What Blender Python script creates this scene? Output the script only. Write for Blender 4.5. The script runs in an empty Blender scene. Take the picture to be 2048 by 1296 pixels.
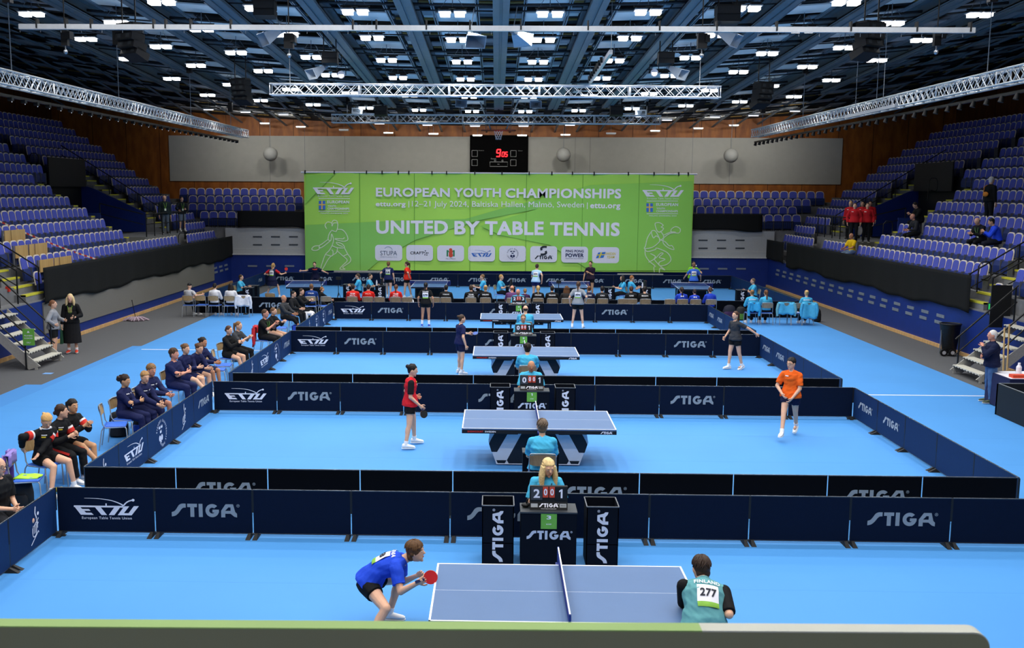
import bpy, bmesh, math, random
from mathutils import Vector, Matrix
V = Vector
SC = bpy.context.scene
COL = SC.collection
PI = math.pi
rnd = random.Random(7)

# ---------------------------------------------------------------- camera
PCX = 946.0                        # principal point (the photograph is a crop)
FPX = 1991.0                       # focal length in pixels of the 2048 wide frame
CAM = V((0, 0, 4.93))
_y = V(((992 - PCX) / FPX, 265 / FPX, 1)).normalized()         # world Y in (right, up, forward)
_x = V((1, -0.0055, 0)); _x = (_x - _y * _x.dot(_y)).normalized()
_z = V((-(_x.cross(_y)).x, -(_x.cross(_y)).y, -(_x.cross(_y)).z))
R_ = V((_x.x, _y.x, _z.x)); U_ = V((_x.y, _y.y, _z.y)); F_ = V((_x.z, _y.z, _z.z))
cam_d = bpy.data.cameras.new('camera'); cam = bpy.data.objects.new('camera', cam_d); COL.objects.link(cam)
cam.matrix_world = Matrix(((R_.x, U_.x, -F_.x, CAM.x), (R_.y, U_.y, -F_.y, CAM.y), (R_.z, U_.z, -F_.z, CAM.z), (0, 0, 0, 1)))
cam_d.sensor_width = 36; cam_d.lens = 36 * FPX / 2048; cam_d.shift_x = (1024 - PCX) / 2048; cam_d.clip_end = 200; cam_d.clip_start = 0.05
cam_d.dof.use_dof = True; cam_d.dof.focus_distance = 21; cam_d.dof.aperture_fstop = 9
SC.camera = cam

def G(px, py, z=0.0):
    """point of the plane at height z seen at a photo pixel"""
    d = F_ + R_ * ((px - PCX) / FPX) - U_ * ((py - 648) / FPX)
    return CAM + d * ((z - CAM.z) / d.z)

def AT(px, py, Y):
    """point at depth Y seen at a photo pixel"""
    d = F_ + R_ * ((px - PCX) / FPX) - U_ * ((py - 648) / FPX)
    return CAM + d * (Y / d.y)

# ---------------------------------------------------------------- world, exposure
w = bpy.data.worlds.new('world'); SC.world = w; w.use_nodes = True
w.node_tree.nodes['Background'].inputs[0].default_value = (0.55, 0.65, 0.8, 1)
w.node_tree.nodes['Background'].inputs[1].default_value = 0.02
SC.view_settings.view_transform = 'Standard'; SC.view_settings.look = 'None'
SC.view_settings.gamma = 1; SC.view_settings.use_curve_mapping = False
SC.view_settings.exposure = 0.0
LAMP_W = 78.0
LAMP_COL = (1.0, 0.985, 0.96)

# ---------------------------------------------------------------- materials
def lin(h):
    h = h.lstrip('#'); h = h if len(h) == 6 else ''.join(q * 2 for q in h); c = [int(h[i:i + 2], 16) / 255 for i in (0, 2, 4)]
    return [x / 12.92 if x <= .04045 else ((x + .055) / 1.055) ** 2.4 for x in c]
_M = {}
def mat(hexc, rough=.6, metal=0, noise=0.08, scale=12, bump=0, emit=0, spec=.4, name=None, key=None):
    k = key or (hexc, rough, metal, noise, scale, bump, emit, spec)
    if k in _M: return _M[k]
    m = bpy.data.materials.new(name or 'mat_' + hexc.lstrip('#')); m.use_nodes = True
    nt = m.node_tree; b = nt.nodes['Principled BSDF']; c = lin(hexc)
    b.inputs['Base Color'].default_value = (*c, 1); b.inputs['Roughness'].default_value = rough
    b.inputs['Metallic'].default_value = metal; b.inputs['Specular IOR Level'].default_value = spec
    if noise or bump:
        tc = nt.nodes.new('ShaderNodeTexCoord'); n = nt.nodes.new('ShaderNodeTexNoise')
        n.inputs['Scale'].default_value = scale; n.inputs['Detail'].default_value = 3
        nt.links.new(tc.outputs['Object'], n.inputs['Vector'])
        if noise:
            r = nt.nodes.new('ShaderNodeValToRGB'); e = r.color_ramp.elements
            e[0].position = .3; e[1].position = .7
            e[0].color = (*[x * (1 - noise) for x in c], 1); e[1].color = (*[min(1, x * (1 + noise)) for x in c], 1)
            nt.links.new(n.outputs['Fac'], r.inputs[0]); nt.links.new(r.outputs[0], b.inputs['Base Color'])
        if bump:
            bp = nt.nodes.new('ShaderNodeBump'); bp.inputs['Strength'].default_value = bump; bp.inputs['Distance'].default_value = .02
            nt.links.new(n.outputs['Fac'], bp.inputs['Height']); nt.links.new(bp.outputs[0], b.inputs['Normal'])
    if emit:
        b.inputs['Emission Color'].default_value = (*c, 1); b.inputs['Emission Strength'].default_value = emit
    _M[k] = m; return m
def wood_mat(name, c1, c2, sx=1.0, rough=.5):
    if name in _M: return _M[name]
    m = bpy.data.materials.new(name); m.use_nodes = True; nt = m.node_tree; b = nt.nodes['Principled BSDF']
    tc = nt.nodes.new('ShaderNodeTexCoord'); mp = nt.nodes.new('ShaderNodeMapping')
    mp.inputs['Scale'].default_value = (2.2 * sx, 2.2 * sx, .35)
    n = nt.nodes.new('ShaderNodeTexNoise'); n.inputs['Scale'].default_value = 3; n.inputs['Detail'].default_value = 5
    r = nt.nodes.new('ShaderNodeValToRGB'); r.color_ramp.elements[0].color = (*lin(c1), 1); r.color_ramp.elements[1].color = (*lin(c2), 1)
    r.color_ramp.elements[0].position = .35; r.color_ramp.elements[1].position = .65
    nt.links.new(tc.outputs['Object'], mp.inputs[0]); nt.links.new(mp.outputs[0], n.inputs['Vector'])
    nt.links.new(n.outputs['Fac'], r.inputs[0]); nt.links.new(r.outputs[0], b.inputs['Base Color']); b.inputs['Roughness'].default_value = rough
    _M[name] = m; return m

BLACK = mat('#0b0c0e', .6); BLACKM = mat('#101113', .4, .2); STEEL = mat('#a9adb2', .35, .8, .05)
ALU = mat('#d4d7da', .35, .55, .04); NAVY = mat('#0b1b33', .75, 0, .06, 30); WHITE = mat('#eceaf2', .6, 0, .03)
LGREY = mat('#7d858c', .6, 0, .03); BIRCH = wood_mat('birch', '#b5915a', '#c9a76f', 4)

# ---------------------------------------------------------------- objects
def tag(o, label=None, cat=None, group=None, kind=None):
    if label: o['label'] = label
    if cat: o['category'] = cat
    if group: o['group'] = group
    if kind: o['kind'] = kind
    return o
def thing(name, label, cat, loc=(0, 0, 0), rz=0.0, group=None):
    o = bpy.data.objects.new(name, None); COL.objects.link(o); o.empty_display_size = .1
    o.location = loc; o.rotation_euler = (0, 0, rz)
    return tag(o, label, cat, group)
class MB:
    def __init__(s): s.v = []; s.f = []; s.m = []; s.sm = []
    def add(s, vs, fs, mi=0, sm=False):
        b = len(s.v); s.v += [tuple(p) for p in vs]
        for f in fs: s.f.append(tuple(i + b for i in f)); s.m.append(mi); s.sm.append(sm)
        return s
    def box(s, lo, hi, mi=0):
        x0, y0, z0 = lo; x1, y1, z1 = hi
        return s.add([(x0, y0, z0), (x1, y0, z0), (x1, y1, z0), (x0, y1, z0), (x0, y0, z1), (x1, y0, z1), (x1, y1, z1), (x0, y1, z1)],
                     [(3, 2, 1, 0), (4, 5, 6, 7), (0, 1, 5, 4), (1, 2, 6, 5), (2, 3, 7, 6), (3, 0, 4, 7)], mi)
    def cbox(s, c, sz, mi=0):
        return s.box([c[i] - sz[i] / 2 for i in range(3)], [c[i] + sz[i] / 2 for i in range(3)], mi)
    def obox(s, c, a, b, d, mi=0):
        """box about c with half axes a, b, d"""
        c, a, b, d = V(c), V(a), V(b), V(d)
        vs = [c + a * i + b * j + d * k for k in (-1, 1) for i, j in ((-1, -1), (1, -1), (1, 1), (-1, 1))]
        return s.add(vs, [(3, 2, 1, 0), (4, 5, 6, 7), (0, 1, 5, 4), (1, 2, 6, 5), (2, 3, 7, 6), (3, 0, 4, 7)], mi)
    def bar(s, p, q, wd, h, mi=0):
        """square bar from p to q"""
        p, q = V(p), V(q); d = q - p
        if d.length < 1e-6: return s
        up = V((0, 0, 1)) if abs(d.normalized().z) < .95 else V((0, 1, 0))
        a = d.cross(up).normalized() * wd / 2; b = a.cross(d).normalized() * h / 2
        return s.obox((p + q) / 2, d / 2, a, b, mi)
    def tube(s, p, q, r, r2=None, n=8, mi=0, cap=True, sm=True):
        p, q = V(p), V(q); r2 = r if r2 is None else r2; d = (q - p)
        if d.length < 1e-7: return s
        d.normalize(); a = d.orthogonal().normalized(); b = d.cross(a)
        vs = []
        for c, rr in ((p, r), (q, r2)):
            for i in range(n):
                t = 2 * PI * i / n; vs.append(c + a * (math.cos(t) * rr) + b * (math.sin(t) * rr))
        s.add(vs, [(i, (i + 1) % n, n + (i + 1) % n, n + i) for i in range(n)], mi, sm)
        if cap: s.add(vs, [tuple(range(n))[::-1], tuple(range(n, 2 * n))], mi)
        return s
    def path(s, pts, r, n=6, mi=0):
        pts = [V(p) for p in pts]
        rr = r if isinstance(r, (list, tuple)) else [r] * len(pts)
        vs = []; a = None
        for i, p in enumerate(pts):
            d = (pts[min(i + 1, len(pts) - 1)] - pts[max(i - 1, 0)]).normalized()
            if a is None: a = d.orthogonal().normalized()
            else: a = (a - d * a.dot(d)).normalized()
            b = d.cross(a)
            for k in range(n):
                t = 2 * PI * k / n; vs.append(p + a * (math.cos(t) * rr[i]) + b * (math.sin(t) * rr[i]))
        fs = [(j * n + k, j * n + (k + 1) % n, (j + 1) * n + (k + 1) % n, (j + 1) * n + k) for j in range(len(pts) - 1) for k in range(n)]
        s.add(vs, fs, mi, True)
        s.add(vs[:n], [tuple(range(n))[::-1]], mi); s.add(vs[-n:], [tuple(range(n))], mi)
        return s
    def ell(s, c, ax, ay, az, seg=14, ring=9, mi=0):
        c, ax, ay, az = V(c), V(ax), V(ay), V(az)
        vs = [c - az]
        for j in range(1, ring):
            t = -PI / 2 + PI * j / ring
            for i in range(seg):
                p = 2 * PI * i / seg; vs.append(c + ax * (math.cos(t) * math.cos(p)) + ay * (math.cos(t) * math.sin(p)) + az * math.sin(t))
        vs.append(c + az); fs = []
        for i in range(seg):
            k = (i + 1) % seg; fs.append((0, 1 + k, 1 + i)); e = 1 + (ring - 2) * seg; fs.append((e + i, e + k, len(vs) - 1))
            for j in range(ring - 2): a = 1 + j * seg; fs.append((a + i, a + k, a + seg + k, a + seg + i))
        return s.add(vs, fs, mi, True)
    def ball(s, c, r, seg=12, ring=8, mi=0): return s.ell(c, (r, 0, 0), (0, r, 0), (0, 0, r), seg, ring, mi)
    def poly(s, pts, mi=0): return s.add(pts, [tuple(range(len(pts)))], mi)
    def prism(s, pts, fr, d0, d1, mi=0):
        """2D outline (counter clockwise) on frame fr, from offset d0 to d1 along its normal"""
        n = len(pts); a = [fr(x, y, d0) for x, y in pts]; b = [fr(x, y, d1) for x, y in pts]
        s.add(a + b, [tuple(range(n))[::-1], tuple(range(n, 2 * n))] + [(i, (i + 1) % n, n + (i + 1) % n, n + i) for i in range(n)], mi)
        return s
    def grid(s, f, nu, nv, mi=0, sm=True):
        vs = [f(i / nu, j / nv) for j in range(nv + 1) for i in range(nu + 1)]
        return s.add(vs, [(j * (nu + 1) + i, j * (nu + 1) + i + 1, (j + 1) * (nu + 1) + i + 1, (j + 1) * (nu + 1) + i) for j in range(nv) for i in range(nu)], mi, sm)
    def mesh(s, name, mats):
        me = bpy.data.meshes.new(name); me.from_pydata(s.v, [], s.f)
        for m in (mats if isinstance(mats, (list, tuple)) else [mats]): me.materials.append(m)
        me.polygons.foreach_set('material_index', s.m); me.polygons.foreach_set('use_smooth', s.sm); me.update()
        return me
    def build(s, name, mats, parent=None, loc=None, rz=0):
        return obj(name, s.mesh(name, mats), parent, loc, rz)
def obj(name, me, parent=None, loc=None, rz=0):
    o = bpy.data.objects.new(name, me); COL.objects.link(o)
    if parent: o.parent = parent
    if loc is not None: o.location = loc
    if rz: o.rotation_euler = (0, 0, rz)
    return o
def struct(o): o['kind'] = 'structure'; return o
def dup(root, loc=None, rz=None, label=None, group=None):
    r = root.copy(); COL.objects.link(r)
    if loc is not None: r.location = loc
    if rz is not None: r.rotation_euler = (0, 0, rz)
    if label: r['label'] = label
    if group: r['group'] = group
    for ch in list(root.children):
        c = ch.copy(); COL.objects.link(c); c.parent = r
        for g in list(ch.children):
            d = g.copy(); COL.objects.link(d); d.parent = c
    return r
class Fr:
    """plane frame: origin, right, up"""
    def __init__(s, o, u, v): s.o = V(o); s.u = V(u).normalized(); s.v = V(v).normalized(); s.w = s.u.cross(s.v)
    def __call__(s, x, y, d=0): return s.o + s.u * x + s.v * y + s.w * d
ORD = 'first second third fourth fifth sixth seventh eighth ninth tenth eleventh twelfth thirteenth fourteenth fifteenth sixteenth seventeenth eighteenth nineteenth twentieth'.split()
ORD += ['twenty-' + x for x in ORD[:9]] + ['thirtieth'] + ['thirty-' + x for x in ORD[:9]] + ['fortieth'] + ['forty-' + x for x in ORD[:9]]

# ---------------------------------------------------------------- lettering (2D polygons)
_T = {}
def text2d(s, bold=0.0):
    k = (s, bold)
    if k in _T: return _T[k]
    cu = bpy.data.curves.new('t', 'FONT'); cu.body = s; cu.offset = bold; cu.space_character = 1.06 if bold else 1.0; cu.resolution_u = 3; cu.fill_mode = 'FRONT'
    o = bpy.data.objects.new('t', cu); COL.objects.link(o); dg = bpy.context.evaluated_depsgraph_get()
    me = o.evaluated_get(dg).to_mesh()
    vs = [(p.co.x, p.co.y) for p in me.vertices]; fs = [tuple(f.vertices) for f in me.polygons]
    o.evaluated_get(dg).to_mesh_clear(); bpy.data.objects.remove(o); bpy.data.curves.remove(cu)
    if not vs: vs = [(0, 0), (1, 0), (1, 1)]; fs = []
    x0 = min(p[0] for p in vs); x1 = max(p[0] for p in vs); y0 = min(p[1] for p in vs); y1 = max(p[1] for p in vs)
    _T[k] = ([((a - x0) / (x1 - x0), (b - y0) / (y1 - y0)) for a, b in vs], fs, (x1 - x0) / (y1 - y0)); return _T[k]
def put_text(mb, fr, s, x0, x1, y0, y1, bold=0, d=.004, mi=0, slant=0, rot=False):
    if bold > .022:                    # heavier weight: the same outline laid over itself a little aside
        e = (bold - .015) * (y1 - y0) * .8; k = 0
        for ex, ey in ((-e, -e), (e, -e), (e, e), (-e, e)):
            put_text(mb, fr, s, x0 + e + ex, x1 - e + ex, y0 + e + ey, y1 - e + ey, .012, d + .0004 * k, mi, slant, rot); k += 1
        return
    vs, fs, _ = text2d(s, bold)
    if rot: pts = [fr(x0 + (x1 - x0) * (1 - b), y0 + (y1 - y0) * a, d) for a, b in vs]
    else: pts = [fr(x0 + (x1 - x0) * a + slant * b * (y1 - y0), y0 + (y1 - y0) * b, d) for a, b in vs]
    mb.add(pts, fs, mi)
def arc(cx, cy, r, a0, a1, n=16): return [(cx + r * math.cos(a0 + (a1 - a0) * i / n), cy + r * math.sin(a0 + (a1 - a0) * i / n)) for i in range(n + 1)]
def stroke(pts, wd):
    """a ribbon along 2D points, as quads"""
    out = []
    L = []; Rr = []
    for i, (x, y) in enumerate(pts):
        ax, ay = pts[max(i - 1, 0)]; bx, by = pts[min(i + 1, len(pts) - 1)]; dx, dy = bx - ax, by - ay; l = math.hypot(dx, dy) or 1
        ww = wd[i] if isinstance(wd, (list, tuple)) else wd
        L.append((x - dy / l * ww / 2, y + dx / l * ww / 2)); Rr.append((x + dy / l * ww / 2, y - dx / l * ww / 2))
    for i in range(len(pts) - 1): out.append([Rr[i], Rr[i + 1], L[i + 1], L[i]])
    return out
def spline(pts, n=6, closed=False):
    out = []; N = len(pts)
    for i in range(N if closed else N - 1):
        P = [pts[(i + k) % N] if closed else pts[min(max(i + k, 0), N - 1)] for k in (-1, 0, 1, 2)]
        for j in range(n):
            t = j / n
            out.append(tuple(.5 * (2 * P[1][c] + (P[2][c] - P[0][c]) * t + (2 * P[0][c] - 5 * P[1][c] + 4 * P[2][c] - P[3][c]) * t * t + (3 * P[1][c] - P[0][c] - 3 * P[2][c] + P[3][c]) * t ** 3) for c in range(len(P[0]))))
    out.append(tuple(pts[0] if closed else pts[-1])); return out
def wordmark():
    """the swash-S racket maker's wordmark, width 4.83, height 1"""
    P = [spline([(1.05, 1.0), (.78, 1.0), (.56, .9), (.38, .64), (.22, .44), (0, .35)], 3)[:]
         + spline([(0, .02), (.28, .09), (.52, .3), (.7, .55), (.85, .68), (1.05, .7)], 3)[:]]
    P += [[(1.16, .74), (1.88, .74), (1.88, 1), (1.16, 1)], [(1.38, 0), (1.67, 0), (1.67, .74), (1.38, .74)], [(2.0, 0), (2.29, 0), (2.29, 1), (2.0, 1)]]
    a = arc(3.0, .5, .5, .75, 2 * PI - .05, 22); b = arc(3.0, .5, .22, 2 * PI - .05, .85, 22)
    n = len(a)
    P += [[a[i], a[i + 1], b[n - 2 - i], b[n - 1 - i]] for i in range(n - 1)]
    P += [[(3.02, .36), (3.5, .36), (3.5, .58), (3.02, .58)]]
    P += [[(3.66, 0), (3.96, 0), (3.96, .28), (3.96, .5), (3.66, .5)], [(3.66, .5), (3.96, .5), (4.2, .76), (4.2, 1), (4.0, 1)], [(4.2, .76), (4.36, .76), (4.55, 1), (4.2, 1)],
          [(4.36, .76), (4.36, .5), (4.7, .42), (4.55, 1)], [(3.96, .28), (4.36, .28), (4.36, .5), (3.96, .5)], [(4.36, .28), (4.62, .06), (4.83, 0), (4.83, .28), (4.7, .42), (4.36, .5)]]
    return P, 4.83, 1
def reg_mark(cx, cy, r):
    """the small ringed R"""
    a = arc(cx, cy, r, 0, 2 * PI, 14); b = arc(cx, cy, r * .78, 0, 2 * PI, 14)
    return [[a[i], a[i + 1], b[i + 1], b[i]] for i in range(14)] + [[(cx - r * .3, cy - r * .45), (cx - r * .12, cy - r * .45), (cx - r * .12, cy + r * .45), (cx - r * .3, cy + r * .45)],
            [(cx - r * .12, cy), (cx + r * .35, cy), (cx + r * .35, cy + r * .45), (cx - r * .12, cy + r * .45)], [(cx, cy), (cx + r * .18, cy), (cx + r * .4, cy - r * .45), (cx + r * .2, cy - r * .45)]]
def union_logo():
    """slanted four letters under an arc with a ball; width 390, height 115 from y 0"""
    q = lambda *p: [(x - 390, 545 - y) for x, y in p]
    P = [q((390, 491), (390, 480), (690, 480), (690, 491)), q((392, 486), (424, 486), (475, 541), (430, 541)), q((438, 503), (480, 503), (490, 515), (447, 515)), q((440, 541), (450, 527), (494, 527), (508, 541)),
         q((515, 488), (550, 488), (588, 541), (555, 541)), q((635, 488), (670, 488), (632, 541), (598, 541)), q((694, 482), (724, 482), (690, 527), (718, 527), (752, 480), (782, 480), (736, 541), (652, 541)), q((581, 465), (589, 465), (589, 482), (581, 482))]
    P = [p[::-1] for p in P]
    P += [[(x - 390, 545 - y) for x, y in p] for p in stroke(spline([(455, 432), (540, 434), (615, 445), (665, 463), (690, 478)], 4), [2 + i * .4 for i in range(17)])]
    P += [[(x - 390, 545 - y) for x, y in p] for p in stroke(spline([(690, 478), (705, 460), (725, 447), (748, 441)], 4), 8)]
    P += [[(x - 390, 545 - y) for x, y in arc(749, 441, 9, 0, 2 * PI, 12)[:-1]]]
    return P, 392, 115
def federation_logo():
    """hand-drawn racket, ball and slanted letters over a bar; about 120 x 280"""
    q = lambda pts: [(x - 92, 750 - y) for x, y in pts]
    P = [q(p) for p in stroke([(92, 742), (205, 668), (210, 682)], 9)]
    P += [q(p) for p in stroke(spline([(120, 622), (118, 665), (130, 690), (155, 690), (172, 668), (180, 620), (176, 560), (158, 520), (165, 478), (172, 476)], 4), 7)]
    P += [q(p) for p in stroke([(172, 476), (166, 522), (184, 565)], 5)]
    P += [q(arc(203, 535, 14, 0, 2 * PI, 12)[:-1])]
    for x in (122, 142, 162): P += [q(p) for p in stroke([(x + 4, 605), (x - 4, 668)], 7)]
    P += [q(p) for p in stroke([(134, 612), (172, 590)], 7)]
    P += [q(p) for p in stroke([(190, 585), (188, 640)], 8)] + [q(p) for p in stroke([(188, 582), (208, 570)], 7)] + [q(p) for p in stroke([(188, 612), (204, 603)], 7)]
    return P, 120, 280
def crest_logo():
    """three crowns over two crossed rackets inside a ring of letters; unit radius 1"""
    P = []
    for cx, cy in ((-.24, .42), (.24, .42), (0, .08)):
        P.append([(cx - .16, cy - .1), (cx + .16, cy - .1), (cx + .2, cy + .14), (cx + .08, cy + .03), (cx, cy + .16), (cx - .08, cy + .03), (cx - .2, cy + .14)])
    for s in (-1, 1):
        P.append([(s * .22 + .2 * math.cos(t), -.4 + .23 * math.sin(t)) for t in [2 * PI * i / 14 for i in range(14)]]); P += stroke([(s * .12, -.55), (-s * .1, -.74)], .09)
    txt = 'SVENSKA.BORDTENNIS.FÖRBUNDET.'
    for i, ch in enumerate(txt):
        t = PI * .93 - 2 * PI * i / len(txt)
        if ch == '.': continue
        vs, fs, a = text2d(ch, .01); hh = .2; ww = .13 if ch != 'I' else .04
        ux, uy = math.sin(t), -math.cos(t); vx, vy = math.cos(t), math.sin(t)
        for f in fs: P.append([(vx * .83 + ux * (vs[k][0] - .5) * ww + vx * vs[k][1] * hh, vy * .83 + uy * (vs[k][0] - .5) * ww + vy * vs[k][1] * hh) for k in f])
    return P, 2, 2
LOGO = {}
def put_logo(mb, fr, kind, cx, cy, width, d=.004, mi=0, height=None):
    if kind not in LOGO: LOGO[kind] = {'word': wordmark, 'union': union_logo, 'fed': federation_logo, 'crest': crest_logo}[kind]()
    P, lw, lh = LOGO[kind]; s = width / lw; sy = (height / lh) if height else s
    ox, oy = (0, 0) if kind == 'crest' else (lw / 2, lh / 2)
    for i, p in enumerate(P): mb.poly([fr(cx + (x - ox) * s, cy + (y - oy) * sy, d + .00012 * i) for x, y in p], mi)
    if kind == 'word':
        for p in reg_mark(lw + .08, .88, .12): mb.poly([fr(cx + (x - ox) * s, cy + (y - oy) * sy, d) for x, y in p], mi)
# ================================================================ the hall
XL, XR, YB = -14.15, 14.42, 52.95          # court-side faces of the stands, back end wall
WL, WR, YW = -26.4, 26.7, 59.6             # outer walls of the hall
def zceil(x, y): return 11.42 - .042 * y + .0036 * x * x - max(0, y - 48) * (.04 + .00012 * x * x)
GREYF = mat('#57585a', .9, 0, .12, 60, .15, spec=.2)
BLUEF = mat('#478aca', .62, 0, .03, .5, spec=.25)
CONC = mat('#77787a', .85, 0, .1, 6); YEL = mat('#c9c43a', .7, 0, .1, 20); BLUEW = mat('#0d2a78', .5, 0, .06, 4)
GREYW = mat('#b0afa8', .8, 0, .03, 3); CLOTH = mat('#191a1a', .92, 0, .1, 40, .1, spec=.15)
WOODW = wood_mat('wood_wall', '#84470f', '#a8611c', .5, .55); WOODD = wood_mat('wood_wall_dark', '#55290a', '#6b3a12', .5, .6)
OAK = wood_mat('oak', '#b98f5c', '#cfa872', 1.5)
GREYP = mat('#6d6b66', .85, 0, .04, 20)

struct(MB().box((WL - 2, -8, -.2), (WR + 2, YW + .5, -.004)).build('floor', GREYF))
mb = MB().box((-11.22, -6, -.003), (12.42, 52.6, .004)); struct(mb.build('floor_mat', BLUEF))
mb = MB()                                    # wide rolls laid side by side: the seams
for y in range(-4, 52, 2): mb.box((-11.22, y - .003, .004), (12.42, y + .003, .0045))
mb.box((-11.9, 14, -.003), (-11.22, 24.6, .0035)); mb.box((-11.5, 24.6, -.003), (-11.22, 31, .0035))
struct(mb.build('floor_mat_seams', mat('#3f82c4', .7, 0, 0)))
mb = MB()
a, b = G(283, 699), G(455, 701); mb.box((a.x, a.y - .03, .0045), (b.x + 3, a.y + .03, .006))
a, b = G(1735, 790), G(1976, 792); mb.box((a.x - 1, a.y - .03, .0045), (b.x, a.y + .03, .006))
tag(mb.build('floor_line', WHITE), kind='structure')

# ---- outer walls
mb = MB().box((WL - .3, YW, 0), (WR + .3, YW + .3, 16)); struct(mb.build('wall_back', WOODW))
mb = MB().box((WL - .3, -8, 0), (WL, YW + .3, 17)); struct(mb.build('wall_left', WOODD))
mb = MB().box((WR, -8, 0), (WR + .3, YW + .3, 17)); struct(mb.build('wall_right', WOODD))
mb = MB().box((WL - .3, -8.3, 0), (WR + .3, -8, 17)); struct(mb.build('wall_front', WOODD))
mb = MB()                                    # joints of the wood cladding
for x in range(-26, 27, 2): mb.box((x - .012, YW - .012, 4.6), (x + .012, YW, 12))
for y in range(22, 58, 3):
    mb.box((WL, y - .02, 5), (WL + .012, y + .02, 14)); mb.box((WR - .012, y - .02, 5), (WR, y + .02, 14))
struct(mb.build('wall_joints', mat('#3a1c08', .7)))
p0, p1 = AT(338, 271, YW), AT(1685, 277, YW); q0 = AT(341, 362, YW)
mb = MB().box((p0.x, YW - .09, q0.z), (p1.x, YW, p0.z)); panel = struct(mb.build('wall_panel', GREYW))
mb = MB()
for px in (540, 690, 1150, 1180, 1330, 1460): x = AT(px, 300, YW).x; mb.box((x - .01, YW - .094, q0.z), (x + .01, YW - .09, p0.z))
mb.build('panel_joint', mat('#7d7d79', .8), panel)
for i, (px, lb) in enumerate(((541, 'white globe pendant hanging left of the scoreboard'), (1127, 'white globe pendant hanging just right of the scoreboard'), (1462, 'white globe pendant far right of the scoreboard'))):
    c = AT(px, 308 + i * 1.5, 58.0); t = thing('globe_pendant', lb, 'lamp', c, 0, 'globe pendants at the back wall')
    MB().ball((0, 0, 0), .41, 24, 16).build('globe', mat('#a9a9a5', .7, 0, .02), t)
    MB().tube((0, 0, .4), (0, 0, zceil(c.x, 58) - c.z), .012, n=6).build('cord', LGREY, t)
# ---- scoreboard on the end wall
a, b = AT(940, 270, 59.3), AT(1056, 345, 59.3); sbw, sbh = b.x - a.x, a.z - b.z
t = thing('scoreboard', 'large black electronic scoreboard with red digits on the back wall', 'scoreboard', ((a.x + b.x) / 2, 59.3, b.z))
MB().cbox((0, .1, sbh / 2), (sbw, .2, sbh)).build('case', mat('#050506', .85, spec=.08), t)
fr = Fr((-sbw / 2, 0, 0), (1, 0, 0), (0, 0, 1)); U = lambda px: (px - 940) / 116 * sbw; W = lambda py: (345 - py) / 75 * sbh
SEG = {'9': 'abcdfg', '0': 'abcdef', '5': 'acdfg'}
def digit(mb, ch, x, y, w, h, th):
    q = {'a': ((0, h), (w, h)), 'g': ((0, h / 2), (w, h / 2)), 'd': ((0, 0), (w, 0)), 'b': ((w, h), (w, h / 2)), 'c': ((w, h / 2), (w, 0)), 'f': ((0, h), (0, h / 2)), 'e': ((0, h / 2), (0, 0))}
    for s in SEG[ch]:
        (ax, ay), (bx, by) = q[s]; sl = .12
        for p in stroke([(x + ax + sl * ay, y + ay), (x + bx + sl * by, y + by)], th): mb.poly([fr(u, v, .012) for u, v in p])
mb = MB(); digit(mb, '9', U(992.5), W(313), U(947), W(331), .06); digit(mb, '0', U(1003.5), W(313), U(944.2), W(336), .045); digit(mb, '5', U(1009.8), W(313), U(944.2), W(336), .045)
mb.build('digits', mat('#ff1a22', .5, 0, 0, emit=5), t)
mb = MB()
for x0, y0 in ((944, 301), (1021, 301), (944, 319.5), (1021, 319.5)):
    for p in stroke([(U(x0), W(y0)), (U(x0 + 11), W(y0)), (U(x0 + 11), W(y0 + 12)), (U(x0), W(y0 + 12)), (U(x0), W(y0))], .03): mb.poly([fr(u, v, .011) for u, v in p])
for p in stroke([(U(980), W(324)), (U(1015), W(324)), (U(1015), W(333)), (U(980), W(333)), (U(980), W(324))], .03): mb.poly([fr(u, v, .011) for u, v in p])
put_text(mb, fr, 'H', U(988.5), U(992), W(323), W(319.5), .02, .011); put_text(mb, fr, 'G', U(1003), U(1006.5), W(323), W(319.5), .02, .011)
put_text(mb, fr, 'Period', U(982), U(992), W(319), W(316), 0, .011); put_text(mb, fr, 'Hemma', U(957), U(968), W(302), W(300.3), 0, .011); put_text(mb, fr, 'Gäster', U(1036), U(1045), W(302), W(300.3), 0, .011)
mb.cbox(fr(U(997), W(328.5), .011), (.12, .004, .03))
mb.build('markings', mat('#9a9a9a', .6), t)

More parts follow.
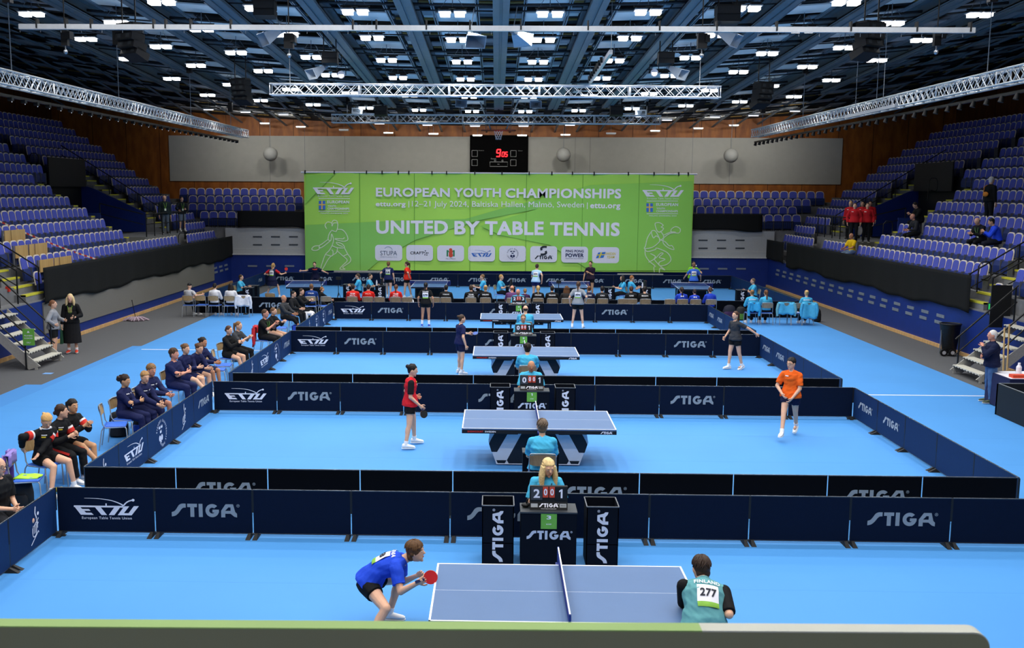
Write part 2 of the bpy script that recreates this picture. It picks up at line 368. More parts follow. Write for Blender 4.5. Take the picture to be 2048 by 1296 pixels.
# ---- stands at the sides
def zr(k): return 1.5 + .455 * k
def stand(sd):
    x0 = -XL if sd < 0 else XR
    xk = lambda k: (x0 - .28 + .73 * k)
    mb = MB()
    def bx(xa, xb, ya, yb, z): mb.box((min(sd * xa, sd * xb), ya, 0), (max(sd * xa, sd * xb), yb, z), 0)
    for k in range(16):
        xa, xb = max(xk(k), x0 + .02), xk(k + 1)
        for ya, yb in ([(6, 57.6)] if k < 2 else [(6, 43.4), (43.4, 48.8), (48.8, 58)]):
            z = zr(k)
            if ya == 43.4 and k in (2, 3, 4): z = zr(3)
            if ya == 43.4 and 5 <= k <= 8: continue
            bx(xa, xb, ya, yb, z)
    bx(xk(16), 26.4, 6, 58, zr(15))
    o = struct(mb.build('stand_left' if sd < 0 else 'stand_right', CONC)); o['kind'] = 'structure'
    mb = MB(); mb.box((min(sd * x0, sd * (x0 + .02)), 6, 0), (max(sd * x0, sd * (x0 + .02)), YB, 1.46))
    wl = struct(mb.build('wall_stand_left' if sd < 0 else 'wall_stand_right', BLUEW))
    # portal flank walls and dark opening
    mb = MB()
    fr_ = Fr((sd * 17.2, 48.8, 0), (sd, 0, 0), (0, 0, 1))
    pts = [(0, 2.87), (3.6, 2.87), (3.6, 5.3), (2.6, 5.0), (0, 3.8)]
    if sd < 0: pts = pts[::-1]
    mb.prism(pts, fr_, -.08, .08, 0)
    mb.box((min(sd * 20.3, sd * 20.5), 43.4, 2.8), (max(sd * 20.3, sd * 20.5), 48.8, 5.7), 1)
    mb.box((min(sd * 17.3, sd * 20.3), 43.4, 2.8), (max(sd * 17.3, sd * 20.3), 43.5, 3.9), 0)
    struct(mb.build('portal_wall', [BLUEW, BLACK]))
    mb = MB().box((min(sd * 20.0, sd * 20.06), 44.6, 5.05), (max(sd * 20.0, sd * 20.06), 48.6, 6.35))
    tag(mb.build('guard_panel', mat('#15171a', .6)), 'black guard panel above the %s stand entrance' % ('left' if sd < 0 else 'right'), 'panel')
    # aisle steps with yellow nosings
    for nm, (ya, yb), ks in (('near', (29.75, 30.95), range(0, 14)), ('middle', (42.15, 43.35), range(1, 14)), ('far', (48.95, 50.1), range(3, 14))):
        mb = MB()
        for k in ks:
            xe = max(xk(k + 1), x0 + .1)
            xs = (xe - .35, xe)
            mb.box((min(sd * xs[0], sd * xs[1]), ya, zr(k)), (max(sd * xs[0], sd * xs[1]), yb, zr(k) + .2275), 0)
            for xx, zz in ((xs[0], zr(k) + .2275), (xe, zr(k + 1))):
                mb.box((min(sd * (xx - .012), sd * (xx + .16)), ya, zz - .05), (max(sd * (xx - .012), sd * (xx + .16)), yb, zz + .006), 1)
        struct(mb.build('aisle_steps', [CONC, YEL]))
    return xk, wl
xkL, wallL = stand(-1); xkR, wallR = stand(1)
def vents(wall, x, sd, ys):
    for i, y in enumerate(ys):
        for z, dy in ((1.02, 0), (.80, .12)):
            mb = MB(); mb.box((x - .012, y + dy - .27, z - .05), (x + .012, y + dy + .27, z + .05))
            for s in range(1, 6): mb.box((x - .016, y + dy - .27 + .09 * s - .008, z - .05), (x + .016, y + dy - .27 + .09 * s + .008, z + .05))
            mb.build('vent_grille', mat('#7f8894', .5, .2, .02), wall)
vents(wallR, XR - .01, 1, [32.3 + 1.17 * i for i in range(17)]); vents(wallL, XL + .01, -1, [49.9, 50.9, 51.9])
mb = MB().box((XL + .0, 6, 0), (XL + .07, YB, .11)); struct(mb.build('baseboard_left', OAK))
mb = MB().box((XR - .07, 27.4, 0), (XR, YB, .11)); struct(mb.build('baseboard_right', OAK))
mb = MB().box((XL + .001, 30.6, .42), (XL + .04, 49.6, 1.4)); struct(mb.build('wall_cladding', GREYP))
# ---- stand across the back end
mb = MB().box((XL - .3, YB, 0), (XR + .3, YB + .1, 1.5)); wb = struct(mb.build('wall_end', BLUEW))
for px in list(range(505, 610, 37)) + [1408, 1445, 1482]:
    c = AT(px, 532 if px < 900 else 537.5, YB); mb = MB().cbox((c.x, YB - .01, c.z), (.5, .02, .085)); mb.build('vent_grille', mat('#7f8894', .5, .2, .02), wb)
mb = MB().box((XL - .3, YB - .06, 1.5), (XR + .3, YB + .05, 1.56)); struct(mb.build('trim_1', mat('#b9bbbb', .6)))
mb = MB().box((XL - .3, YB + .05, 1.56), (XR + .3, YB + .3, 1.83), 0); mb.box((XL - .3, YB + .12, 1.83), (XR + .3, YB + .32, 2.92), 0)
we = struct(mb.build('wall_end_upper', mat('#a7a8a8', .7, 0, .03)))
for r, py in enumerate((473.5, 489.5)):
    for px in list(range(515, 606, 36)) + [1406, 1443, 1480]:
        if px in (1406, 1443, 1480): py2 = py + 7
        else: py2 = py
        c = AT(px, py2, YB + .12); MB().cbox((c.x, YB + .115, c.z), (.48, .02, .07)).build('vent_slot', mat('#3d4248', .5), we)
mb = MB()
for j in range(4): mb.box((-19.4, 54.1 + .85 * j, 0), (19.8, 54.95 + .85 * j, 2.93 + .42 * j))
mb.box((-19.4, YB + .3, 0), (19.8, 54.1, 2.93)); mb.box((-19.4, 57.5, 0), (19.8, YW, 4.4))
struct(mb.build('stand_back', CONC))

# ---- ceiling: roof deck, hung panels, beams, pipes
mb = MB()
nx = 22
mb.grid(lambda u, v: (WL + (WR - WL) * u, -8 + (YW + 8) * v, zceil(WL + (WR - WL) * u, -8 + (YW + 8) * v) + .3), nx, 17)
for i in range(len(mb.f)): mb.f[i] = mb.f[i][::-1]
ceil = struct(mb.build('ceiling', mat('#34373b', .9, 0, .1, 3)))
CX = .1; BAY = 2.64; PITCH = 2.35
pw = MB(); P2 = MB()
r2 = random.Random(3)
y = 14.0; row = 0
while y < YW - 1:
    for j in range(-11, 11):
        xc = CX + BAY * (j + .5)
        if abs(xc) > 26: continue
        outer = abs(xc) > 13.4
        def slab(xa, xb, ya, yb, dz, mi, th=.04):
            ca, cb = zceil(xa, ya), zceil(xb, ya); e = -.042 * (yb - ya)
            pw.add([(xa, ya, ca + dz), (xb, ya, cb + dz), (xb, yb, cb + dz + e), (xa, yb, ca + dz + e), (xa, ya, ca + dz + th), (xb, ya, cb + dz + th), (xb, yb, cb + dz + e + th), (xa, yb, ca + dz + e + th)],
                   [(3, 2, 1, 0), (4, 5, 6, 7), (0, 1, 5, 4), (1, 2, 6, 5), (2, 3, 7, 6), (3, 0, 4, 7)], mi)
        o = r2.uniform(-.05, .05)
        slab(xc - .6, xc + .6, y, y + 1.15, 0 + o, 1 if outer else 0)
        slab(xc - .6, xc + .6, y + 1.25, y + 1.5, .1 + o, 2); slab(xc - .6, xc + .6, y + 1.55, y + 1.95, .22, 1); slab(xc - .6, xc + .6, y + 2.0, y + 2.25, .3, 3)
        for s in (-1, 1):
            a_, b_ = sorted((xc + s * .66, xc + s * (1.3 if outer else 1.08)))
            q = (row + (s > 0)) % 2 * .8
            slab(a_, b_, y + .1 + q * .6, y + .75 + q * .6, .12 + .1 * r2.random(), 1); slab(a_, b_, y + .95 + q * .5, y + 1.55 + q * .5, .25, (1 if outer else 0) if r2.random() < .4 else 3)
            slab(a_, b_, y + 1.75, y + 1.95, .2, 2)
    y += PITCH; row += 1
pw.build('ceiling_panels', [mat('#f4f1ea', .7, 0, .04, 2), mat('#a6a8ac', .75, 0, .06, 2), mat('#94763a', .8, 0, .1, 5), mat('#74777c', .8, 0, .06, 3)], ceil)
mb = MB()                                    # slim rails carrying the panels
for j in range(-11, 11):
    xc = CX + BAY * (j + .5)
    for s in (-.64, .64):
        for d in (-.035, .035):
            xx = xc + s + d
            if abs(xx) < 26.2: mb.bar((xx, 10, zceil(xx, 10) - .06), (xx, 48, zceil(xx, 48) - .06), .03, .07).bar((xx, 48, zceil(xx, 48) - .06), (xx, YW, zceil(xx, YW) - .06), .03, .07)
mb.build('panel_rail', mat('#7f8b96', .5, .3), ceil)
TEAL = mat('#6a7880', .5, .2, .06, 3)
for i in range(-6, 7):                       # roof beams along the hall
    x = CX + BAY * i
    if abs(x) > 17: continue
    mb = MB(); hw = .23 if abs(i) < 6 else .16
    y0, y1 = 2, 50.0
    for (a0, a1, b0, b1) in ((-hw, -.045, -.34, -.3), (.045, hw, -.34, -.3), (-hw, hw, -.24, -.2), (-hw, hw, .12, .18), (-.05, .05, -.3, .15), (-hw, -hw + .05, -.28, -.2), (hw - .05, hw, -.28, -.2)):
        za, zb = zceil(x, y0), zceil(x, y1)
        mb.add([(x + a0, y0, za + b0), (x + a1, y0, za + b0), (x + a1, y1, zb + b0), (x + a0, y1, zb + b0), (x + a0, y0, za + b1), (x + a1, y0, za + b1), (x + a1, y1, zb + b1), (x + a0, y1, zb + b1)],
               [(3, 2, 1, 0), (4, 5, 6, 7), (0, 1, 5, 4), (1, 2, 6, 5), (2, 3, 7, 6), (3, 0, 4, 7)])
    struct(mb.build('ceiling_beam', TEAL))
mb = MB()                                    # service pipes and conduits across the hall
for y in [18 + 3.6 * i for i in range(11)]:
    pts = [(CX + xx, y, zceil(xx, y) - .12) for xx in range(-24, 25, 4)]; mb.path(pts, .045, 6)
    pts = [(CX + xx, y + .35, zceil(xx, y) - .22) for xx in range(-16, 17, 4)]; mb.path(pts, .022, 6)
struct(mb.build('service_pipes', mat('#23272c', .6, .2)))

# ---- floodlights: twin square heads hung in rows; each carries its own light
_fl = None; HEAD = MB(); 
for s in (-1, 1):
    HEAD.box((s * .21 - .17, -.2, .0), (s * .21 + .17, .2, .035), 0)
    HEAD.box((s * .21 - .12, -.14, .035), (s * .21 + .12, .14, .1), 1)
HEAD.box((-.4, -.02, .1), (.4, .02, .14), 1)
DIFF = MB()
for s in (-1, 1): DIFF.box((s * .2 - .13, -.16, -.1), (s * .2 + .13, .16, 0), 0)
STEMM = MB().tube((0, 0, .12), (0, 0, .55), .012, n=6); STEMM.tube((-.3, 0, .14), (-.12, 0, .4), .008, n=5).tube((.3, 0, .14), (.12, 0, .4), .008, n=5)
mh = HEAD.mesh('housing', [mat('#b9bcc0', .5, .3), BLACKM]); md = DIFF.mesh('diffuser', mat('#ffffff', .5, 0, 0, emit=7)); mst = STEMM.mesh('hanger', LGREY)
ROWS = [-3.5, .5, 4.5, 8.5, 12.4, 16.3, 20.2, 24.1, 27.8, 31.5, 35.6, 39.7, 44.9, 50.4]
for ri, y in enumerate(ROWS):
    for j in range(-6, 6):
        x = CX + BAY * (j + .5); z = 10.72 - .036 * y + .0036 * x * x
        t = thing('floodlight', 'twin square ceiling floodlight, %s row from the back, %s from the left' % (ORD[13 - ri], ORD[j + 6]), 'floodlight', (x, y, z), 0, 'twin ceiling floodlights')
        obj('housing', mh, t); obj('diffuser', md, t); obj('hanger', mst, t)
        L = bpy.data.lights.new('floodlight_light', 'AREA'); L.shape = 'RECTANGLE'; L.size = .75; L.size_y = .38
        L.energy = LAMP_W * (.55 if y < 5 else .45 if y > 50 else 1) * (1.0 if abs(j + .5) < 4 else (.45 if abs(j + .5) < 5 else .14)); L.color = LAMP_COL; L.spread = math.radians((150 if abs(j + .5) < 4 else 112) if y < 50 else 95)
        lo = obj('lamp', L, t, (0, 0, -.13))
# long fluorescent fittings towards the back wall
k = 0
for px, py, ln in ((417, 219, 1), (491, 224, 1), (567, 229, 1), (759, 247, 1), (855, 250, 1), (950, 252, 1), (1047, 252, 1), (1140, 250, 1), (1334, 240, 1), (1430, 234, 1), (1507, 231, 1), (1590, 222, 1),
                   (530, 248, 0), (602, 255, 0), (688, 261, 0), (777, 267, 0), (867, 269, 0), (955, 272, 0), (1044, 272, 0), (1131, 271, 0), (1222, 268, 0), (1310, 263, 0), (1396, 258, 0), (1467, 252, 0)):
    c = AT(px, py, 53.6 if ln else 58.2); k += 1
    t = thing('strip_light', ('lit narrow strip light near the back, %s from the left' % ORD[k - 1]) if ln else ('unlit strip light above the back wall, %s from the left' % ORD[k - 13]), 'strip light', c, 0, 'strip lights near the back wall')
    MB().box((-.28, -.09, 0), (.28, .09, .08)).build('housing', ALU, t)
    MB().box((-.25, -.06, -.03), (.25, .06, 0)).build('tube_cover', mat('#ffffff', .5, 0, 0, emit=2.2) if ln else mat('#b9b9b5', .5, 0, 0), t)
    MB().tube((0, 0, .08), (0, 0, zceil(c.x, c.y) - c.z + .1), .008, n=5).build('hanger', LGREY, t)
    if ln:
        L = bpy.data.lights.new('strip_light_light', 'AREA'); L.shape = 'RECTANGLE'; L.size = .5; L.size_y = .12; L.energy = 27; L.color = (1, .97, .9); L.spread = math.radians(115); lo = obj('lamp', L, t, (0, .08, -.05)); lo.rotation_euler = (math.radians(72), 0, 0)
# ================================================================ hanging rig, banner, drapes
def truss(name, label, p, q, h, group=None, n=None, wd=None):
    p, q = V(p), V(q); L = (q - p).length; d = (q - p).normalized(); side = d.cross(V((0, 0, 1))).normalized(); up = side.cross(d); wd = wd or h
    t = thing(name, label, 'truss', (p + q) / 2, 0, group); c0 = -(q - p) / 2
    P = lambda s, a, b: c0 + d * s + side * (a * wd / 2) + up * (b * h / 2)
    m1, m2, m3 = MB(), MB(), MB()
    for a in (-1, 1):
        for b in (-1, 1): m1.tube(P(0, a, b), P(L, a, b), .028, n=7)
    sec = max(1, round(L / 3.3)); sl = L / sec
    for k in range(sec):
        s0, s1 = k * sl + .1, (k + 1) * sl - .1; nz = max(4, round((s1 - s0) / (h * .95)))
        for f in ((-1, None), (1, None), (None, 1), (None, -1)):
            for i in range(nz):
                ua, ub = s0 + (s1 - s0) * i / nz, s0 + (s1 - s0) * (i + 1) / nz; e = 1 if i % 2 else -1
                if f[0] is not None:
                    m2.tube(P(ua, f[0], -e), P(ub, f[0], e), .013, n=4, cap=False); m2.tube(P(ua, f[0], e), P(ub, f[0], -e), .013, n=4, cap=False)
                else: m2.tube(P(ua, -e, f[1]), P(ub, e, f[1]), .012, n=4, cap=False)
        for s in (s0 - .08, s1 + .08):
            m3 = MB().path([P(s, -1, -1), P(s, 1, -1), P(s, 1, 1), P(s, -1, 1), P(s, -1, -1)], .018, 5); m3.build('end_frame', ALU, t)
    m1.build('chord_tubes', ALU, t); m2.build('lacing', ALU, t)
    return t
def hoist(c, label, drop, up=True, body=(.16, .16, .3), ztop=None):
    """chain hoist with its chain and hook"""
    t = thing('chain_hoist', label, 'hoist', c, 0, 'chain hoists on the rig')
    MB().cbox((0, 0, 0), body).cbox((.1, 0, .05), (.1, .22, .16)).build('motor', BLACKM, t)
    MB().tube((0, 0, -body[2] / 2), (0, 0, -drop), .014, n=5).ball((0, 0, -drop), .05, 8, 6).build('chain', STEEL, t)
    zt = zceil(c[0], c[1]) - c[2] - .2
    MB().tube((0, 0, body[2] / 2), (0, 0, zt), .014, n=5).build('hanger', BLACKM, t)
    return t
a, b = AT(541, 179, 36.4), AT(1440, 185, 36.4); truss('truss', 'silver lattice truss across the hall, nearer of the two cross trusses', a, b, .38)
hoist((AT(577, 0, 36.4).x, 36.4, a.z + 1.6), 'black chain hoist at left end of the nearer cross truss', 1.45); hoist((AT(1405, 0, 36.4).x, 36.4, b.z + 1.5), 'black chain hoist at right end of the nearer cross truss', 1.35)
a, b = AT(664, 237, 50), AT(1321, 240, 50); truss('truss', 'silver lattice truss across the hall, farther and shorter cross truss', a, b, .4)
hoist((AT(692, 0, 50).x, 50, a.z + .85), 'slim chain hoist at left end of the far cross truss', .7, body=(.1, .1, .35)); hoist((AT(1300, 0, 50).x, 50, b.z + .85), 'slim chain hoist at right end of the far cross truss', .7, body=(.1, .1, .35))
p, q = AT(490, 268, 51), AT(0, 150, 25.4)
q = V((p.x, 19, p.z + .02)); tl = truss('truss', 'long silver lattice truss hung along the left stand', p, q, .36)
p2 = AT(1510, 267, 49.6); q2 = V((p2.x + .1, 19, p2.z + .02)); truss('truss', 'long silver lattice truss hung along the right stand', p2, q2, .36)
for sd, x, z in ((-1, p.x, p.z), (1, p2.x, p2.z)):
    nm = 'left' if sd < 0 else 'right'
    t = thing('light_bar', 'dark lamp bar clamped under the %s side truss' % nm, 'light bar', (x, 35, z - .42))
    MB().bar((0, -15, 0), (0, 14.5, 0), .1, .07).build('bar', BLACKM, t)
    mb = MB(); md_ = MB()
    for i in range(40):
        yy = -14.6 + i * .74
        if sd > 0: mb.tube((-.02, yy, -.02), (-.06, yy, -.18), .05, .075, n=8)
        else: mb.cbox((.02, yy, -.07), (.12, .12, .09)); md_.ball((.05, yy, -.14), .014, 6, 4)
    mb.build('lamp_heads', BLACK, t)
    if sd < 0: md_.build('lenses', mat('#c8d0d8', .3, 0, 0, emit=.6), t)
    for i, y in enumerate((26.5, 34.0, 42.0, 48.3)):
        tt = thing('suspension_cable', '%s steel drop wire from the back holding the %s side truss' % (ORD[3 - i], nm), 'cable', (x, y, z + .2), 0, 'drop wires of the side trusses')
        MB().tube((0, 0, 0), (0, 0, zceil(x, y) - z - .35), .014, n=5).build('wire', LGREY, tt)
        mb = MB().cbox((0, 0, 2.0 if y < 46 else .9), (.2, .2, .45)); mb.build('hoist_block', BLACKM, tt)
mb = MB(); a, b = AT(1692, 234, 36), AT(1793, 211, 31.5); t = thing('light_batten', 'short white batten hung under the right side truss', 'batten', (a + b) / 2)
MB().bar(a - (a + b) / 2, b - (a + b) / 2, .1, .1).build('batten', ALU, t)
for f in (.2, .75):
    c = (a - (a + b) / 2) * (1 - f) + (b - (a + b) / 2) * f; MB().tube(c, c + V((0, 0, 3.2)), .01, n=4).build('wire', LGREY, t)
# square pipe across the front
a, b = AT(39, 53.5, 22), AT(1949, 61, 22)
t = thing('rigging_beam', 'long square silver beam hung across the whole hall nearest the camera', 'beam', (a + b) / 2); c0 = (a + b) / 2
MB().bar(a - c0, b - c0, .1, .11).build('beam', ALU, t)
mb = MB()
for px in (75, 133, 183, 308, 332, 382, 462, 706, 753, 853, 940, 1042, 1176, 1319, 1433, 1553, 1701, 1833, 1940):
    c = AT(px, 50, 22) - c0; MB().cbox((c.x, 0, .07 - .002 * c.x), (.03, .14, .2)).build('clamp', BLACK, t)
for px in range(40, 1945, 41):
    c = AT(px, 62, 22) - c0; mb.tube((c.x, 0, -.06 - .0035 * c.x), (c.x, 0, -.13 - .0035 * c.x), .006, n=4)
mb.build('eye_bolts', STEEL, t)
for i, px in enumerate((128, 577, 1405, 1876)):
    c = AT(px, 75 if i in (0, 3) else 82, 22.2)
    tt = hoist((c.x, 22.25, c.z), 'chain hoist hung on the front beam, %s from the left' % ORD[i], .3, body=(.2, .16, .32) if i in (1, 2) else (.14, .12, .34))
# single track pointing away over the centre
a, b = AT(1222, 104, 28), AT(1180, 165, 37); t = thing('lighting_track', 'short silver track with clamps hung over the centre right', 'track', (a + b) / 2); c0 = (a + b) / 2
MB().bar(a - c0, b - c0, .09, .12).build('track', ALU, t)
mb = MB()
for i in range(8): mb.cbox((a - c0).lerp(b - c0, .25 + i * .09) + V((-.1, 0, .04)), (.08, .1, .16))
mb.build('clamps', BLACK, t); MB().tube(a - c0, a - c0 + V((0, 0, zceil(a.x, a.y) - a.z - .2)), .01, n=4).tube(b - c0, b - c0 + V((0, 0, zceil(b.x, b.y) - b.z - .2)), .01, n=4).build('wire', LGREY, t)

# line array loudspeakers
def line_array(px, py, D, sz, n, yaw, label, rows=2):
    c = AT(px, py, D); t = thing('loudspeaker', label, 'loudspeaker', c, yaw, 'black loudspeakers under the roof')
    y = 0; z = 0; tilt = 0
    for i in range(n):
        a = V((sz * .5, 0, 0)); u = V((0, math.sin(tilt), math.cos(tilt))); f = V((0, math.cos(tilt), -math.sin(tilt)))
        cc = V((0, y, z)); m = MB().obox(cc, a, f * sz * .36, u * sz * .17, 0); m.obox(cc - f * sz * .365, a * .94, f * .005, u * sz * .15, 1)
        if rows:
            for s in (-.25, .25): m.obox(cc - f * sz * .375 + a * (s * 2), a * .2, f * .004, u * sz * .08, 2)
        m.build('cabinet', [BLACK, mat('#16181b', .5), mat('#2d3236', .4)], t)
        tilt += .14; z -= sz * .36 * math.cos(tilt); y += sz * .36 * math.sin(tilt) * .9
    mb = MB().cbox((0, 0, sz * .2), (sz * 1.05, sz * .5, .05)).tube((-sz * .4, 0, sz * .2), (-sz * .4, 0, sz * .2 + 1.4), .02, n=5).tube((sz * .4, 0, sz * .2), (sz * .4, 0, sz * .2 + 1.4), .02, n=5)
    mb.build('flying_frame', BLACKM, t)
line_array(258, 58, 27, .62, 4, -.5, 'black loudspeaker column behind the left part of the front beam'); line_array(1742, 55, 27, .62, 4, .5, 'black loudspeaker column behind the right part of the front beam')
line_array(481, 165, 38, .62, 4, -.4, 'black loudspeaker column left of the nearer cross truss'); line_array(1527, 172, 38, .62, 4, .45, 'black loudspeaker column right of the nearer cross truss')
for px, py, D, sz, lb in ((530, 12, 27, .55, 'black box loudspeaker at the very top left of centre'), (1455, 22, 27, .6, 'black box loudspeaker at the top right of centre'), (660, 112, 33, .5, 'black box loudspeaker behind the front beam left of centre'), (1332, 112, 33, .5, 'black box loudspeaker behind the front beam right of centre'),
                          (762, 218, 49, .6, 'black box loudspeaker just above the left part of the far cross truss'), (1233, 218, 49, .6, 'black box loudspeaker just above the right part of the far cross truss')):
    line_array(px, py, D, sz, 2, 0, lb, 0)
# horn loudspeakers
def horn(px, py, D, yaw, pitch, label):
    c = AT(px, py, D); t = thing('horn_speaker', label, 'horn speaker', c, yaw, 'white horn speakers'); t.rotation_euler = (pitch, 0, yaw)
    a, b = .09, .27; vs = [(-a, .3, -a * .7), (a, .3, -a * .7), (a, .3, a * .7), (-a, .3, a * .7), (-b, -.2, -b * .62), (b, -.2, -b * .62), (b, -.2, b * .62), (-b, -.2, b * .62)]
    fs = [(0, 1, 5, 4), (1, 2, 6, 5), (2, 3, 7, 6), (3, 0, 4, 7), (3, 2, 1, 0)]
    m = MB().add(vs, fs); m.box((-b - .01, -.22, -b * .62 - .01), (b + .01, -.2, -b * .62 + .01)); m.box((-b - .01, -.22, b * .62 - .01), (b + .01, -.2, b * .62 + .01)); m.box((-b - .01, -.22, -b * .62), (-b + .01, -.2, b * .62)); m.box((b - .01, -.22, -b * .62), (b + .01, -.2, b * .62))
    m.build('horn', mat('#aeb9c4', .5, 0, .03), t)
    MB().tube((0, .3, 0), (0, .45, 0), .08, n=10).tube((0, .4, 0), (0, .4, min(.7, zceil(c.x, c.y) - c.z - .3)), .014, n=5).build('driver', LGREY, t)
for a in ((948, 78, 28, .3, .5, 'white horn speaker behind the front beam left of the centre beam'), (1040, 75, 28, 2.6, .3, 'white horn speaker behind the front beam right of the centre beam'), (632, 143, 33, -.9, .5, 'white horn speaker left of the nearer cross truss hoist lamps'),
          (1356, 144, 33, .9, .5, 'white horn speaker above the right end of the nearer cross truss'), (540, 72, 27, -1.0, .5, 'white horn speaker under the front beam at left'), (1459, 75, 27, 1.0, .5, 'white horn speaker under the front beam at right'),
          (921, 206, 48, .2, .2, 'white horn speaker between the cross trusses left of centre'), (1072, 209, 48, -.1, .1, 'white horn speaker between the cross trusses right of centre'), (712, 222, 50.6, .4, .2, 'small horn speaker behind the left of the far cross truss'), (1284, 226, 50.6, -.4, .2, 'small horn speaker behind the right of the far cross truss')): horn(*a)
# scoops and small spots near the hoists
for i, (px, py, lb) in enumerate(((683, 150, 'white spotlight with red mark above the left of the nearer truss'), (1308, 146, 'white spotlight above the right of the nearer truss'))):
    c = AT(px, py, 37); t = thing('spotlight', lb, 'spotlight', c); MB().tube((0, -.1, 0), (0, .16, .05), .14, .1, n=12).build('can', WHITE, t)
    MB().tube((-.16, 0, 0), (-.16, 0, .3), .015, n=5).tube((.16, 0, 0), (.16, 0, .3), .015, n=5).tube((-.16, 0, .3), (.16, 0, .3), .015, n=5).tube((0, 0, .3), (0, 0, 1.2), .015, n=5).build('yoke', BLACKM, t)
    MB().poly([(.1 * math.cos(-k * PI / 6), -.102, .1 * math.sin(-k * PI / 6)) for k in range(12)][::-1]).build('lens', mat('#fff8e8', .4, 0, 0, emit=3), t)
# basketball hoop folded up under the roof
c = AT(997, 262, 52); t = thing('basketball_hoop', 'basketball hoop on a frame folded up under the roof', 'basketball hoop', c)
MB().path([(.23 * math.cos(a * PI / 10), .23 * math.sin(a * PI / 10), 0) for a in range(21)], .012, 5).build('ring', mat('#b8321f', .5), t)
mb = MB()
for i in range(10):
    for e in (-1, 1): mb.path([((.23 - .1 * j / 4) * math.cos(2 * PI * (i + e * j * .5) / 10), (.23 - .1 * j / 4) * math.sin(2 * PI * (i + e * j * .5) / 10), -.11 * j) for j in range(5)], .008, 4)
mb.build('net', WHITE, t)
MB().box((-.9, .25, .06), (.9, 1.2, .1)).build('backboard', mat('#8a4630', .4), t)
mb = MB()
for x in (-1.35, 1.35): mb.tube((x, -4, 1.9), (x, -4, zceil(x, 48) - c.z - .1), .05, n=6)
mb.tube((-1.35, -4, 1.9), (1.35, -4, 1.9), .05, n=6).tube((-1.35, -4, 1.95), (1.35, .2, 1.3), .04, n=6).tube((1.35, -4, 1.95), (-1.35, .2, 1.3), .04, n=6).tube((-1.2, -4, 1.9), (-.4, .42, .1), .04, n=6).tube((1.2, -4, 1.9), (.4, .42, .1), .04, n=6)
mb.build('support_frame', LGREY, t)

# ---------------------------------------------------------------- green banner
YBN = 52.55
FB = Fr((0, YBN, 0), (1, 0, 0), (0, 0, 1))
X_ = lambda px: AT(px, 450, YBN).x
def Z_(py, px=1000): return AT(px, py, YBN).z
bl, br, bt, bb = X_(609.5), X_(1385), Z_(346, 700), Z_(542, 1000)
t = thing('banner', 'huge green championship banner hung across the far end', 'banner', (0, 0, 0))
GR = [mat('#a4d957', .6, 0, .03, .6), mat('#84c45c', .6, 0, .03, .6), mat('#8dcc55', .6, 0, .03, .6)]
mb = MB(); N = 60
def bf(u, v):
    x = bl + (br - bl) * u; z = bb + (bt - bb) * v
    return (x, YBN + .015 * math.sin(x * 5.0) * v + .02 * math.sin(x * 1.7 + z), z)
mb.grid(bf, N, 12, 0)
for i in range(len(mb.f)): pass
mb.box((bl, YBN + .03, bb), (br, YBN + .04, bt), 0)
mb.build('sheet', GR, t)
px_poly = lambda pts, d=.042: [FB(AT(x, y, YBN).x, AT(x, y, YBN).z, d) for x, y in pts]
m = MB()
m.poly(px_poly([(611, 450), (800, 441), (900, 438), (830, 480), (760, 520), (735, 541), (611, 541)])); m.poly(px_poly([(800, 441), (930, 438), (1000, 418), (1075, 400), (1075, 418), (960, 440), (830, 480)], .0425), 0)
m.poly(px_poly([(1075, 400), (1180, 370), (1385, 362), (1383, 460), (1382, 541), (1180, 541), (1100, 490), (1000, 470), (960, 452), (1075, 418)][::-1], .043), 1)
m.poly(px_poly([(612, 350), (668, 349), (611, 408)], .0435), 1)
for i in range(len(m.f)): m.f[i] = m.f[i]
m.build('print_shade', [GR[1], GR[2]], t)
m = MB()
for px in (720, 829, 940, 1052, 1164, 1276): x = X_(px); MB().box((x - .012, YBN - .046, bb), (x + .012, YBN - .04, bt)).build('seam', mat('#5f9a35', .7), t)
BW = mat('#e3e1ea', .6, 0, .02)
m = MB()
LINES = False
def T_(s, x0, x1, y0, y1, bold=0, mi=0, slant=0):
    global m
    if LINES: m = MB()
    put_text(m, FB, s, X_(x0), X_(x1), Z_(y1, (x0 + x1) / 2), Z_(y0, (x0 + x1) / 2), bold, .05, mi, slant)
    if LINES: m.build('lettering', BW, t)
LINES = True
T_('EUROPEAN', 752.5, 899.5, 375.5, 393.7, .045); T_('YOUTH', 908, 1001.5, 376, 394.5, .045); T_('CHAMPIONSHIPS', 1010.5, 1240.5, 377, 396.5, .045)
T_('ettu.org', 752, 811.5, 404.5, 415.8, .04); T_('|', 817.3, 818.7, 402, 415); T_('12–21 July 2024, Baltiska Hallen, Malmö, Sweden', 824, 1167, 402.5, 417.5); T_('|', 1173, 1174.3, 405, 418); T_('ettu.org', 1179.5, 1239.5, 407, 420, .04)
T_('UNITED', 752.5, 896, 441, 468, .05); T_('BY', 909, 959.5, 442, 469, .05); T_('TABLE', 970, 1087.5, 442.5, 470, .05); T_('TENNIS', 1100, 1239.5, 444.5, 472, .05)
LINES = False; m = MB()
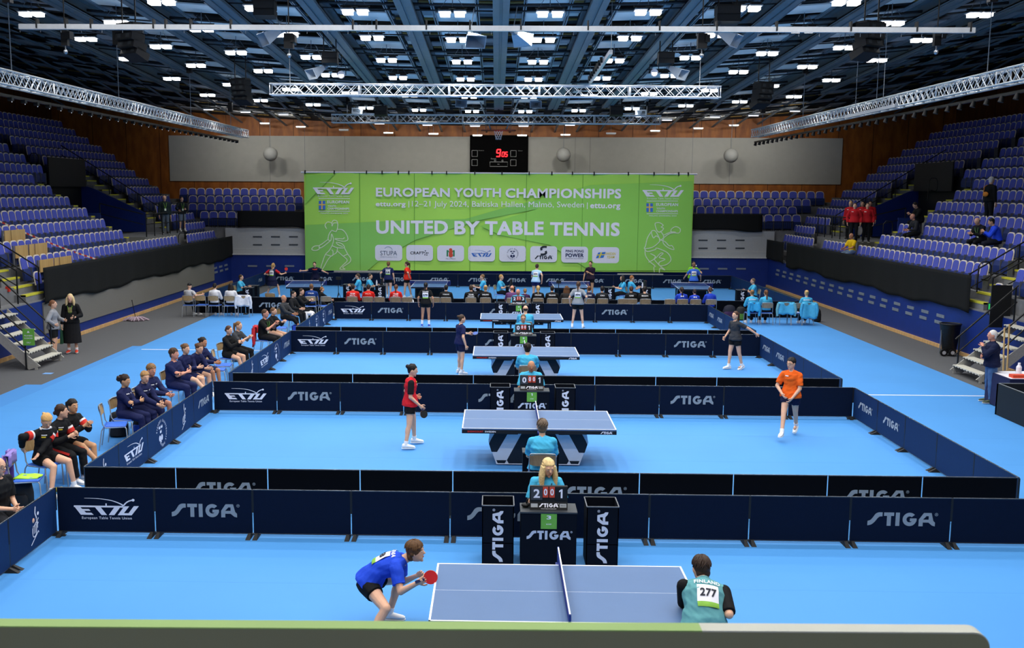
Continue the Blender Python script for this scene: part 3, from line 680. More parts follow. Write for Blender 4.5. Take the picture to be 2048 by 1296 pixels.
for x0, dy in ((627, 0), (1282.5, 5)):
    put_logo(m, FB, 'union', X_(x0 + 41.5), (Z_(364 + dy, x0) + Z_(389 + dy, x0)) / 2, X_(x0 + 82) - X_(x0), .05, 0, Z_(364 + dy, x0) - Z_(389 + dy, x0))
    T_('European Table Tennis Union', x0 + 10, x0 + 73, 390.5 + dy, 394.5 + dy)
    T_('EUROPEAN', x0 + 28.5, x0 + 72, 401 + dy, 407 + dy, .03); T_('YOUTH', x0 + 29, x0 + 46, 410 + dy, 413.6 + dy, .02); T_('CHAMPIONSHIPS', x0 + 29, x0 + 72, 415.2 + dy, 419.4 + dy, .02); T_('MALMÖ (SWEDEN) 2024', x0 + 15, x0 + 69.5, 424.6 + dy, 428.6 + dy)
    for yy in (396.6, 421.8): m.poly(px_poly([(x0 + 10.5, yy + 1 + dy), (x0 + 73, yy + 1 + dy), (x0 + 73, yy + dy), (x0 + 10.5, yy + dy)], .05))
m.build('emblem', BW, t)
for x0, dy in ((638, 0), (1292.5, 5)):
    m = MB(); m.poly(px_poly([(x0, 419 + dy), (x0 + 13, 419 + dy), (x0 + 13, 401.5 + dy), (x0, 401.5 + dy)], .048), 0); m.poly(px_poly([(x0 + 5, 419 + dy), (x0 + 7.5, 419 + dy), (x0 + 7.5, 401.5 + dy), (x0 + 5, 401.5 + dy)], .052), 1); m.poly(px_poly([(x0, 410.5 + dy), (x0 + 13, 410.5 + dy), (x0 + 13, 408 + dy), (x0, 408 + dy)], .053), 1)
    m.build('flag', [mat('#3a6fc4', .6), mat('#e3bd5b', .6)], t)
m = MB()
LA = lambda pts: [(600 + x / 5.12, 335 + y / 5.12) for x, y in pts]
LB = lambda pts: [(990 + x / 5.12, 335 + y / 5.12) for x, y in pts]
def ln(pts, wd=.045):
    P = [(AT(x, y, YBN).x, AT(x, y, YBN).z) for x, y in spline(pts, 5)]
    for p in stroke(P, wd): m.poly([FB(x, y, .05 + .0002 * (len(m.f) % 50)) for x, y in p])
for s in ([(275, 628), (258, 590), (285, 558), (325, 570), (330, 600), (345, 570), (385, 570), (385, 620), (370, 655), (345, 650), (325, 640)], [(325, 570), (345, 540), (380, 550), (390, 590)], [(380, 632), (440, 640), (480, 690), (490, 740), (445, 755), (375, 740), (365, 728), (440, 730), (455, 715)],
          [(325, 645), (300, 680), (290, 735), (318, 745), (325, 680), (345, 740), (330, 800)], [(290, 735), (230, 780), (200, 800), (205, 825), (250, 800), (318, 745)], [(205, 800), (150, 805), (122, 835), (150, 850), (190, 840), (210, 815)], [(330, 800), (380, 820), (455, 820), (430, 780), (375, 765), (390, 790), (440, 810)],
          [(330, 800), (300, 850), (262, 890), (235, 960), (215, 1030), (235, 1035), (290, 940), (330, 900), (375, 870), (385, 825)], [(262, 890), (330, 905), (340, 860), (325, 840)], [(455, 820), (490, 885), (520, 930), (510, 970), (440, 1020), (465, 1040), (410, 1038), (440, 1000), (485, 950), (440, 905), (385, 855)], [(490, 885), (440, 910)]): ln(LA(s))
for s in ([(1640, 600), (1640, 570), (1680, 565), (1720, 590), (1700, 610), (1725, 625), (1690, 660), (1660, 650), (1640, 600)], [(1600, 655), (1560, 720), (1540, 800), (1530, 830), (1600, 820), (1650, 790), (1690, 740), (1650, 700), (1620, 720), (1600, 655), (1640, 650), (1680, 720), (1690, 745), (1780, 680), (1850, 665), (1800, 660), (1730, 690)],
          [(1690, 650), (1725, 700), (1720, 770), (1770, 820), (1830, 840), (1810, 800), (1780, 800), (1740, 760), (1690, 740)], [(1800, 660), (1805, 630), (1850, 605), (1895, 630), (1880, 670), (1800, 665)], [(1530, 830), (1560, 860), (1640, 840), (1655, 825), (1760, 870), (1800, 940), (1760, 990), (1690, 1005), (1680, 970), (1740, 940), (1680, 920), (1720, 880), (1690, 880), (1640, 930), (1570, 970)],
          [(1535, 835), (1540, 900), (1580, 960), (1640, 1010), (1625, 1020), (1630, 1072)], [(1680, 1000), (1740, 1050), (1690, 1030), (1680, 1075)], [(1590, 880), (1640, 910), (1630, 940), (1680, 1000)]): ln(LB(s))
m.build('player_drawing', mat('#cfe0bd', .6), t)
def card(px0, px1, py0, py1, k):
    """white rounded sponsor card"""
    x0, x1, z1, z0 = X_(px0), X_(px1), Z_(py0, px0), Z_(py1, px0); r = .18; c = MB()
    c.poly([FB(x, y, .046) for x, y in arc(x1 - r, z0 + r, r, -PI / 2, 0, 5) + arc(x1 - r, z1 - r, r, 0, PI / 2, 5) + arc(x0 + r, z1 - r, r, PI / 2, PI, 5) + arc(x0 + r, z0 + r, r, PI, PI * 1.5, 5)])
    return c.build('sponsor_card', mat('#d9d8e2', .6, 0, .02), t), (x0 + x1) / 2, (z0 + z1) / 2, x1 - x0, z1 - z0
CARD = [(750, 804.5, 489.5, 521), (812.5, 866, 489.8, 521.4), (874.5, 928.5, 490.5, 522), (936.7, 990.5, 491, 522.5), (999, 1052.5, 491.5, 523), (1061, 1115, 492, 524), (1123.5, 1177, 493, 525), (1185.5, 1239.5, 494, 526)]
DK = mat('#1d2230', .6, 0, 0); DN = mat('#14224f', .6, 0, 0); BLU = mat('#2c62b4', .6, 0, 0)
for i, c in enumerate(CARD):
    o, cx, cz, W_, H_ = card(*c, i); m = MB(); mt = [DK]
    def TT(s, ax, bx, ay, by, bold=0, mi=0, slant=0): put_text(m, FB, s, cx + W_ * ax, cx + W_ * bx, cz + H_ * ay, cz + H_ * by, bold, .052, mi, slant)
    if i == 0:
        mt = [mat('#3b4a63', .6, 0, 0), mat('#8d98ad', .6, 0, 0)]; TT('STUPA', -.31, .31, -.16, .12, 0); TT('SPORTS ANALYTICS', -.31, .31, -.31, -.23, 0, 1)
        for p in stroke(arc(cx - .05 * W_ + .05, cz + .12 * H_, .22, .2, 2.6, 8), .03): m.poly([FB(a, b, .052) for a, b in p], 1)
    elif i == 1:
        TT('CRAFT', -.35, .16, -.09, .09, .03)
        for k in range(5): a = arc(cx + W_ * (.24 + .07 * math.cos(1.9 + k * 1.1)), cz + H_ * .14 * math.sin(1.9 + k * 1.1), .035, 0, 2 * PI, 6); m.poly([FB(x, y, .052) for x, y in a[:-1]])
        m.poly([FB(x, y, .052) for x, y in arc(cx + W_ * .25, cz, .04, 0, 2 * PI, 6)[:-1]])
    elif i == 2:
        mt = [mat('#217a4f', .6, 0, 0), mat('#c8452e', .6, 0, 0), DK]; w2, h2 = W_ * .15, H_ * .2
        for p in ([(-1, -1), (-.62, -1), (-.62, 1), (-1, 1)], [(.62, -1), (1, -1), (1, 1), (.62, 1)], [(-.62, 1), (-.62, .5), (-.1, -.3), (-.1, .2)], [(.62, .5), (.62, 1), (.1, .2), (.1, -.3)]): m.poly([FB(cx + a * w2, cz + b * h2, .052) for a, b in p])
        for k, (a, b, r) in enumerate(((0, 1.1, .09), (.1, .5, .1), (0, 0, .1), (.05, -.6, .12))): m.poly([FB(x, y, .056 + .001 * k) for x, y in arc(cx + a * w2, cz + b * h2, r, 0, 2 * PI, 8)[:-1]], 1)
        TT('City of Malmö', -.18, .18, -.4, -.31, 0, 2)
    elif i == 3: mt = [BLU]; put_logo(m, FB, 'union', cx, cz, W_ * .76, .052, 0, H_ * .42)
    elif i == 4: mt = [DN]; put_logo(m, FB, 'crest', cx, cz, H_ * .72, .052)
    elif i == 5:
        put_logo(m, FB, 'word', cx, cz - H_ * .2, W_ * .64, .052, 0, H_ * .23)
        for s in (1, -1):
            for p in stroke(spline([(cx + s * .16, cz + H_ * .22 + s * .2), (cx - s * .02, cz + H_ * .22 + s * .2), (cx - s * .13, cz + H_ * .22 + s * .12), (cx - s * .1, cz + H_ * .22 + s * .02)], 3), .11): m.poly([FB(a, b, .052 + .0004 * (len(m.f) % 40)) for a, b in p])
    elif i == 6: mt = [DN]; TT('PING PONG', -.34, .34, .14, .3, .04); TT('POWER', -.34, .34, -.16, .08, .05); TT('PINGIS FÖR ALLA SVERIGES', -.34, .34, -.27, -.2)
    else:
        mt = [mat('#2f6fc0', .6, 0, 0), mat('#d8c640', .6, 0, 0)]; m.poly([FB(cx + W_ * a, cz + H_ * b, .052) for a, b in ((-.36, -.2), (-.08, -.16), (0, .2), (-.28, .16))]); m.poly([FB(cx + W_ * a, cz + H_ * b, .054) for a, b in ((-.35, -.03), (-.04, .01), (-.02, .07), (-.33, .03))], 1); m.poly([FB(cx + W_ * a, cz + H_ * b, .055) for a, b in ((-.27, -.19), (-.21, -.18), (-.13, .18), (-.19, .17))], 1)
        TT('SWEDEN', -.02, .36, .0, .17, .02, 1, .2); TT('TEAM', .03, .32, -.2, -.04, .02, 1, .2)
    m.build('sponsor_mark', mt, o)
MB().tube((bl - .15, YBN, bt + .03), (br + .15, YBN, bt + .03), .035, n=8).build('top_rail', WHITE, t)
m = MB()
for px in (612, 670, 734, 765, 797, 818, 864, 893, 949, 1003, 1057, 1102, 1143, 1186, 1254, 1305, 1354, 1373): x = X_(px); MB().box((x - .03, YBN - .06, bt - .05), (x + .03, YBN + .06, bt + .13)).build('clip', BLACK, t)
m = MB()
for px in (612, 1380): x = X_(px); m.tube((x, YBN, bt), (x, YBN, zceil(x, YBN) + .4), .008, n=4)
m.build('drop_wires', LGREY, t)
mb = MB()
for px0, px1, py in ((668, 765, 543), (1235, 1326, 549)):
    a, b = AT(px0, py, 52.4), AT(px1, py, 52.4); tt = thing('bench', 'long grey bench edge below the %s of the banner' % ('left' if px0 < 900 else 'right'), 'bench', (a + b) / 2)
    L_ = (b.x - a.x) / 2; MB().cbox((0, 0, 0), (2 * L_, .12, .09)).build('seat', mat('#9a9a98', .7), tt)
    for s in (-.8, .8): MB().cbox((s * L_, 0, -a.z / 2), (.06, .08, a.z)).build('leg', LGREY, tt)

# ---------------------------------------------------------------- black drapes over the stand fronts
def drape(label, p, q, ztop, zbot, off, wav=.04, slope=(0, 0)):
    p, q = V(p), V(q); L = (q - p).length; d = (q - p).normalized(); nrm = V((-d.y, d.x, 0)) * off
    t = thing('drape', label, 'drape', (p.x, p.y, 0)); mb = MB(); n = int(L * 4)
    def f(u, v):
        s = u * L; w_ = wav * (math.sin(s * 2.1 + .7 * math.sin(s * .7)) + .5 * math.sin(s * 5.3 + 1)) * (1.15 - v) + nrm.length * 1
        zb = zbot + slope[0] * (1 - u) + .06 * math.sin(s * .9) + .03 * math.sin(s * 2.7); zt = ztop + slope[1] * (1 - u)
        return d * s + nrm.normalized() * (w_ + .02) + V((0, 0, zb + (zt - zb) * v)) if False else tuple(d * s + nrm.normalized() * (abs(off) + w_ * .6) + V((0, 0, zb + (zt - zb) * v)))
    mb.grid(f, n, 10); o = mb.build('cloth', CLOTH, t)
    md = o.modifiers.new('thick', 'SOLIDIFY'); md.thickness = .012
    return t
drape('long black drape over the front of the left stand', (XL, 30.6, 0), (XL, 53.0, 0), 2.5, 1.36, -.06)
drape('long black drape over the front of the right stand', (XR, 30.2, 0), (XR, 49.3, 0), 2.5, 1.36, .06)
drape('short black drape at the far end of the right stand front', (XR, 49.9, 0), (XR, 53.0, 0), 2.5, 1.45, .06, .02)
a, b = AT(477, 440, 53.2), AT(615, 440, 53.2); drape('black drape on the back stand left of the green banner', (a.x, 53.05, 0), (b.x + 1, 53.05, 0), 3.83, 2.95, -.05, .03)
a, b = AT(1380, 440, 53.2), AT(1523, 440, 53.2); drape('black drape on the back stand right of the green banner', (a.x - 1, 53.05, 0), (b.x, 53.05, 0), 3.83, 2.95, -.05, .03)
mb = MB()                                    # low bar fences on the back stand
for nm, x0, x1 in (('left', 424, 474), ('right', 1533, 1586)):
    a, b = AT(x0, 455, 53.2), AT(x1, 455, 53.2); t = thing('bar_fence', 'low black bar fence at the %s end of the back stand' % nm, 'fence', (a.x, 53.15, 2.93)); L_ = b.x - a.x; m = MB().tube((0, 0, .5), (L_, 0, .5), .02, n=6)
    for i in range(14): m.tube((L_ * i / 13, 0, 0), (L_ * i / 13, 0, .5), .012, n=5)
    m.build('bars', BLACKM, t)
# ================================================================ court barriers
BCL = mat('#06142b', .8, 0, .05, 20, spec=.1); BCL_DIM = mat('#04070e', .85, 0, .05, 20, spec=.08); BSIDE = mat('#0c2a54', .65, 0, .05, 20, spec=.2)  # front-row copy of the navy: weaker light there is put into the colour
PM = {}
def panel_meshes(wd):
    k = round(wd, 3)
    if k in PM: return PM[k]
    c = MB().box((.014, -.008, .05), (wd - .014, .008, .69)); fr = MB()
    for z in (.05, .695): fr.tube((.006, 0, z), (wd - .006, 0, z), .011, n=6)
    for x in (.012, wd - .012): fr.tube((x, 0, .03), (x, 0, .7), .006, n=5)
    js = MB().box((wd - .016, -.01, .36), (wd + .016, .01, .69))
    PM[k] = (c, fr.mesh('frame', mat('#4a5058', .25, .6)), js.mesh('joint_strip', BLACK), {}); return PM[k]
ft = MB()
ft.add([(-.035, -.15, 0), (.035, -.15, 0), (.035, .15, 0), (-.035, .15, 0), (-.02, -.03, .06), (.02, -.03, .06), (.02, .03, .06), (-.02, .03, .06)], [(3, 2, 1, 0), (4, 5, 6, 7), (0, 1, 5, 4), (1, 2, 6, 5), (2, 3, 7, 6), (3, 0, 4, 7)])
FOOT = ft.mesh('foot', mat('#17181a', .6))
_LM = {}
def logo_mesh(kind, wd, col, sz=1.0):
    k = (kind, round(wd, 3), col, sz)
    if k in _LM: return _LM[k]
    fr = Fr((0, 0, 0), (1, 0, 0), (0, 0, 1)); m = MB(); cx = wd / 2 + .01; d = .0105
    if kind == 'word': put_logo(m, fr, 'word', cx, .385, .94 * sz, d)
    elif kind == 'union':
        put_logo(m, fr, 'union', cx, .42, .94, d, 0, .26); put_text(m, fr, 'European Table Tennis Union', cx - .36, cx + .36, .225, .275, .004, d)
    elif kind == 'fed': put_logo(m, fr, 'fed', cx, .37, .24, d, 0, .52)
    elif kind == 'crest': put_logo(m, fr, 'crest', cx, .38, .5, d)
    _LM[k] = m.mesh('wordmark' if kind == 'word' else 'emblem', mat(col, .6, 0, .02)); return _LM[k]
KIND = {'word': 'grey wordmark', 'union': 'white union emblem', 'fed': 'white racket emblem', 'crest': 'round crowned crest', None: 'no print'}
def barrier(x, y, ang, wd, logo, label, group, cloth=None, col='#87929b', sz=1.0):
    cloth = cloth or BCL; c, fm, jm, cache = panel_meshes(wd)
    if cloth.name not in cache: cache[cloth.name] = c.mesh('cloth', cloth)
    t = thing('court_barrier', label, 'court barrier', (x, y, .004), ang, group)
    obj('cloth', cache[cloth.name], t); obj('frame', fm, t)
    if cloth is not BCL_DIM: obj('joint_strip', jm, t)
    for xx in (.05, wd - .05): obj('foot', FOOT, t, (xx, 0, 0))
    if logo: obj('wordmark' if logo == 'word' else 'emblem', logo_mesh(logo, wd, col if logo == 'word' else '#dfdfe8', sz), t)
CN = ['nearest court', 'second court from the front', 'third court from the front', 'fourth court from the front']
def row(xa, xb, y, n, logos, where, cloth=None, skip=()):
    wd = (xb - xa) / n
    for i in range(n):
        if i in skip: continue
        lg = logos.get(i)
        barrier(xa + wd * i, y, 0, wd, lg, 'navy barrier panel with %s, %s from left, %s' % (KIND[lg], ORD[i], where), 'court barriers', cloth)
def side(x, ya, yb, n, logos, where, right=False, cloth=None, skip=()):
    wd = (yb - ya) / n
    for i in range(n):                          # counted from the far end
        if i in skip: continue
        lg = logos.get(i); y1 = yb - wd * i
        barrier(x, y1 if right else y1 - wd, -PI / 2 if right else PI / 2, wd, lg, 'navy barrier panel with %s, %s from the back, %s' % (KIND[lg], ORD[i], where), 'court barriers', cloth or BSIDE, '#9aa3ad', .82)
ZT = .69
def ends(a, b): p, q = G(*a, ZT), G(*b, ZT); return p.x, q.x, (p.y + q.y) / 2
x0, x1, y1 = ends((105, 978), (2048, 997.6)); C1 = (G(104, 1030, .35).x, G(104, 1030, .35).x + 14.1, y1)
row(C1[0], C1[1], y1, 10, {0: 'union', 1: 'word', 4: 'word', 8: 'word'}, 'back row of nearest court')
side(C1[0] - .02, y1 - 4.2, y1, 3, {0: 'fed', 1: 'crest', 2: 'union'}, 'left side of nearest court', skip=())
xa, xb, yf = ends((165, 937), (2032, 955)); ra, rb, yb_ = ends((425, 765), (1705, 775))
row(xa, xb, yf, 10, {1: 'word', 5: 'word', 8: 'word'}, 'front row of second court', BCL_DIM)
row(ra, rb, yb_, 10, {0: 'union', 1: 'word', 4: 'word', 7: 'word'}, 'back row of second court')
side((xa + ra) / 2 - .02, yf, yb_, 5, {0: 'word', 1: 'fed', 2: 'crest', 3: 'union', 4: 'fed'}, 'left side of second court'); side((xb + rb) / 2 + .02, yf, yb_, 5, {0: 'word', 1: 'word'}, 'right side of second court', True)
C2 = (ra, rb, yb_, yf)
xa, xb, yf = ends((463, 748), (1677, 757)); ra, rb, yb_ = ends((578.5, 662), (1522, 670))
row(xa, xb, yf, 10, {}, 'front row of third court', BCL_DIM); row(ra, rb, yb_, 10, {0: 'union', 1: 'word', 4: 'word', 8: 'word'}, 'back row of third court')
side((xa + ra) / 2 - .02, yf, yb_, 5, {0: 'word', 1: 'crest', 2: 'union', 3: 'fed'}, 'left side of third court'); side((xb + rb) / 2 + .02, yf, yb_, 5, {0: 'word', 1: 'word'}, 'right side of third court', True)
C3 = (ra, rb, yb_, yf)
xa, xb, yf = ends((590, 654.5), (1507, 661)); ra, rb, yb_ = ends((668, 604.5), (1416, 610))
row(xa, xb, yf, 10, {}, 'front row of fourth court', BCL_DIM); row(ra, rb, yb_, 10, {0: 'union', 1: 'word', 4: 'word', 7: 'word'}, 'back row of fourth court')
side((xa + ra) / 2 - .02, yf, yb_, 5, {0: 'word', 1: 'crest', 2: 'crest', 3: 'fed'}, 'left side of fourth court'); side((xb + rb) / 2 + .02, yf, yb_, 5, {0: 'word', 1: 'word'}, 'right side of fourth court', True)
C4 = (ra, rb, yb_, yf)
xa, xb, yf = ends((385, 595.3), (1592, 601.6)); ra, rb, yb_ = ends((528, 546), (1466, 551))
xa = ra = (xa + ra) / 2; xb = rb = (xb + rb) / 2
row(xa, xb, yf, 12, {i: 'word' for i in (0, 1, 2)}, 'front row of the far courts', BCL_DIM); row(ra, rb, yb_, 12, {i: 'word' for i in range(12)}, 'back row of the far courts')
side(xa - .02, yf, yb_, 6, {0: 'word'}, 'left side of the far courts'); side(xb + .02, yf, yb_, 6, {}, 'right side of the far courts', True)
C5 = (xa, xb, yb_, yf)

# ================================================================ tables
TOP = mat('#526d95', .45, 0, .02, 4, spec=.3); TOP2 = mat('#3f6290', .45, 0, .02, 4, spec=.3); NETC = mat('#1c2f7d', .8, 0, 0, key='netting'); _n = NETC.node_tree; _n.nodes['Principled BSDF'].inputs['Alpha'].default_value = .5
NETN = mat('#22358a', .8, 0, .05); TBLACK = mat('#0f1013', .5)
def table(x, y, label, kind='legs', rz=0.0, marks=False, top=TOP):
    t = thing('table_tennis_table', label, 'table tennis table', (x, y, .004), rz, 'table tennis tables')
    L, W = 1.37, .7625
    tp = MB().box((-L, -W, .735), (L, W, .76)).build('tabletop', top, t)
    m = MB(); z = .7606
    for lo, hi in (((-L, -W), (L, -W + .02)), ((-L, W - .02), (L, W)), ((-L, -W), (-L + .02, W)), ((L - .02, -W), (L, W)), ((-L, -.0015), (L, .0015))):
        m.box((lo[0], lo[1], .7595), (hi[0], hi[1], z + (.0004 if abs(lo[1]) == W else 0)))
    m.build('line', mat('#eef0f6', .5, 0, 0), tp)
    ap = MB()
    for s in (-1, 1): ap.box((-L + .02, s * (W - .03) - .012, .665), (L - .02, s * (W - .03) + .012, .735)); ap.box((s * (L - .03) - .012, -W + .03, .675), (s * (L - .03) + .012, W - .03, .735))
    if marks: ap.box((-L, -W, .668), (L, -W + .02, .7345))
    a = ap.build('apron', TBLACK, t)
    if marks:
        fr = Fr((-L, -W, 0), (1, 0, 0), (0, 0, 1)); m = MB()
        put_text(m, fr, 'SHOWCOURT', .1, .38, .687, .717, .02, .003, 0); m.build('apron_lettering', mat('#d8322a', .5, 0, 0), a)
        m = MB(); put_text(m, fr, 'SWEDEN', .41, .6, .687, .717, .02, .003, 0); put_logo(m, fr, 'word', 2 * L - .18, .702, .2, .003); m.build('apron_lettering', WHITE, a)
    m = MB().box((-.004, -.915, .765), (.004, .915, .8975)); nt = m.build('net', NETN if top is TOP else NETC, t)
    MB().box((-.007, -.915, .8975), (.007, .915, .9125)).build('net_band', WHITE, nt)
    for s in (-1, 1):
        MB().tube((0, s * .915, .72), (0, s * .915, .9125), .012, n=8).box((-.03, min(s * .915, s * .7), .70), (.03, max(s * .915, s * .7), .73)).build('net_post', mat('#1b2f7a', .5), t)
    if kind == 'show':
        hq = lambda P: [((a - 668) / 423, (568 - b) / 386 + .02) for a, b in P]; hexp = hq([(300, 325), (288, 405), (350, 566), (985, 566), (1050, 405), (1034, 325)])[::-1]
        for s in (-1, 1):
            fr = Fr((0, s * .42, 0), (1, 0, 0), (0, 0, 1)); b = MB().prism(hexp[::-1], fr, -.03, .03).build('side_frame', mat('#d3d8e2', .5, 0, .02), t); w_ = MB()
            for e in (-1, 1):
                for pts in ([(345, 328), (522, 335), (512, 352), (432, 352), (355, 478), (312, 478), (292, 420), (304, 395)], [(350, 537), (428, 537), (415, 559), (360, 559)]):
                    P = [(e * a, c) for a, c in hq(pts)]
                    if e > 0: P = P[::-1]
                    for dd in (.032, -.032): w_.poly([fr(a, c, dd) for a, c in (P if dd > 0 else P[::-1])])
            for dd in (.032, -.032): P = hq([(552, 325), (430, 537), (445, 560), (890, 560), (905, 537), (786, 325)]); w_.poly([fr(a, c, dd) for a, c in (P if dd > 0 else P[::-1])])
            w_.build('dark_inset', mat('#0a101d', .5), b)
        MB().box((-.6, -.4, .05), (.6, .4, .12)).box((-.7, -.4, .56), (.7, .4, .66)).build('base_core', TBLACK, t)
    else:
        for sx in (-1, 1):
            for sy in (-1, 1):
                m = MB().box((sx * .95 - .025, sy * .58 - .025, .05), (sx * .95 + .025, sy * .58 + .025, .735)); m.tube((sx * .95 - .02, sy * .58, .045), (sx * .95 + .02, sy * .58, .045), .045, n=10); m.build('leg', TBLACK, t)
        m = MB()
        for sx in (-1, 1): m.box((sx * .95 - .02, -.58, .2), (sx * .95 + .02, .58, .25)); m.box((sx * .35 - .02, -.6, .12), (sx * .35 + .02, .6, .66))
        for sy in (-1, 1): m.box((-.95, sy * .58 - .015, .6), (.95, sy * .58 + .015, .64)); m.box((-.4, sy * .5 - .02, .05), (.4, sy * .5 + .02, .1))
        m.build('undercarriage', TBLACK, t)
    return t
def mid(a, b): return (a + b) / 2
TB = []
for (l, r), kind, lb in ((((859, 1243), (1417, 1250)), 'legs', 'blue table tennis table on the nearest court'), (((925, 857), (1232, 860)), 'show', 'blue table tennis table with sculpted white striped base, second court'),
                         (((945, 711), (1160, 713)), 'show', 'blue table tennis table with sculpted white striped base, third court'), (((961, 638), (1126, 639)), 'legs', 'blue table tennis table with black legs on the fourth court')):
    p, q = G(*l, .76), G(*r, .76); c = mid(p, q); TB.append((c.x, c.y + .7625)); table(c.x, c.y + .7625, lb, kind, 0, kind == 'show' or 'fourth' in lb)
for px, py, lb, rz in ((600, 573.5, 'blue table tennis table on the leftmost far court', PI / 2 + .1), (856, 573.5, 'blue table tennis table behind the seated players in red', PI / 2), (1143, 575, 'blue table tennis table on the far court right of centre', PI / 2), (1396, 578, 'blue table tennis table on the rightmost far court', PI / 2 - .06)):
    c = G(px, py, .76); table(c.x, c.y + 1.37, lb, 'legs', rz, False, TOP2)

# ================================================================ umpire stations
DNAVY = mat('#050a16', .7, 0, .05, spec=.12); DTOP = mat('#33373c', .5, .1)
def towel_box(x, y, label, lid=False):
    t = thing('towel_box', label, 'towel box', (x, y, .004), 0, 'towel boxes beside the umpire desks'); w_, h = .21, .82; m = MB()
    for lo, hi in (((-w_, -w_, 0), (w_, -w_ + .012, h)), ((-w_, w_ - .012, 0), (w_, w_, h)), ((-w_, -w_, 0), (-w_ + .012, w_, h)), ((w_ - .012, -w_, 0), (w_, w_, h)), ((-w_, -w_, .3), (w_, w_, .31))): m.box(lo, hi)
    m.build('body', DNAVY, t); m = MB()
    if lid: MB().box((-w_, -w_, h - .012), (w_, w_, h + .003)).build('lid', DTOP, t)
    for p, q in (((-w_, -w_, h), (w_, -w_, h)), ((w_, -w_, h), (w_, w_, h)), ((w_, w_, h), (-w_, w_, h)), ((-w_, w_, h), (-w_, -w_, h))): m.bar(p, q, .012, .012)
    m.build('rim', mat('#6c7076', .5, .3), t)
    fr = Fr((0, -w_, 0), (0, 0, 1), (-1, 0, 0)); m = MB(); put_logo(m, fr, 'word', .4, 0, .7, .003); m.build('wordmark', mat('#d3d4de', .6, 0, .02), t)
def put_num(m, fr, n, cx, hw, y0, y1, d, mi=0):
    """a bold figure, the 1 with its flag"""
    if n == 1:
        h = y1 - y0; m.poly([fr(cx - hw * .05, y0, d), fr(cx + hw * .5, y0, d), fr(cx + hw * .5, y1, d), fr(cx + hw * .02, y1, d), fr(cx - hw * .6, y0 + h * .82, d), fr(cx - hw * .6, y0 + h * .66, d), fr(cx - hw * .05, y0 + h * .76, d)], mi)
    else: put_text(m, fr, str(n), cx - hw, cx + hw, y0, y1, .04, d, mi)
def score_machine(x, y, z, nums, label, rz=0.0, sc=1.0):
    t = thing('score_counter', label, 'score counter', (x, y, z), rz, 'table score counters'); w_ = .25 * sc
    b = MB(); b.add([(-w_, -.07, 0), (w_, -.07, 0), (w_, .09, 0), (-w_, .09, 0), (-w_, -.04, .1), (w_, -.04, .1), (w_, .03, .31), (-w_, .03, .31), (-w_, -.02, .31), (w_, -.02, .31)],
            [(3, 2, 1, 0), (0, 1, 5, 4), (4, 5, 9, 8), (8, 9, 6, 7), (2, 3, 7, 6), (1, 2, 6, 9, 5), (3, 0, 4, 8, 7)]); b.build('case', BLACK, t)
    fr = Fr((0, -.045, .1), (1, 0, 0), (0, -.0, 1)); k = sc
    for i, n in enumerate(nums):
        red = 0 < i < 3; cx = (-.16, -.043, .043, .16)[i] * k; hw, z0, z1 = (.036, .065, .21) if red else (.075, .03, .205)
        hw *= k; cd = MB().prism([(cx - hw, z0), (cx + hw, z0), (cx + hw, z1), (cx - hw, z1)], fr, 0, .004).build('score_card', mat('#c9482f', .5, 0, 0) if red else (mat('#3a3c40', .5, 0, 0) if i == 0 else BLACK), t)
        m = MB(); dw = .024 if red else .042; put_num(m, fr, n, cx, dw * k, z0 + .03, z1 - .025, .006); m.build('digit', WHITE, cd)
    m = MB(); fr2 = Fr((0, -.071, .0), (1, 0, 0), (0, .29, 1)); put_logo(m, fr2, 'word', 0, .062, .25 * k, .003); put_text(m, fr2, 'STIGATABLETENNIS.COM', -.1 * k, .1 * k, .012, .022, 0, .003)
    for s in (-1, 1): m.prism([(s * .19 * k - .045, .035), (s * .19 * k + .045, .035), (s * .19 * k + .045, .085), (s * .19 * k - .045, .085)], fr2, .001, .003, 1)
    put_text(m, fr2, 'TIME OUT', .155 * k, .225 * k, .05, .07, 0, .005, 2)
    m.build('front_print', [WHITE, mat('#9fa3a6', .5, 0, 0), BLACK], t)
    return t
def desk(x, y, label, nm, mark=True, w=.375, d=.38, h=.745):
    t = thing('umpire_desk', label, 'desk', (x, y, .004), 0, 'umpire desks')
    MB().box((-w, -.01, h - .02), (w, d, h)).build('desk_top', DTOP, t); f = MB().box((-w + .01, 0, .02), (w - .01, .015, h - .02)).build('front_panel', DNAVY, t)
    for s in (-1, 1): MB().box((s * (w - .015) - .01, .015, .02), (s * (w - .015) + .01, d - .05, h - .02)).build('side_panel', DNAVY, t)
    if mark: m = MB(); put_logo(m, Fr((0, 0, 0), (1, 0, 0), (0, 0, 1)), 'word', 0, .43, .58, .003); m.build('wordmark', mat('#b9c0d0', .6, 0, .02), f)
def number_sign(x, y, z, n, label, s=.105):
    t = thing('court_number_sign', label, 'sign', (x, y, z), 0, 'green court number signs'); fr = Fr((0, 0, 0), (1, 0, 0), (0, 0, 1))
    MB().box((-s, -.004, -s), (s, 0, s)).build('card', mat('#69a83f', .5, 0, .08, 14), t); m = MB(); put_num(m, fr, n, 0, .03, s * .25, s * .75, .006); put_logo(m, fr, 'union', 0, -s * .35, s * .7, .006, 0, s * .2); m.build('print', WHITE, t)
SCORES = [(2, 0, 0, 1), (0, 0, 0, 1), (0, 0, 0, 1), (2, 1, 1, 3)]; NUM = [3, 1, 2, 4]
UMP = []
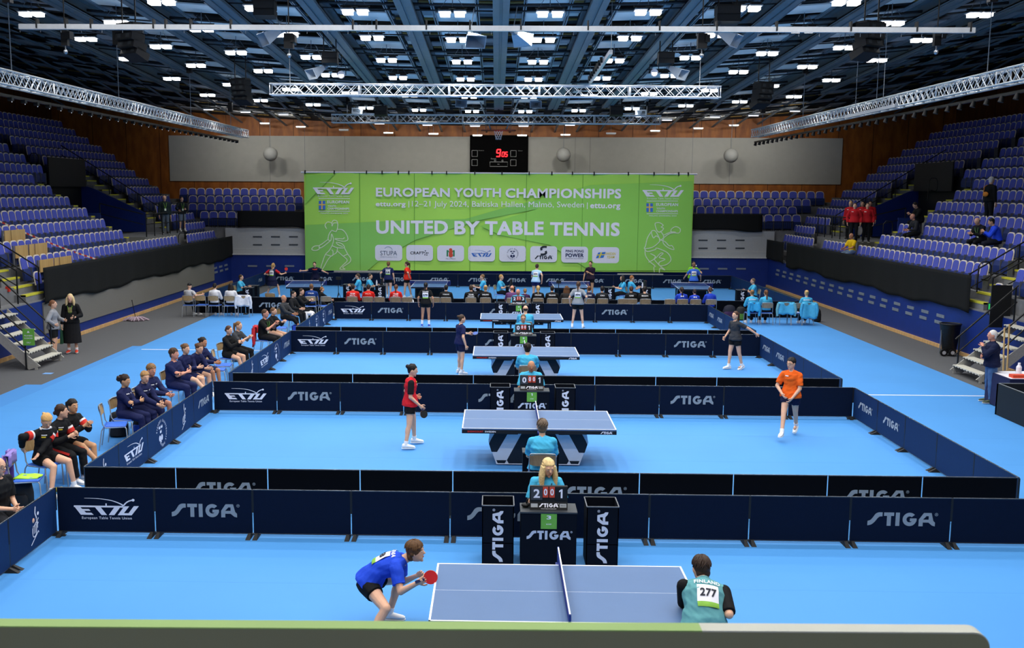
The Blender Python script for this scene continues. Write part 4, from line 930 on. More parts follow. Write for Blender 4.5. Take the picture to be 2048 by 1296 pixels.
for i, (sx, yb_) in enumerate(((1104, C1[2]), (1066, C2[2]), (1048, C3[2]), (1037.5, C4[2]))):
    s_ = FPX / (yb_ - .9); cx = AT(sx, 600, yb_ - .9).x; y = yb_ - .98; UMP.append((cx, y)); w_ = CN[i]
    desk(cx, y, 'dark umpire desk with score counter on the %s' % w_, i)
    score_machine(cx, y + .15, .749, SCORES[i], 'flip score counter reading %d and %d on the %s umpire desk' % (SCORES[i][0], SCORES[i][3], ('nearest', 'second', 'third', 'fourth')[i]))
    number_sign(cx, y - .002, .625, NUM[i], 'square green sign numbered %d on the umpire desk front' % NUM[i])
    for s, lr in ((-1, 'left'), (1, 'right')): towel_box(cx + s * .69 + .02, y + .22, 'tall dark towel box %s of the umpire desk, %s' % (lr, w_))
    if i == 0: t = thing('microphone', 'small black device on the nearest umpire desk beside the score counter', 'microphone', (cx - .3, y + .2, .749)); MB().ell((0, 0, .03), (.06, 0, 0), (0, .05, 0), (0, 0, .03)).tube((0, 0, .03), (.03, -.02, .12), .012, n=6).build('body', BLACK, t)

# ================================================================ chairs
CHF = mat('#9ea2a6', .4, .5, .04); SEATB = mat('#2f63c4', .6, 0, .06); BACKB = wood_mat('chair_birch', '#b08f61', '#c2a274', 5); BACKT = wood_mat('chair_tan', '#8f7c62', '#a38e72', 5)
def chair_meshes():
    s = MB().box((-.21, -.19, .43), (.21, .21, .455)); s.add([(-.19, -.17, .455), (.19, -.17, .455), (.19, .19, .455), (-.19, .19, .455), (-.17, -.15, .468), (.17, -.15, .468), (.17, .17, .468), (-.17, .17, .468)], [(4, 5, 6, 7), (0, 1, 5, 4), (1, 2, 6, 5), (2, 3, 7, 6), (3, 0, 4, 7)])
    def bk(u, v): return (-.2 + .4 * u, -.215 - .02 * (1 - (2 * u - 1) ** 2) - .04 * v, .64 + .19 * v - .02 * abs(2 * u - 1) ** 4 * (v if v > .5 else v - 1))
    b = MB().grid(bk, 8, 4); vs = list(b.v); b.add([(x, y - .014, z) for x, y, z in vs], [f[::-1] for f in b.f], 0, True)
    legs = []
    for sx in (-1, 1):
        legs.append(MB().path([(sx * .2, .2, .435), (sx * .215, .225, .4), (sx * .225, .25, 0)], .0115, 7).mesh('leg', CHF))
        legs.append(MB().path([(sx * .2, -.19, .435), (sx * .215, -.22, .38), (sx * .225, -.28, 0)], .0115, 7).mesh('leg', CHF))
    f = MB()
    for sx in (-1, 1): f.path([(sx * .2, .2, .435), (sx * .21, -.15, .43), (sx * .21, -.2, .5), (sx * .205, -.235, .78), (sx * .19, -.25, .835)], .0115, 7)
    f.path([(-.19, -.25, .835), (0, -.275, .845), (.19, -.25, .835)], .0115, 7).path([(-.2, .2, .43), (.2, .2, .43)], .0115, 6).path([(-.2, -.19, .43), (.2, -.19, .43)], .0115, 6)
    return s.mesh('seat', SEATB), b.mesh('backrest', BACKB), legs, f.mesh('back_frame', CHF), b.mesh('backrest', BACKT)
_ch = chair_meshes()
def chair(x, y, h, label, group, tan=False):
    """h: heading in degrees, 0 faces away from the camera, 90 faces right"""
    t = thing('folding_chair', label, 'chair', (x, y, .004), -math.radians(h), group)
    obj('seat', _ch[0], t); obj('backrest', _ch[4 if tan else 1], t); obj('back_frame', _ch[3], t)
    for l in _ch[2]: obj('leg', l, t)
    return t
# ================================================================ people
_TS = bpy.data.scenes.new('workbench_scene')
def fuse(mb, vox, smooth, mats):
    me = mb.mesh('m', mats); o = bpy.data.objects.new('m', me); _TS.collection.objects.link(o)
    r = o.modifiers.new('r', 'REMESH'); r.mode = 'VOXEL'; r.voxel_size = vox; r.use_smooth_shade = True
    if smooth: s = o.modifiers.new('s', 'SMOOTH'); s.factor = .5; s.iterations = smooth
    vl = _TS.view_layers[0]; vl.update(); dg = vl.depsgraph
    n = bpy.data.meshes.new_from_object(o.evaluated_get(dg)); bpy.data.objects.remove(o); bpy.data.meshes.remove(me)
    n.materials.clear()
    for m in (mats if isinstance(mats, (list, tuple)) else [mats]): n.materials.append(m)
    n.polygons.foreach_set('material_index', [0] * len(n.polygons)); n.polygons.foreach_set('use_smooth', [True] * len(n.polygons)); return n
from mathutils import noise as _ns
def wrinkle(me, amp, sx=7, sz=15, seed=0):
    """cloth folds: real relief along the surface normals"""
    co = [0.0] * (3 * len(me.vertices)); me.vertices.foreach_get('co', co); no = [0.0] * (3 * len(me.vertices)); me.vertices.foreach_get('normal', no)
    for i in range(0, len(co), 3):
        a, b, c = co[i:i + 3]; q = a * .6 + c * .8; d = amp * (_ns.noise((a * sx + seed, b * sx, c * sz)) + .5 * _ns.noise((q * 26 + seed, b * 9, a * 9)))
        co[i] += no[i] * d; co[i + 1] += no[i + 1] * d; co[i + 2] += no[i + 2] * d
    me.vertices.foreach_set('co', co); me.update()
def join_mesh(me, mb, extra):
    """append the islands of mb (materials extra) to a fused mesh"""
    vs = [tuple(v.co) for v in me.vertices]; fs = [tuple(p.vertices) for p in me.polygons]; b = len(vs)
    n = bpy.data.meshes.new('body'); n.from_pydata(vs + mb.v, [], fs + [tuple(i + b for i in f) for f in mb.f])
    for m in [me.materials[0]] + extra: n.materials.append(m)
    n.polygons.foreach_set('material_index', [0] * len(fs) + mb.m); n.polygons.foreach_set('use_smooth', [True] * len(n.polygons)); n.update()
    bpy.data.meshes.remove(me); return n
def ik(a, t, l1, l2, pole):
    a, t, pole = V(a), V(t), V(pole); d = t - a; L = min(max(d.length, abs(l1 - l2) + .02), (l1 + l2) * .998); dn = d.normalized(); t = a + dn * L
    c = (l1 * l1 + L * L - l2 * l2) / (2 * l1 * L); c = max(-1, min(1, c)); p = pole - dn * pole.dot(dn)
    p = p.normalized() if p.length > 1e-5 else dn.orthogonal().normalized()
    return a + dn * (l1 * c) + p * (l1 * math.sqrt(1 - c * c)), t
def loft(mb, rings, seg=16, mi=0):
    n = seg; vs = []
    for c, ax, ay in rings:
        for i in range(n):
            t = 2 * PI * i / n; vs.append(c + ax * math.cos(t) + ay * math.sin(t))
    fs = [(j * n + i, j * n + (i + 1) % n, (j + 1) * n + (i + 1) % n, (j + 1) * n + i) for j in range(len(rings) - 1) for i in range(n)]
    mb.add(vs, fs, mi, True); mb.add(vs[:n], [tuple(range(n))[::-1]], mi); mb.add(vs[-n:], [tuple(range(n))], mi)
SKIN = {'fair': '#d9a98c', 'pale': '#e3b9a0', 'tan': '#b98262', 'olive': '#c4946f', 'dark': '#7c5240', 'ruddy': '#cf9078'}
CYAN = '#46acd6'
STAND = dict(pz=.93, lean=2, lf=(-.11, 0, 0, 8), rf=(.11, 0, 0, 8), lh=(-.27, .04, .83), rh=(.27, .04, .83))
SIT = dict(pz=.545, py=-.04, lean=6, lf=(-.11, .42, 0, 6), rf=(.11, .42, 0, 6), lh=(-.13, .36, .66), rh=(.13, .36, .66))
def RX(v, ax, deg): return Matrix.Rotation(math.radians(deg), 3, ax) @ v
def person(x, y, h, label, P=STAND, H=1.74, sex='f', skin='fair', hair='short', hcol='#3a2a1e', top=('#222', .5), bot=('#222', .4), shoes='#e8e8e8', socks=('#eee', .18), z=.004, fat=1.0, vox=None, group=None, **kw):
    Q = dict(STAND); Q.update(P); Q.update({k: v for k, v in kw.items() if k in ('pz', 'px', 'py', 'lean', 'side', 'twist', 'head', 'lf', 'rf', 'lh', 'rh', 'lel', 'rel', 'lk', 'rk', 'lpn', 'rpn', 'curl')})
    k = H / 1.75; D = math.hypot(x, y)
    vox = vox or min(max(D * .00052, .0075), .02); sm = 3 if vox < .012 else 2
    f = sex == 'f'
    right = V((1, 0, 0)); fw = V((0, 1, 0)); up0 = V((0, 0, 1))
    lean, sd, tw = Q.get('lean', 0), Q.get('side', 0), Q.get('twist', 0)
    upC = RX(RX(up0, right, -lean), fw, sd); upP = RX(RX(up0, right, -lean * .55), fw, sd * .5)
    fwC = RX(RX(fw, right, -lean), fw, 0); fwC = (fwC - upC * fwC.dot(upC)).normalized(); rtC = fwC.cross(upC)
    if tw: R = Matrix.Rotation(math.radians(-tw), 3, upC); fwC = R @ fwC; rtC = R @ rtC
    fwP = (fw - upP * fw.dot(upP)).normalized(); rtP = fwP.cross(upP)
    hip = V((Q.get('px', 0), Q.get('py', 0), Q['pz'] * (k if Q['pz'] > .7 else 1)))
    def spine(s):
        s *= k
        return hip + upP * s if s < .2 * k else hip + upP * .2 * k + upC * (s - .2 * k)
    S_ = [-.1, 0, .11, .22, .34, .44, .505]
    Wd = [.11, .172, .155, .128, .150, .138, .07] if f else [.11, .165, .158, .148, .168, .16, .08]
    Dp = [.085, .118, .107, .095, .118, .1, .06] if f else [.085, .112, .108, .103, .118, .105, .062]
    Wd = [a * k * (1 + (fat - 1) * (.8 if 0 < i < 5 else .4)) for i, a in enumerate(Wd)]; Dp = [a * k * (1 + (fat - 1) * (1.3 if 1 < i < 5 else .5)) for i, a in enumerate(Dp)]
    def ringat(s):
        for i in range(len(S_) - 1):
            if s <= S_[i + 1]: t = max(0, (s - S_[i]) / (S_[i + 1] - S_[i])); return Wd[i] + (Wd[i + 1] - Wd[i]) * t, Dp[i] + (Dp[i + 1] - Dp[i]) * t
        return Wd[-1], Dp[-1]
    def axes(s): t = min(max((s - .05) / .2, 0), 1); r_ = rtP.lerp(rtC, t).normalized(); f_ = fwP.lerp(fwC, t).normalized(); return r_, f_
    def torso(mb, s0, s1, inf, hem=0):
        ss = sorted({s0, s1} | {s for s in S_ if s0 < s < s1}); rr = []
        for s in ss:
            w_, d_ = ringat(0 if hem and s < 0 else s); r_, f_ = axes(s); e = inf + (hem * min(1, max(0, (.16 - s) / .14)) if hem > .02 else (hem if s == s0 else 0)); rr.append((spine(s) + f_ * .0, r_ * (w_ + e), f_ * (d_ + e)))
        loft(mb, rr)
    sw = (.165 if f else .19) * k
    sh = {-1: spine(.428) - rtC * sw, 1: spine(.428) + rtC * sw}
    nb = spine(.5); ua, fa, th, sn = .285 * k, .255 * k, .425 * k, .42 * k
    J = {}
    for s, n in ((-1, 'l'), (1, 'r')):
        hd = V(Q[n + 'h']); el, wr = ik(sh[s], hd, ua, fa, Q.get(n + 'el', (s * .6, -.7, -.45)))
        ft_ = V(Q[n + 'f'][:3]); an = ft_ + V((0, 0, .075)); hj = hip + rtP * (s * .088 * k)
        kn, an = ik(hj, an, th, sn, Q.get(n + 'k', (s * .12, 1, .1)))
        J[s] = dict(el=el, wr=wr, hj=hj, kn=kn, an=an, yaw=Q[n + 'f'][3])
    hy, hp = Q.get('head', (0, 0))
    hf = RX(RX(fw, right, hp - min(lean * .25, 12)), up0, -hy - tw * .5); hr = hf.cross(up0).normalized(); hu = hr.cross(hf)
    hc = nb + (upC * .55 + hu * .45).normalized() * kw.get('neck', .165) * k + hf * (.02 + .025 * abs(lean) / 60) * k
    # ---- body
    B = MB(); torso(B, -.1, .505, 0)
    B.tube(sh[-1], sh[1], .05 * k, n=12)
    for s in (-1, 1): B.tube(nb + upC * .005, sh[s], .036 * k, .042 * k, n=10)
    B.tube(nb - upC * .06, hc - hu * .03 * k - hf * .012, (.052 if f else .06) * k, .05 * k, n=12)
    for s in (-1, 1):
        j = J[s]; B.ball(sh[s], .051 * k, 12, 8); B.tube(sh[s], j['el'], .05 * k * (.9 if f else 1), .041 * k, n=10); B.ball(j['el'], .042 * k, 10, 7); B.tube(j['el'], j['wr'], .042 * k, .027 * k, n=10); B.ball(j['wr'], .029 * k, 8, 6)
        B.ball(j['hj'], .098 * k, 12, 8); B.tube(j['hj'], j['kn'], .095 * k * (1 + (fat - 1) * .5), .058 * k, n=12); B.ball(j['kn'], .058 * k, 12, 8); B.tube(j['kn'], j['an'], .056 * k, .037 * k, n=10)
        d = (j['an'] - j['kn']).normalized(); bk = (j['hj'] - j['kn']); bk = (bk - d * bk.dot(d)); bk = (bk.normalized() if bk.length > .02 else -fw)
        B.ell(j['kn'] + d * .13 * k + bk * .012, d.orthogonal().normalized() * .05 * k, d.cross(d.orthogonal().normalized()) * .05 * k, d * .12 * k, 10, 8)
        B.ball(j['an'], .04 * k, 8, 6); yd = RX(fw, up0, -s * j['yaw']); B.tube(j['an'] - V((0, 0, .03)), j['an'] + yd * .13 - V((0, 0, .045)), .035, .03, n=8)
    B.ell(hc, hr * .077 * k, hf * .097 * k, hu * .118 * k, 18, 12); B.ell(hc + hu * .024 * k - hf * .006 * k, hr * .0775 * k, hf * .095 * k, hu * .091 * k, 18, 12); B.ell(hc + hf * .026 * k - hu * .052 * k, hr * .06 * k, hf * .068 * k, hu * .066 * k, 14, 9); B.ball(hc + hf * .072 * k - hu * .102 * k, .02 * k, 8, 6)
    B.tube(hc + hf * .09 * k + hu * .015 * k, hc + hf * .112 * k - hu * .024 * k, .009 * k, .015 * k, n=8); B.tube(hc + hf * .082 * k + hu * .03 * k - hr * .04 * k, hc + hf * .082 * k + hu * .03 * k + hr * .04 * k, .012 * k, n=7)
    for s in (-1, 1): B.ell(hc + hr * s * .078 * k - hf * .005 - hu * .005 * k, hr * .012 * k, hf * .02 * k, hu * .032 * k, 8, 6)
    for s in (-1, 1):
        j = J[s]; d = (j['wr'] - j['el']).normalized(); pn = V(Q.get('lpn' if s < 0 else 'rpn', (-s, 0, 0))); pn = (pn - d * pn.dot(d)); pn = pn.normalized() if pn.length > .05 else d.orthogonal().normalized(); ac = d.cross(pn).normalized()
        if ac.dot(fw * .5 + up0) < 0 and False: ac = -ac
        j['d'], j['pn'], j['ac'] = d, pn, ac
        B.ell(j['wr'] + d * .048 * k, d * .058 * k, ac * .042 * k, pn * .019 * k, 10, 8)
    sk = mat(SKIN[skin], .55, 0, .04, 18, spec=.3)
    body = fuse(B, vox, sm, sk)
    E = MB()
    for s in (-1, 1):
        j = J[s]; d, pn, ac = j['d'], j['pn'], j['ac']; cu = Q.get('curl', 28)
        th_s = 1 if (ac.dot(fwC) + ac.dot(up0) * .6) > 0 else -1
        for i, (o, ln) in enumerate(((.031, .066), (.011, .076), (-.01, .072), (-.03, .056))):
            p = j['wr'] + d * .088 * k + ac * (o * th_s * k); pts = [p - d * .02]; a = 6 + i * 3
            for q in range(3): pts.append(pts[-1] + (d * math.cos(math.radians(a)) + pn * math.sin(math.radians(a))) * (ln * k * (.02 / .066 + .45, .32, .26)[q])); a += cu * (1 + .1 * i)
            E.path(pts, [.0095 * k, .009 * k, .0082 * k, .0062 * k], 6, 0)
        p = j['wr'] + d * .03 * k + ac * (th_s * .03 * k); q = p + (d * .65 + ac * th_s * .7 + pn * .25).normalized() * .045 * k; E.path([p, q, q + (d * .9 + ac * th_s * .25 + pn * .3).normalized() * .035 * k], [.012 * k, .0105 * k, .008 * k], 6, 0)
    for s in (-1, 1):
        e = hc + hf * .0865 * k + hr * (s * .033 * k) + hu * .012 * k
        E.ell(e, hr * .0135 * k, hf * .0065 * k, hu * .0068 * k, 8, 6, 1); E.ball(e + hf * .0035 * k, .0052 * k, 7, 5, 2)
        E.path([hc + hf * .089 * k + hr * (s * .016 * k) + hu * .034 * k, hc + hf * .089 * k + hr * (s * .034 * k) + hu * .039 * k, hc + hf * .08 * k + hr * (s * .052 * k) + hu * .033 * k], .0032 * k, 5, 3)
    E.ell(hc + hf * .0925 * k - hu * .056 * k, hr * .024 * k, hf * .006 * k, hu * .007 * k, 10, 6, 4)
    body = join_mesh(body, E, [mat('#cfc6bf', .4, 0, 0), mat('#1c1714', .3, 0, 0), mat(hcol if hair != 'bald' else '#5a4a3c', .8, 0, 0), mat('#a8584c', .5, 0, 0)])
    for p in body.polygons: pass
    o = obj('person', body, None, (x, y, z), -math.radians(h)); tag(o, label, 'person', group)
    # ---- hair
    if hair != 'bald':
        Hh = MB(); cap = lambda a, b, c, df, du, ex=0: Hh.ell(hc - hf * df * k + hu * du * k, hr * a * k, hf * b * k, hu * c * k, 18, 12)
        if hair == 'fringe': cap(.094, .1, .1, .012, .032); Hh.ell(hc - hf * .05 * k - hu * .05 * k, hr * .082 * k, hf * .055 * k, hu * .066 * k, 14, 9); [Hh.ball(hc + hf * a * k + hr * b * k + hu * c * k, .03 * k, 8, 6) for a, b, c in ((.055, -.05, .06), (.06, 0, .068), (.055, .05, .06), (-.02, .07, -.01), (-.02, -.07, -.01))]
        elif hair == 'receding': Hh.ell(hc - hf * .035 * k - hu * .005 * k, hr * .081 * k, hf * .075 * k, hu * .06 * k, 16, 10)
        elif hair == 'cap': cap(.085, .1, .09, .004, .045); Hh.ell(hc + hf * .1 * k + hu * .05 * k, hr * .06 * k, hf * .06 * k, hu * .01 * k, 12, 6)
        elif hair == 'hood': cap(.1, .105, .125, .025, .01)
        else: cap(.0835, .0985, .104, .017, .029)
        if hair in ('short', 'fringe', 'white'): Hh.ell(hc - hf * .045 * k - hu * .035 * k, hr * .073 * k, hf * .052 * k, hu * .06 * k, 12, 8)
        if hair in ('bun', 'pony', 'tied'): Hh.ell(hc - hf * .045 * k - hu * .015 * k, hr * .072 * k, hf * .056 * k, hu * .07 * k, 12, 8)
        if hair == 'tied': Hh.ball(hc - hf * .108 * k - hu * .015 * k, .036 * k, 10, 8)
        if hair == 'bun': Hh.ball(hc - hf * .115 * k + hu * .06 * k, .044 * k, 10, 8)
        if hair == 'curlybun':
            for i in range(14): a = rnd.random() * 6.28; Hh.ball(hc - hf * (.1 + .05 * rnd.random()) * k + hr * .045 * math.cos(a) * k + hu * (.03 + .05 * math.sin(a)) * k, .03 * k, 8, 6)
            Hh.ell(hc - hf * .045 * k - hu * .015 * k, hr * .076 * k, hf * .056 * k, hu * .07 * k, 12, 8)
        if hair in ('pony', 'braid'):
            L = kw.get('tail', .32); b0 = hc - hf * .1 * k + hu * .05 * k; pts = [b0, b0 - hf * .05 * k, b0 - hf * .06 * k - V((0, 0, L * .5)), b0 - hf * .045 * k - V((0, 0, L))]
            Hh.path(pts, [.026 * k, .032 * k, .032 * k, .012 * k], 8)
        if hair in ('long', 'curly'):
            L = kw.get('tail', .3)
            for a in range(-3, 4):
                t = a / 3 * 1.75; p0 = hc + hr * math.sin(t) * .074 * k - hf * (math.cos(t) * .08 - .004) * k + hu * .03 * k
                q = p0 - V((0, 0, L)) + hr * math.sin(t) * .03 * k - hf * .02 * math.cos(t) * k
                Hh.path([p0, p0.lerp(q, .4) + hr * math.sin(t) * .012, q], [.034 * k, .042 * k, .022 * k if hair == 'long' else .045 * k], 8)
            if hair == 'curly':
                for i in range(26): t = rnd.uniform(-1.8, 1.8); Hh.ball(hc + hr * math.sin(t) * .1 * k - hf * math.cos(t) * .09 * k - V((0, 0, rnd.uniform(-.03, L))), .035 * k, 7, 5)
        hm = fuse(Hh, max(vox * .85, .007), 2, mat(hcol, .6, 0, .22, 60, .25, spec=.3))
        if D < 26 and hair in ('short', 'fringe', 'white', 'pony', 'bun', 'tied', 'curlybun', 'long', 'braid'):
            St = MB(); nS = 170 if D < 12 else 90
            for i in range(nS):
                a0 = rnd.uniform(-PI, PI); back = hair not in ('short', 'fringe', 'white')
                A, Bx, Cc = (.0855, .1005, .106) if hair != 'fringe' else (.097, .103, .103); o0 = hc - hf * (.017 if hair != 'fringe' else .012) * k + hu * .029 * k
                e0 = rnd.uniform(.1, .5) if hair == 'fringe' else rnd.uniform(.15, 1.0); pts = []
                for q in range(4):
                    el = e0 + q * (.34 if hair == 'fringe' else .28); aa = a0 + (.25 * q * rnd.uniform(.3, 1) * (1 if hair != 'fringe' else .6))
                    if back: aa = a0 * (1 + .12 * q) if abs(a0) < 2.5 else a0
                    cz = math.cos(el); lim = -.35 if abs(aa) > 1.15 else (.5 if back else .3)
                    if back:
                        u_ = a0 / PI; ph = math.radians(66 - 12 * abs(u_) - q * 46 + rnd.uniform(-6, 6)); cc = math.sqrt(1 - u_ * u_ * .96)
                        pts.append(o0 + (hr * u_ * A + hf * math.sin(ph) * cc * Bx + hu * math.cos(ph) * cc * Cc) * k * (1 + .012 * rnd.random())); continue
                    cz = max(cz, lim); cr = math.sqrt(max(0, 1 - cz * cz)); g = 1 + (.02 + .03 * rnd.random()) * (1 + .4 * q * (hair == 'fringe'))
                    pts.append(o0 + (hr * math.sin(aa) * cr * A + hf * math.cos(aa) * cr * Bx + hu * cz * Cc) * k * g)
                St.path(pts, [.006 * k, .0095 * k, .008 * k, .002 * k], 5, 0)
            hm = join_mesh(hm, St, [])
        obj('cap' if hair == 'cap' else ('hood' if hair == 'hood' else 'hair'), hm, o)
    # ---- top
    tc, sl = top[0], top[1]; mt = mat(tc, .8, 0, .05, 7, .55, spec=.15); inf = kw.get('loose', .019 if top[1] > 1.2 else .016) * k
    Tm = MB(); hem = kw.get('hem', -.06 if Q['pz'] > .7 else 0); torso(Tm, hem, .5, inf, .034 if Q['pz'] > .7 or kw.get('hem') else .01); Tm.tube(sh[-1], sh[1], .056 * k + inf * .8, n=12)
    for s in (-1, 1): Tm.tube(nb - upC * .005, sh[s], .047 * k + inf * .3, .052 * k + inf * .6, n=10)
    if sl > .9 or kw.get('collar'): Tm.tube(nb - upC * .05, nb + upC * .035 * k + hf * .005, .08 * k, .066 * k, n=12)
    Ts = Tm; sleeves = []
    for s in (-1, 1):
        if kw.get('sleeve'): Ts = MB()
        j = J[s]; Ts.ball(sh[s], .058 * k + inf * .6, 12, 8); e = sh[s].lerp(j['el'], min(sl, 1))
        Ts.tube(sh[s], e, .052 * k + inf, (.05 if sl <= 1 else .044) * k + inf, n=12)
        if sl > 1: Ts.ball(j['el'], .044 * k + inf, 10, 7); Ts.tube(j['el'], j['el'].lerp(j['wr'], min(sl - 1, .97)), .043 * k + inf, .032 * k + inf * .8, n=12)
        if kw.get('sleeve'): sleeves.append(fuse(Ts, vox, 1, mat(kw['sleeve'], .8, 0, .05, 7, .55, spec=.15)))
    tm = fuse(Tm, vox, 1, mt)
    if D < 30: wrinkle(tm, .011, seed=x * 3)
    to = obj(kw.get('topname', 'jacket' if sl > 1.2 else 'shirt'), tm, o)
    for sm_ in sleeves: obj('sleeve', sm_, o)
    # ---- bottom
    bc, bl_ = bot[0], bot[1]
    if bl_:
        Bm = MB(); bi = (.02 if bl_ < 1 else .014) * k; torso(Bm, -.11, .1, bi * .8)
        for s in (-1, 1):
            j = J[s]; e = j['hj'].lerp(j['kn'], min(bl_, 1)); r1 = .058 + (.095 - .058) * (1 - min(bl_, 1)); Bm.ball(j['hj'], .1 * k + bi * .7, 12, 8); Bm.tube(j['hj'], e, .097 * k + bi, r1 * k + bi * (1.25 if bl_ < 1 else 1), n=14)
            if bl_ > 1: Bm.ball(j['kn'], .06 * k + bi, 12, 8); Bm.tube(j['kn'], j['kn'].lerp(j['an'], bl_ - 1), .057 * k + bi, .044 * k + bi * 1.1, n=12)
        if kw.get('skirt'): rr = [(spine(.1), rtP * (ringat(.1)[0] + .02), fwP * (ringat(.1)[1] + .02)), (spine(0), rtP * .2 * k, fwP * .15 * k), (hip - V((0, 0, kw['skirt'])), rtP * .25 * k, fwP * .2 * k)]; loft(Bm, rr)
        bm_ = fuse(Bm, vox, 1, mat(bc, .8, 0, .06, 7, .55, spec=.15))
        if D < 30: wrinkle(bm_, .01, 8, 13, seed=y)
        obj(kw.get('botname', 'trousers' if bl_ > 1 else 'shorts'), bm_, o)
    if kw.get('coat'):                       # long open coat or dress to the calf
        Cm = MB(); loft(Cm, [(spine(.3), rtC * (ringat(.3)[0] + .03), fwC * (ringat(.3)[1] + .025)), (spine(0), rtP * .215 * k, fwP * .16 * k), (hip - V((0, 0, kw['coat'])), rtP * .26 * k, fwP * .2 * k)]); obj('skirt', fuse(Cm, vox, 1, mat(kw.get('coatcol', bc), .85, 0, .08, 10, .15, spec=.1)), o)
    if kw.get('leg_stripe') and bl_ > 1:
        m = MB()
        for s in (-1, 1):
            j = J[s]; a, b, c = j['hj'], j['kn'], j['kn'].lerp(j['an'], .9); out = rtP * s
            for p, q, r0, r1 in ((a, b, .114, .074), (b, c, .074, .06)):
                d = (q - p).normalized(); oo = (out - d * out.dot(d)).normalized() + V((0, 0, .5)); oo = (oo - d * oo.dot(d)).normalized(); w_ = d.cross(oo) * .019
                m.add([p + oo * (r0 * k + .006) - w_, q + oo * (r1 * k + .006) - w_, q + oo * (r1 * k + .006) + w_, p + oo * (r0 * k + .006) + w_, p + oo * r0 * .8 * k - w_, q + oo * r1 * .8 * k - w_, q + oo * r1 * .8 * k + w_, p + oo * r0 * .8 * k + w_], [(3, 2, 1, 0), (0, 1, 5, 4), (1, 2, 6, 5), (2, 3, 7, 6), (3, 0, 4, 7)])
        m.build('side_stripe', mat(kw['leg_stripe'], .8, 0, .03), o)
    if kw.get('arm_band'):
        m = MB()
        for s in (-1, 1):
            j = J[s]
            for q, (a, b) in enumerate(((.28, .4), (.4, .66))): m.tube(sh[s].lerp(j['el'], a), sh[s].lerp(j['el'], b), .056 * k + inf + .004, .053 * k + inf + .004, n=14, mi=q)
        m.build('sleeve_band', [mat(c, .8, 0, .03) for c in kw['arm_band']], o)
    # ---- shoes and socks
    if kw.get('feet', True):
        for s in (-1, 1):
            j = J[s]; yd = RX(fw, up0, -s * j['yaw']); pit = kw.get('pitch_' + ('l' if s < 0 else 'r'), 0); sx = yd.cross(up0)
            if pit: yd = RX(yd, sx, -pit)
            uz = sx.cross(yd); a = j['an'] - uz * .075
            m = MB(); rr = []
            for q, w_, hh in ((-.075, .026, .05), (-.06, .036, .085), (-.01, .04, .095), (.05, .042, .075), (.11, .046, .055), (.165, .038, .042), (.19, .018, .03)): rr.append((a + yd * q * k + uz * (hh * .5 + .012), sx * w_ * k, uz * hh * .5))
            loft(m, rr, 12, 0); rr = [(a + yd * q * k + uz * .009, sx * w_ * k, uz * .009) for q, w_ in ((-.082, .03), (-.02, .042), (.05, .045), (.12, .049), (.175, .04), (.196, .018))]; loft(m, rr, 10, 1)
            m.build('shoe', [mat(shoes, .6, 0, .04), mat(kw.get('sole', '#e4e4e2'), .6, 0, 0)], o)
            if socks and bl_ <= 1: MB().tube(j['an'] - uz * .01, j['an'].lerp(j['kn'], socks[1]), .043 * k, (.04 + .02 * socks[1]) * k + .002, n=10).build('sock', mat(socks[0], .9, 0, .03), o)
    # ---- prints on the clothing
    class TF:
        def __init__(s, base, out, off=.006): s.b, s.o, s.off = base, out, off
        def __call__(s, a, b, d=0):
            q = s.b + b / k; w_, dp = ringat(min(q, .5)); w_ += inf; dp += inf; r_, f_ = axes(q); a2 = max(-.93, min(.93, a / w_))
            return spine(q) + r_ * (a if s.o < 0 else -a) + f_ * (s.o * (dp * math.sqrt(1 - a2 * a2) + s.off + d))
    def quad(m, F, x0, x1, y0, y1, d, mi, n=6): m.grid(lambda u, v: F(x0 + (x1 - x0) * u, y0 + (y1 - y0) * v, d), n, 3, mi)
    if kw.get('bib'):
        m = MB(); F = TF(.24, -1); quad(m, F, -.105, .105, -.02, .15, .003, 0); quad(m, F, -.105, .105, -.06, -.02, .003, 2); put_text(m, F, kw['bib'], -.08, .08, .02, .1, .04, .009, 1)
        m.build('number_bib', [mat('#eceaf0', .6, 0, .02), DK, mat('#7fb43c', .6, 0, .1)], to)
    if kw.get('back'):
        m = MB(); F = TF(.30 if not kw.get('bib') else .24, -1); n = len(kw['back']) if isinstance(kw['back'], (list, tuple)) else 1
        for i, s in enumerate(kw['back'] if n > 1 or isinstance(kw['back'], (list, tuple)) else [kw['back']]): put_text(m, F, s, -.05 - .011 * len(s), .05 + .011 * len(s), (.165 if kw.get('bib') else .08) - i * .07, (.21 if kw.get('bib') else .13) - i * .07, .03, .008)
        m.build('back_print', mat(kw.get('backcol', '#e6e6ea'), .7, 0, .02), to)
    if kw.get('front'):
        m = MB(); F = TF(.3, 1)
        for q, (x0, x1, y0, y1, c) in enumerate(kw['front']): quad(m, F, x0, x1, y0, y1, .003, q, 4)
        m.build('chest_print', [mat(c[4], .7, 0, .02) for c in kw['front']], to)
    if kw.get('lanyard'):
        m = MB(); F = TF(.3, 1, .008); 
        for s in (-1, 1):
            P_ = [F(s * a, b, .004) for a, b in ((.065, .165), (.05, .08), (.02, -.06), (0, -.1))]
            m.path(P_, .006, 5)
        quad(m, F, -.04, .04, -.2, -.1, .006, 1, 3); m.build('lanyard', [mat(kw['lanyard'], .6, 0, 0), mat('#dfe8d0', .6, 0, 0)], o)
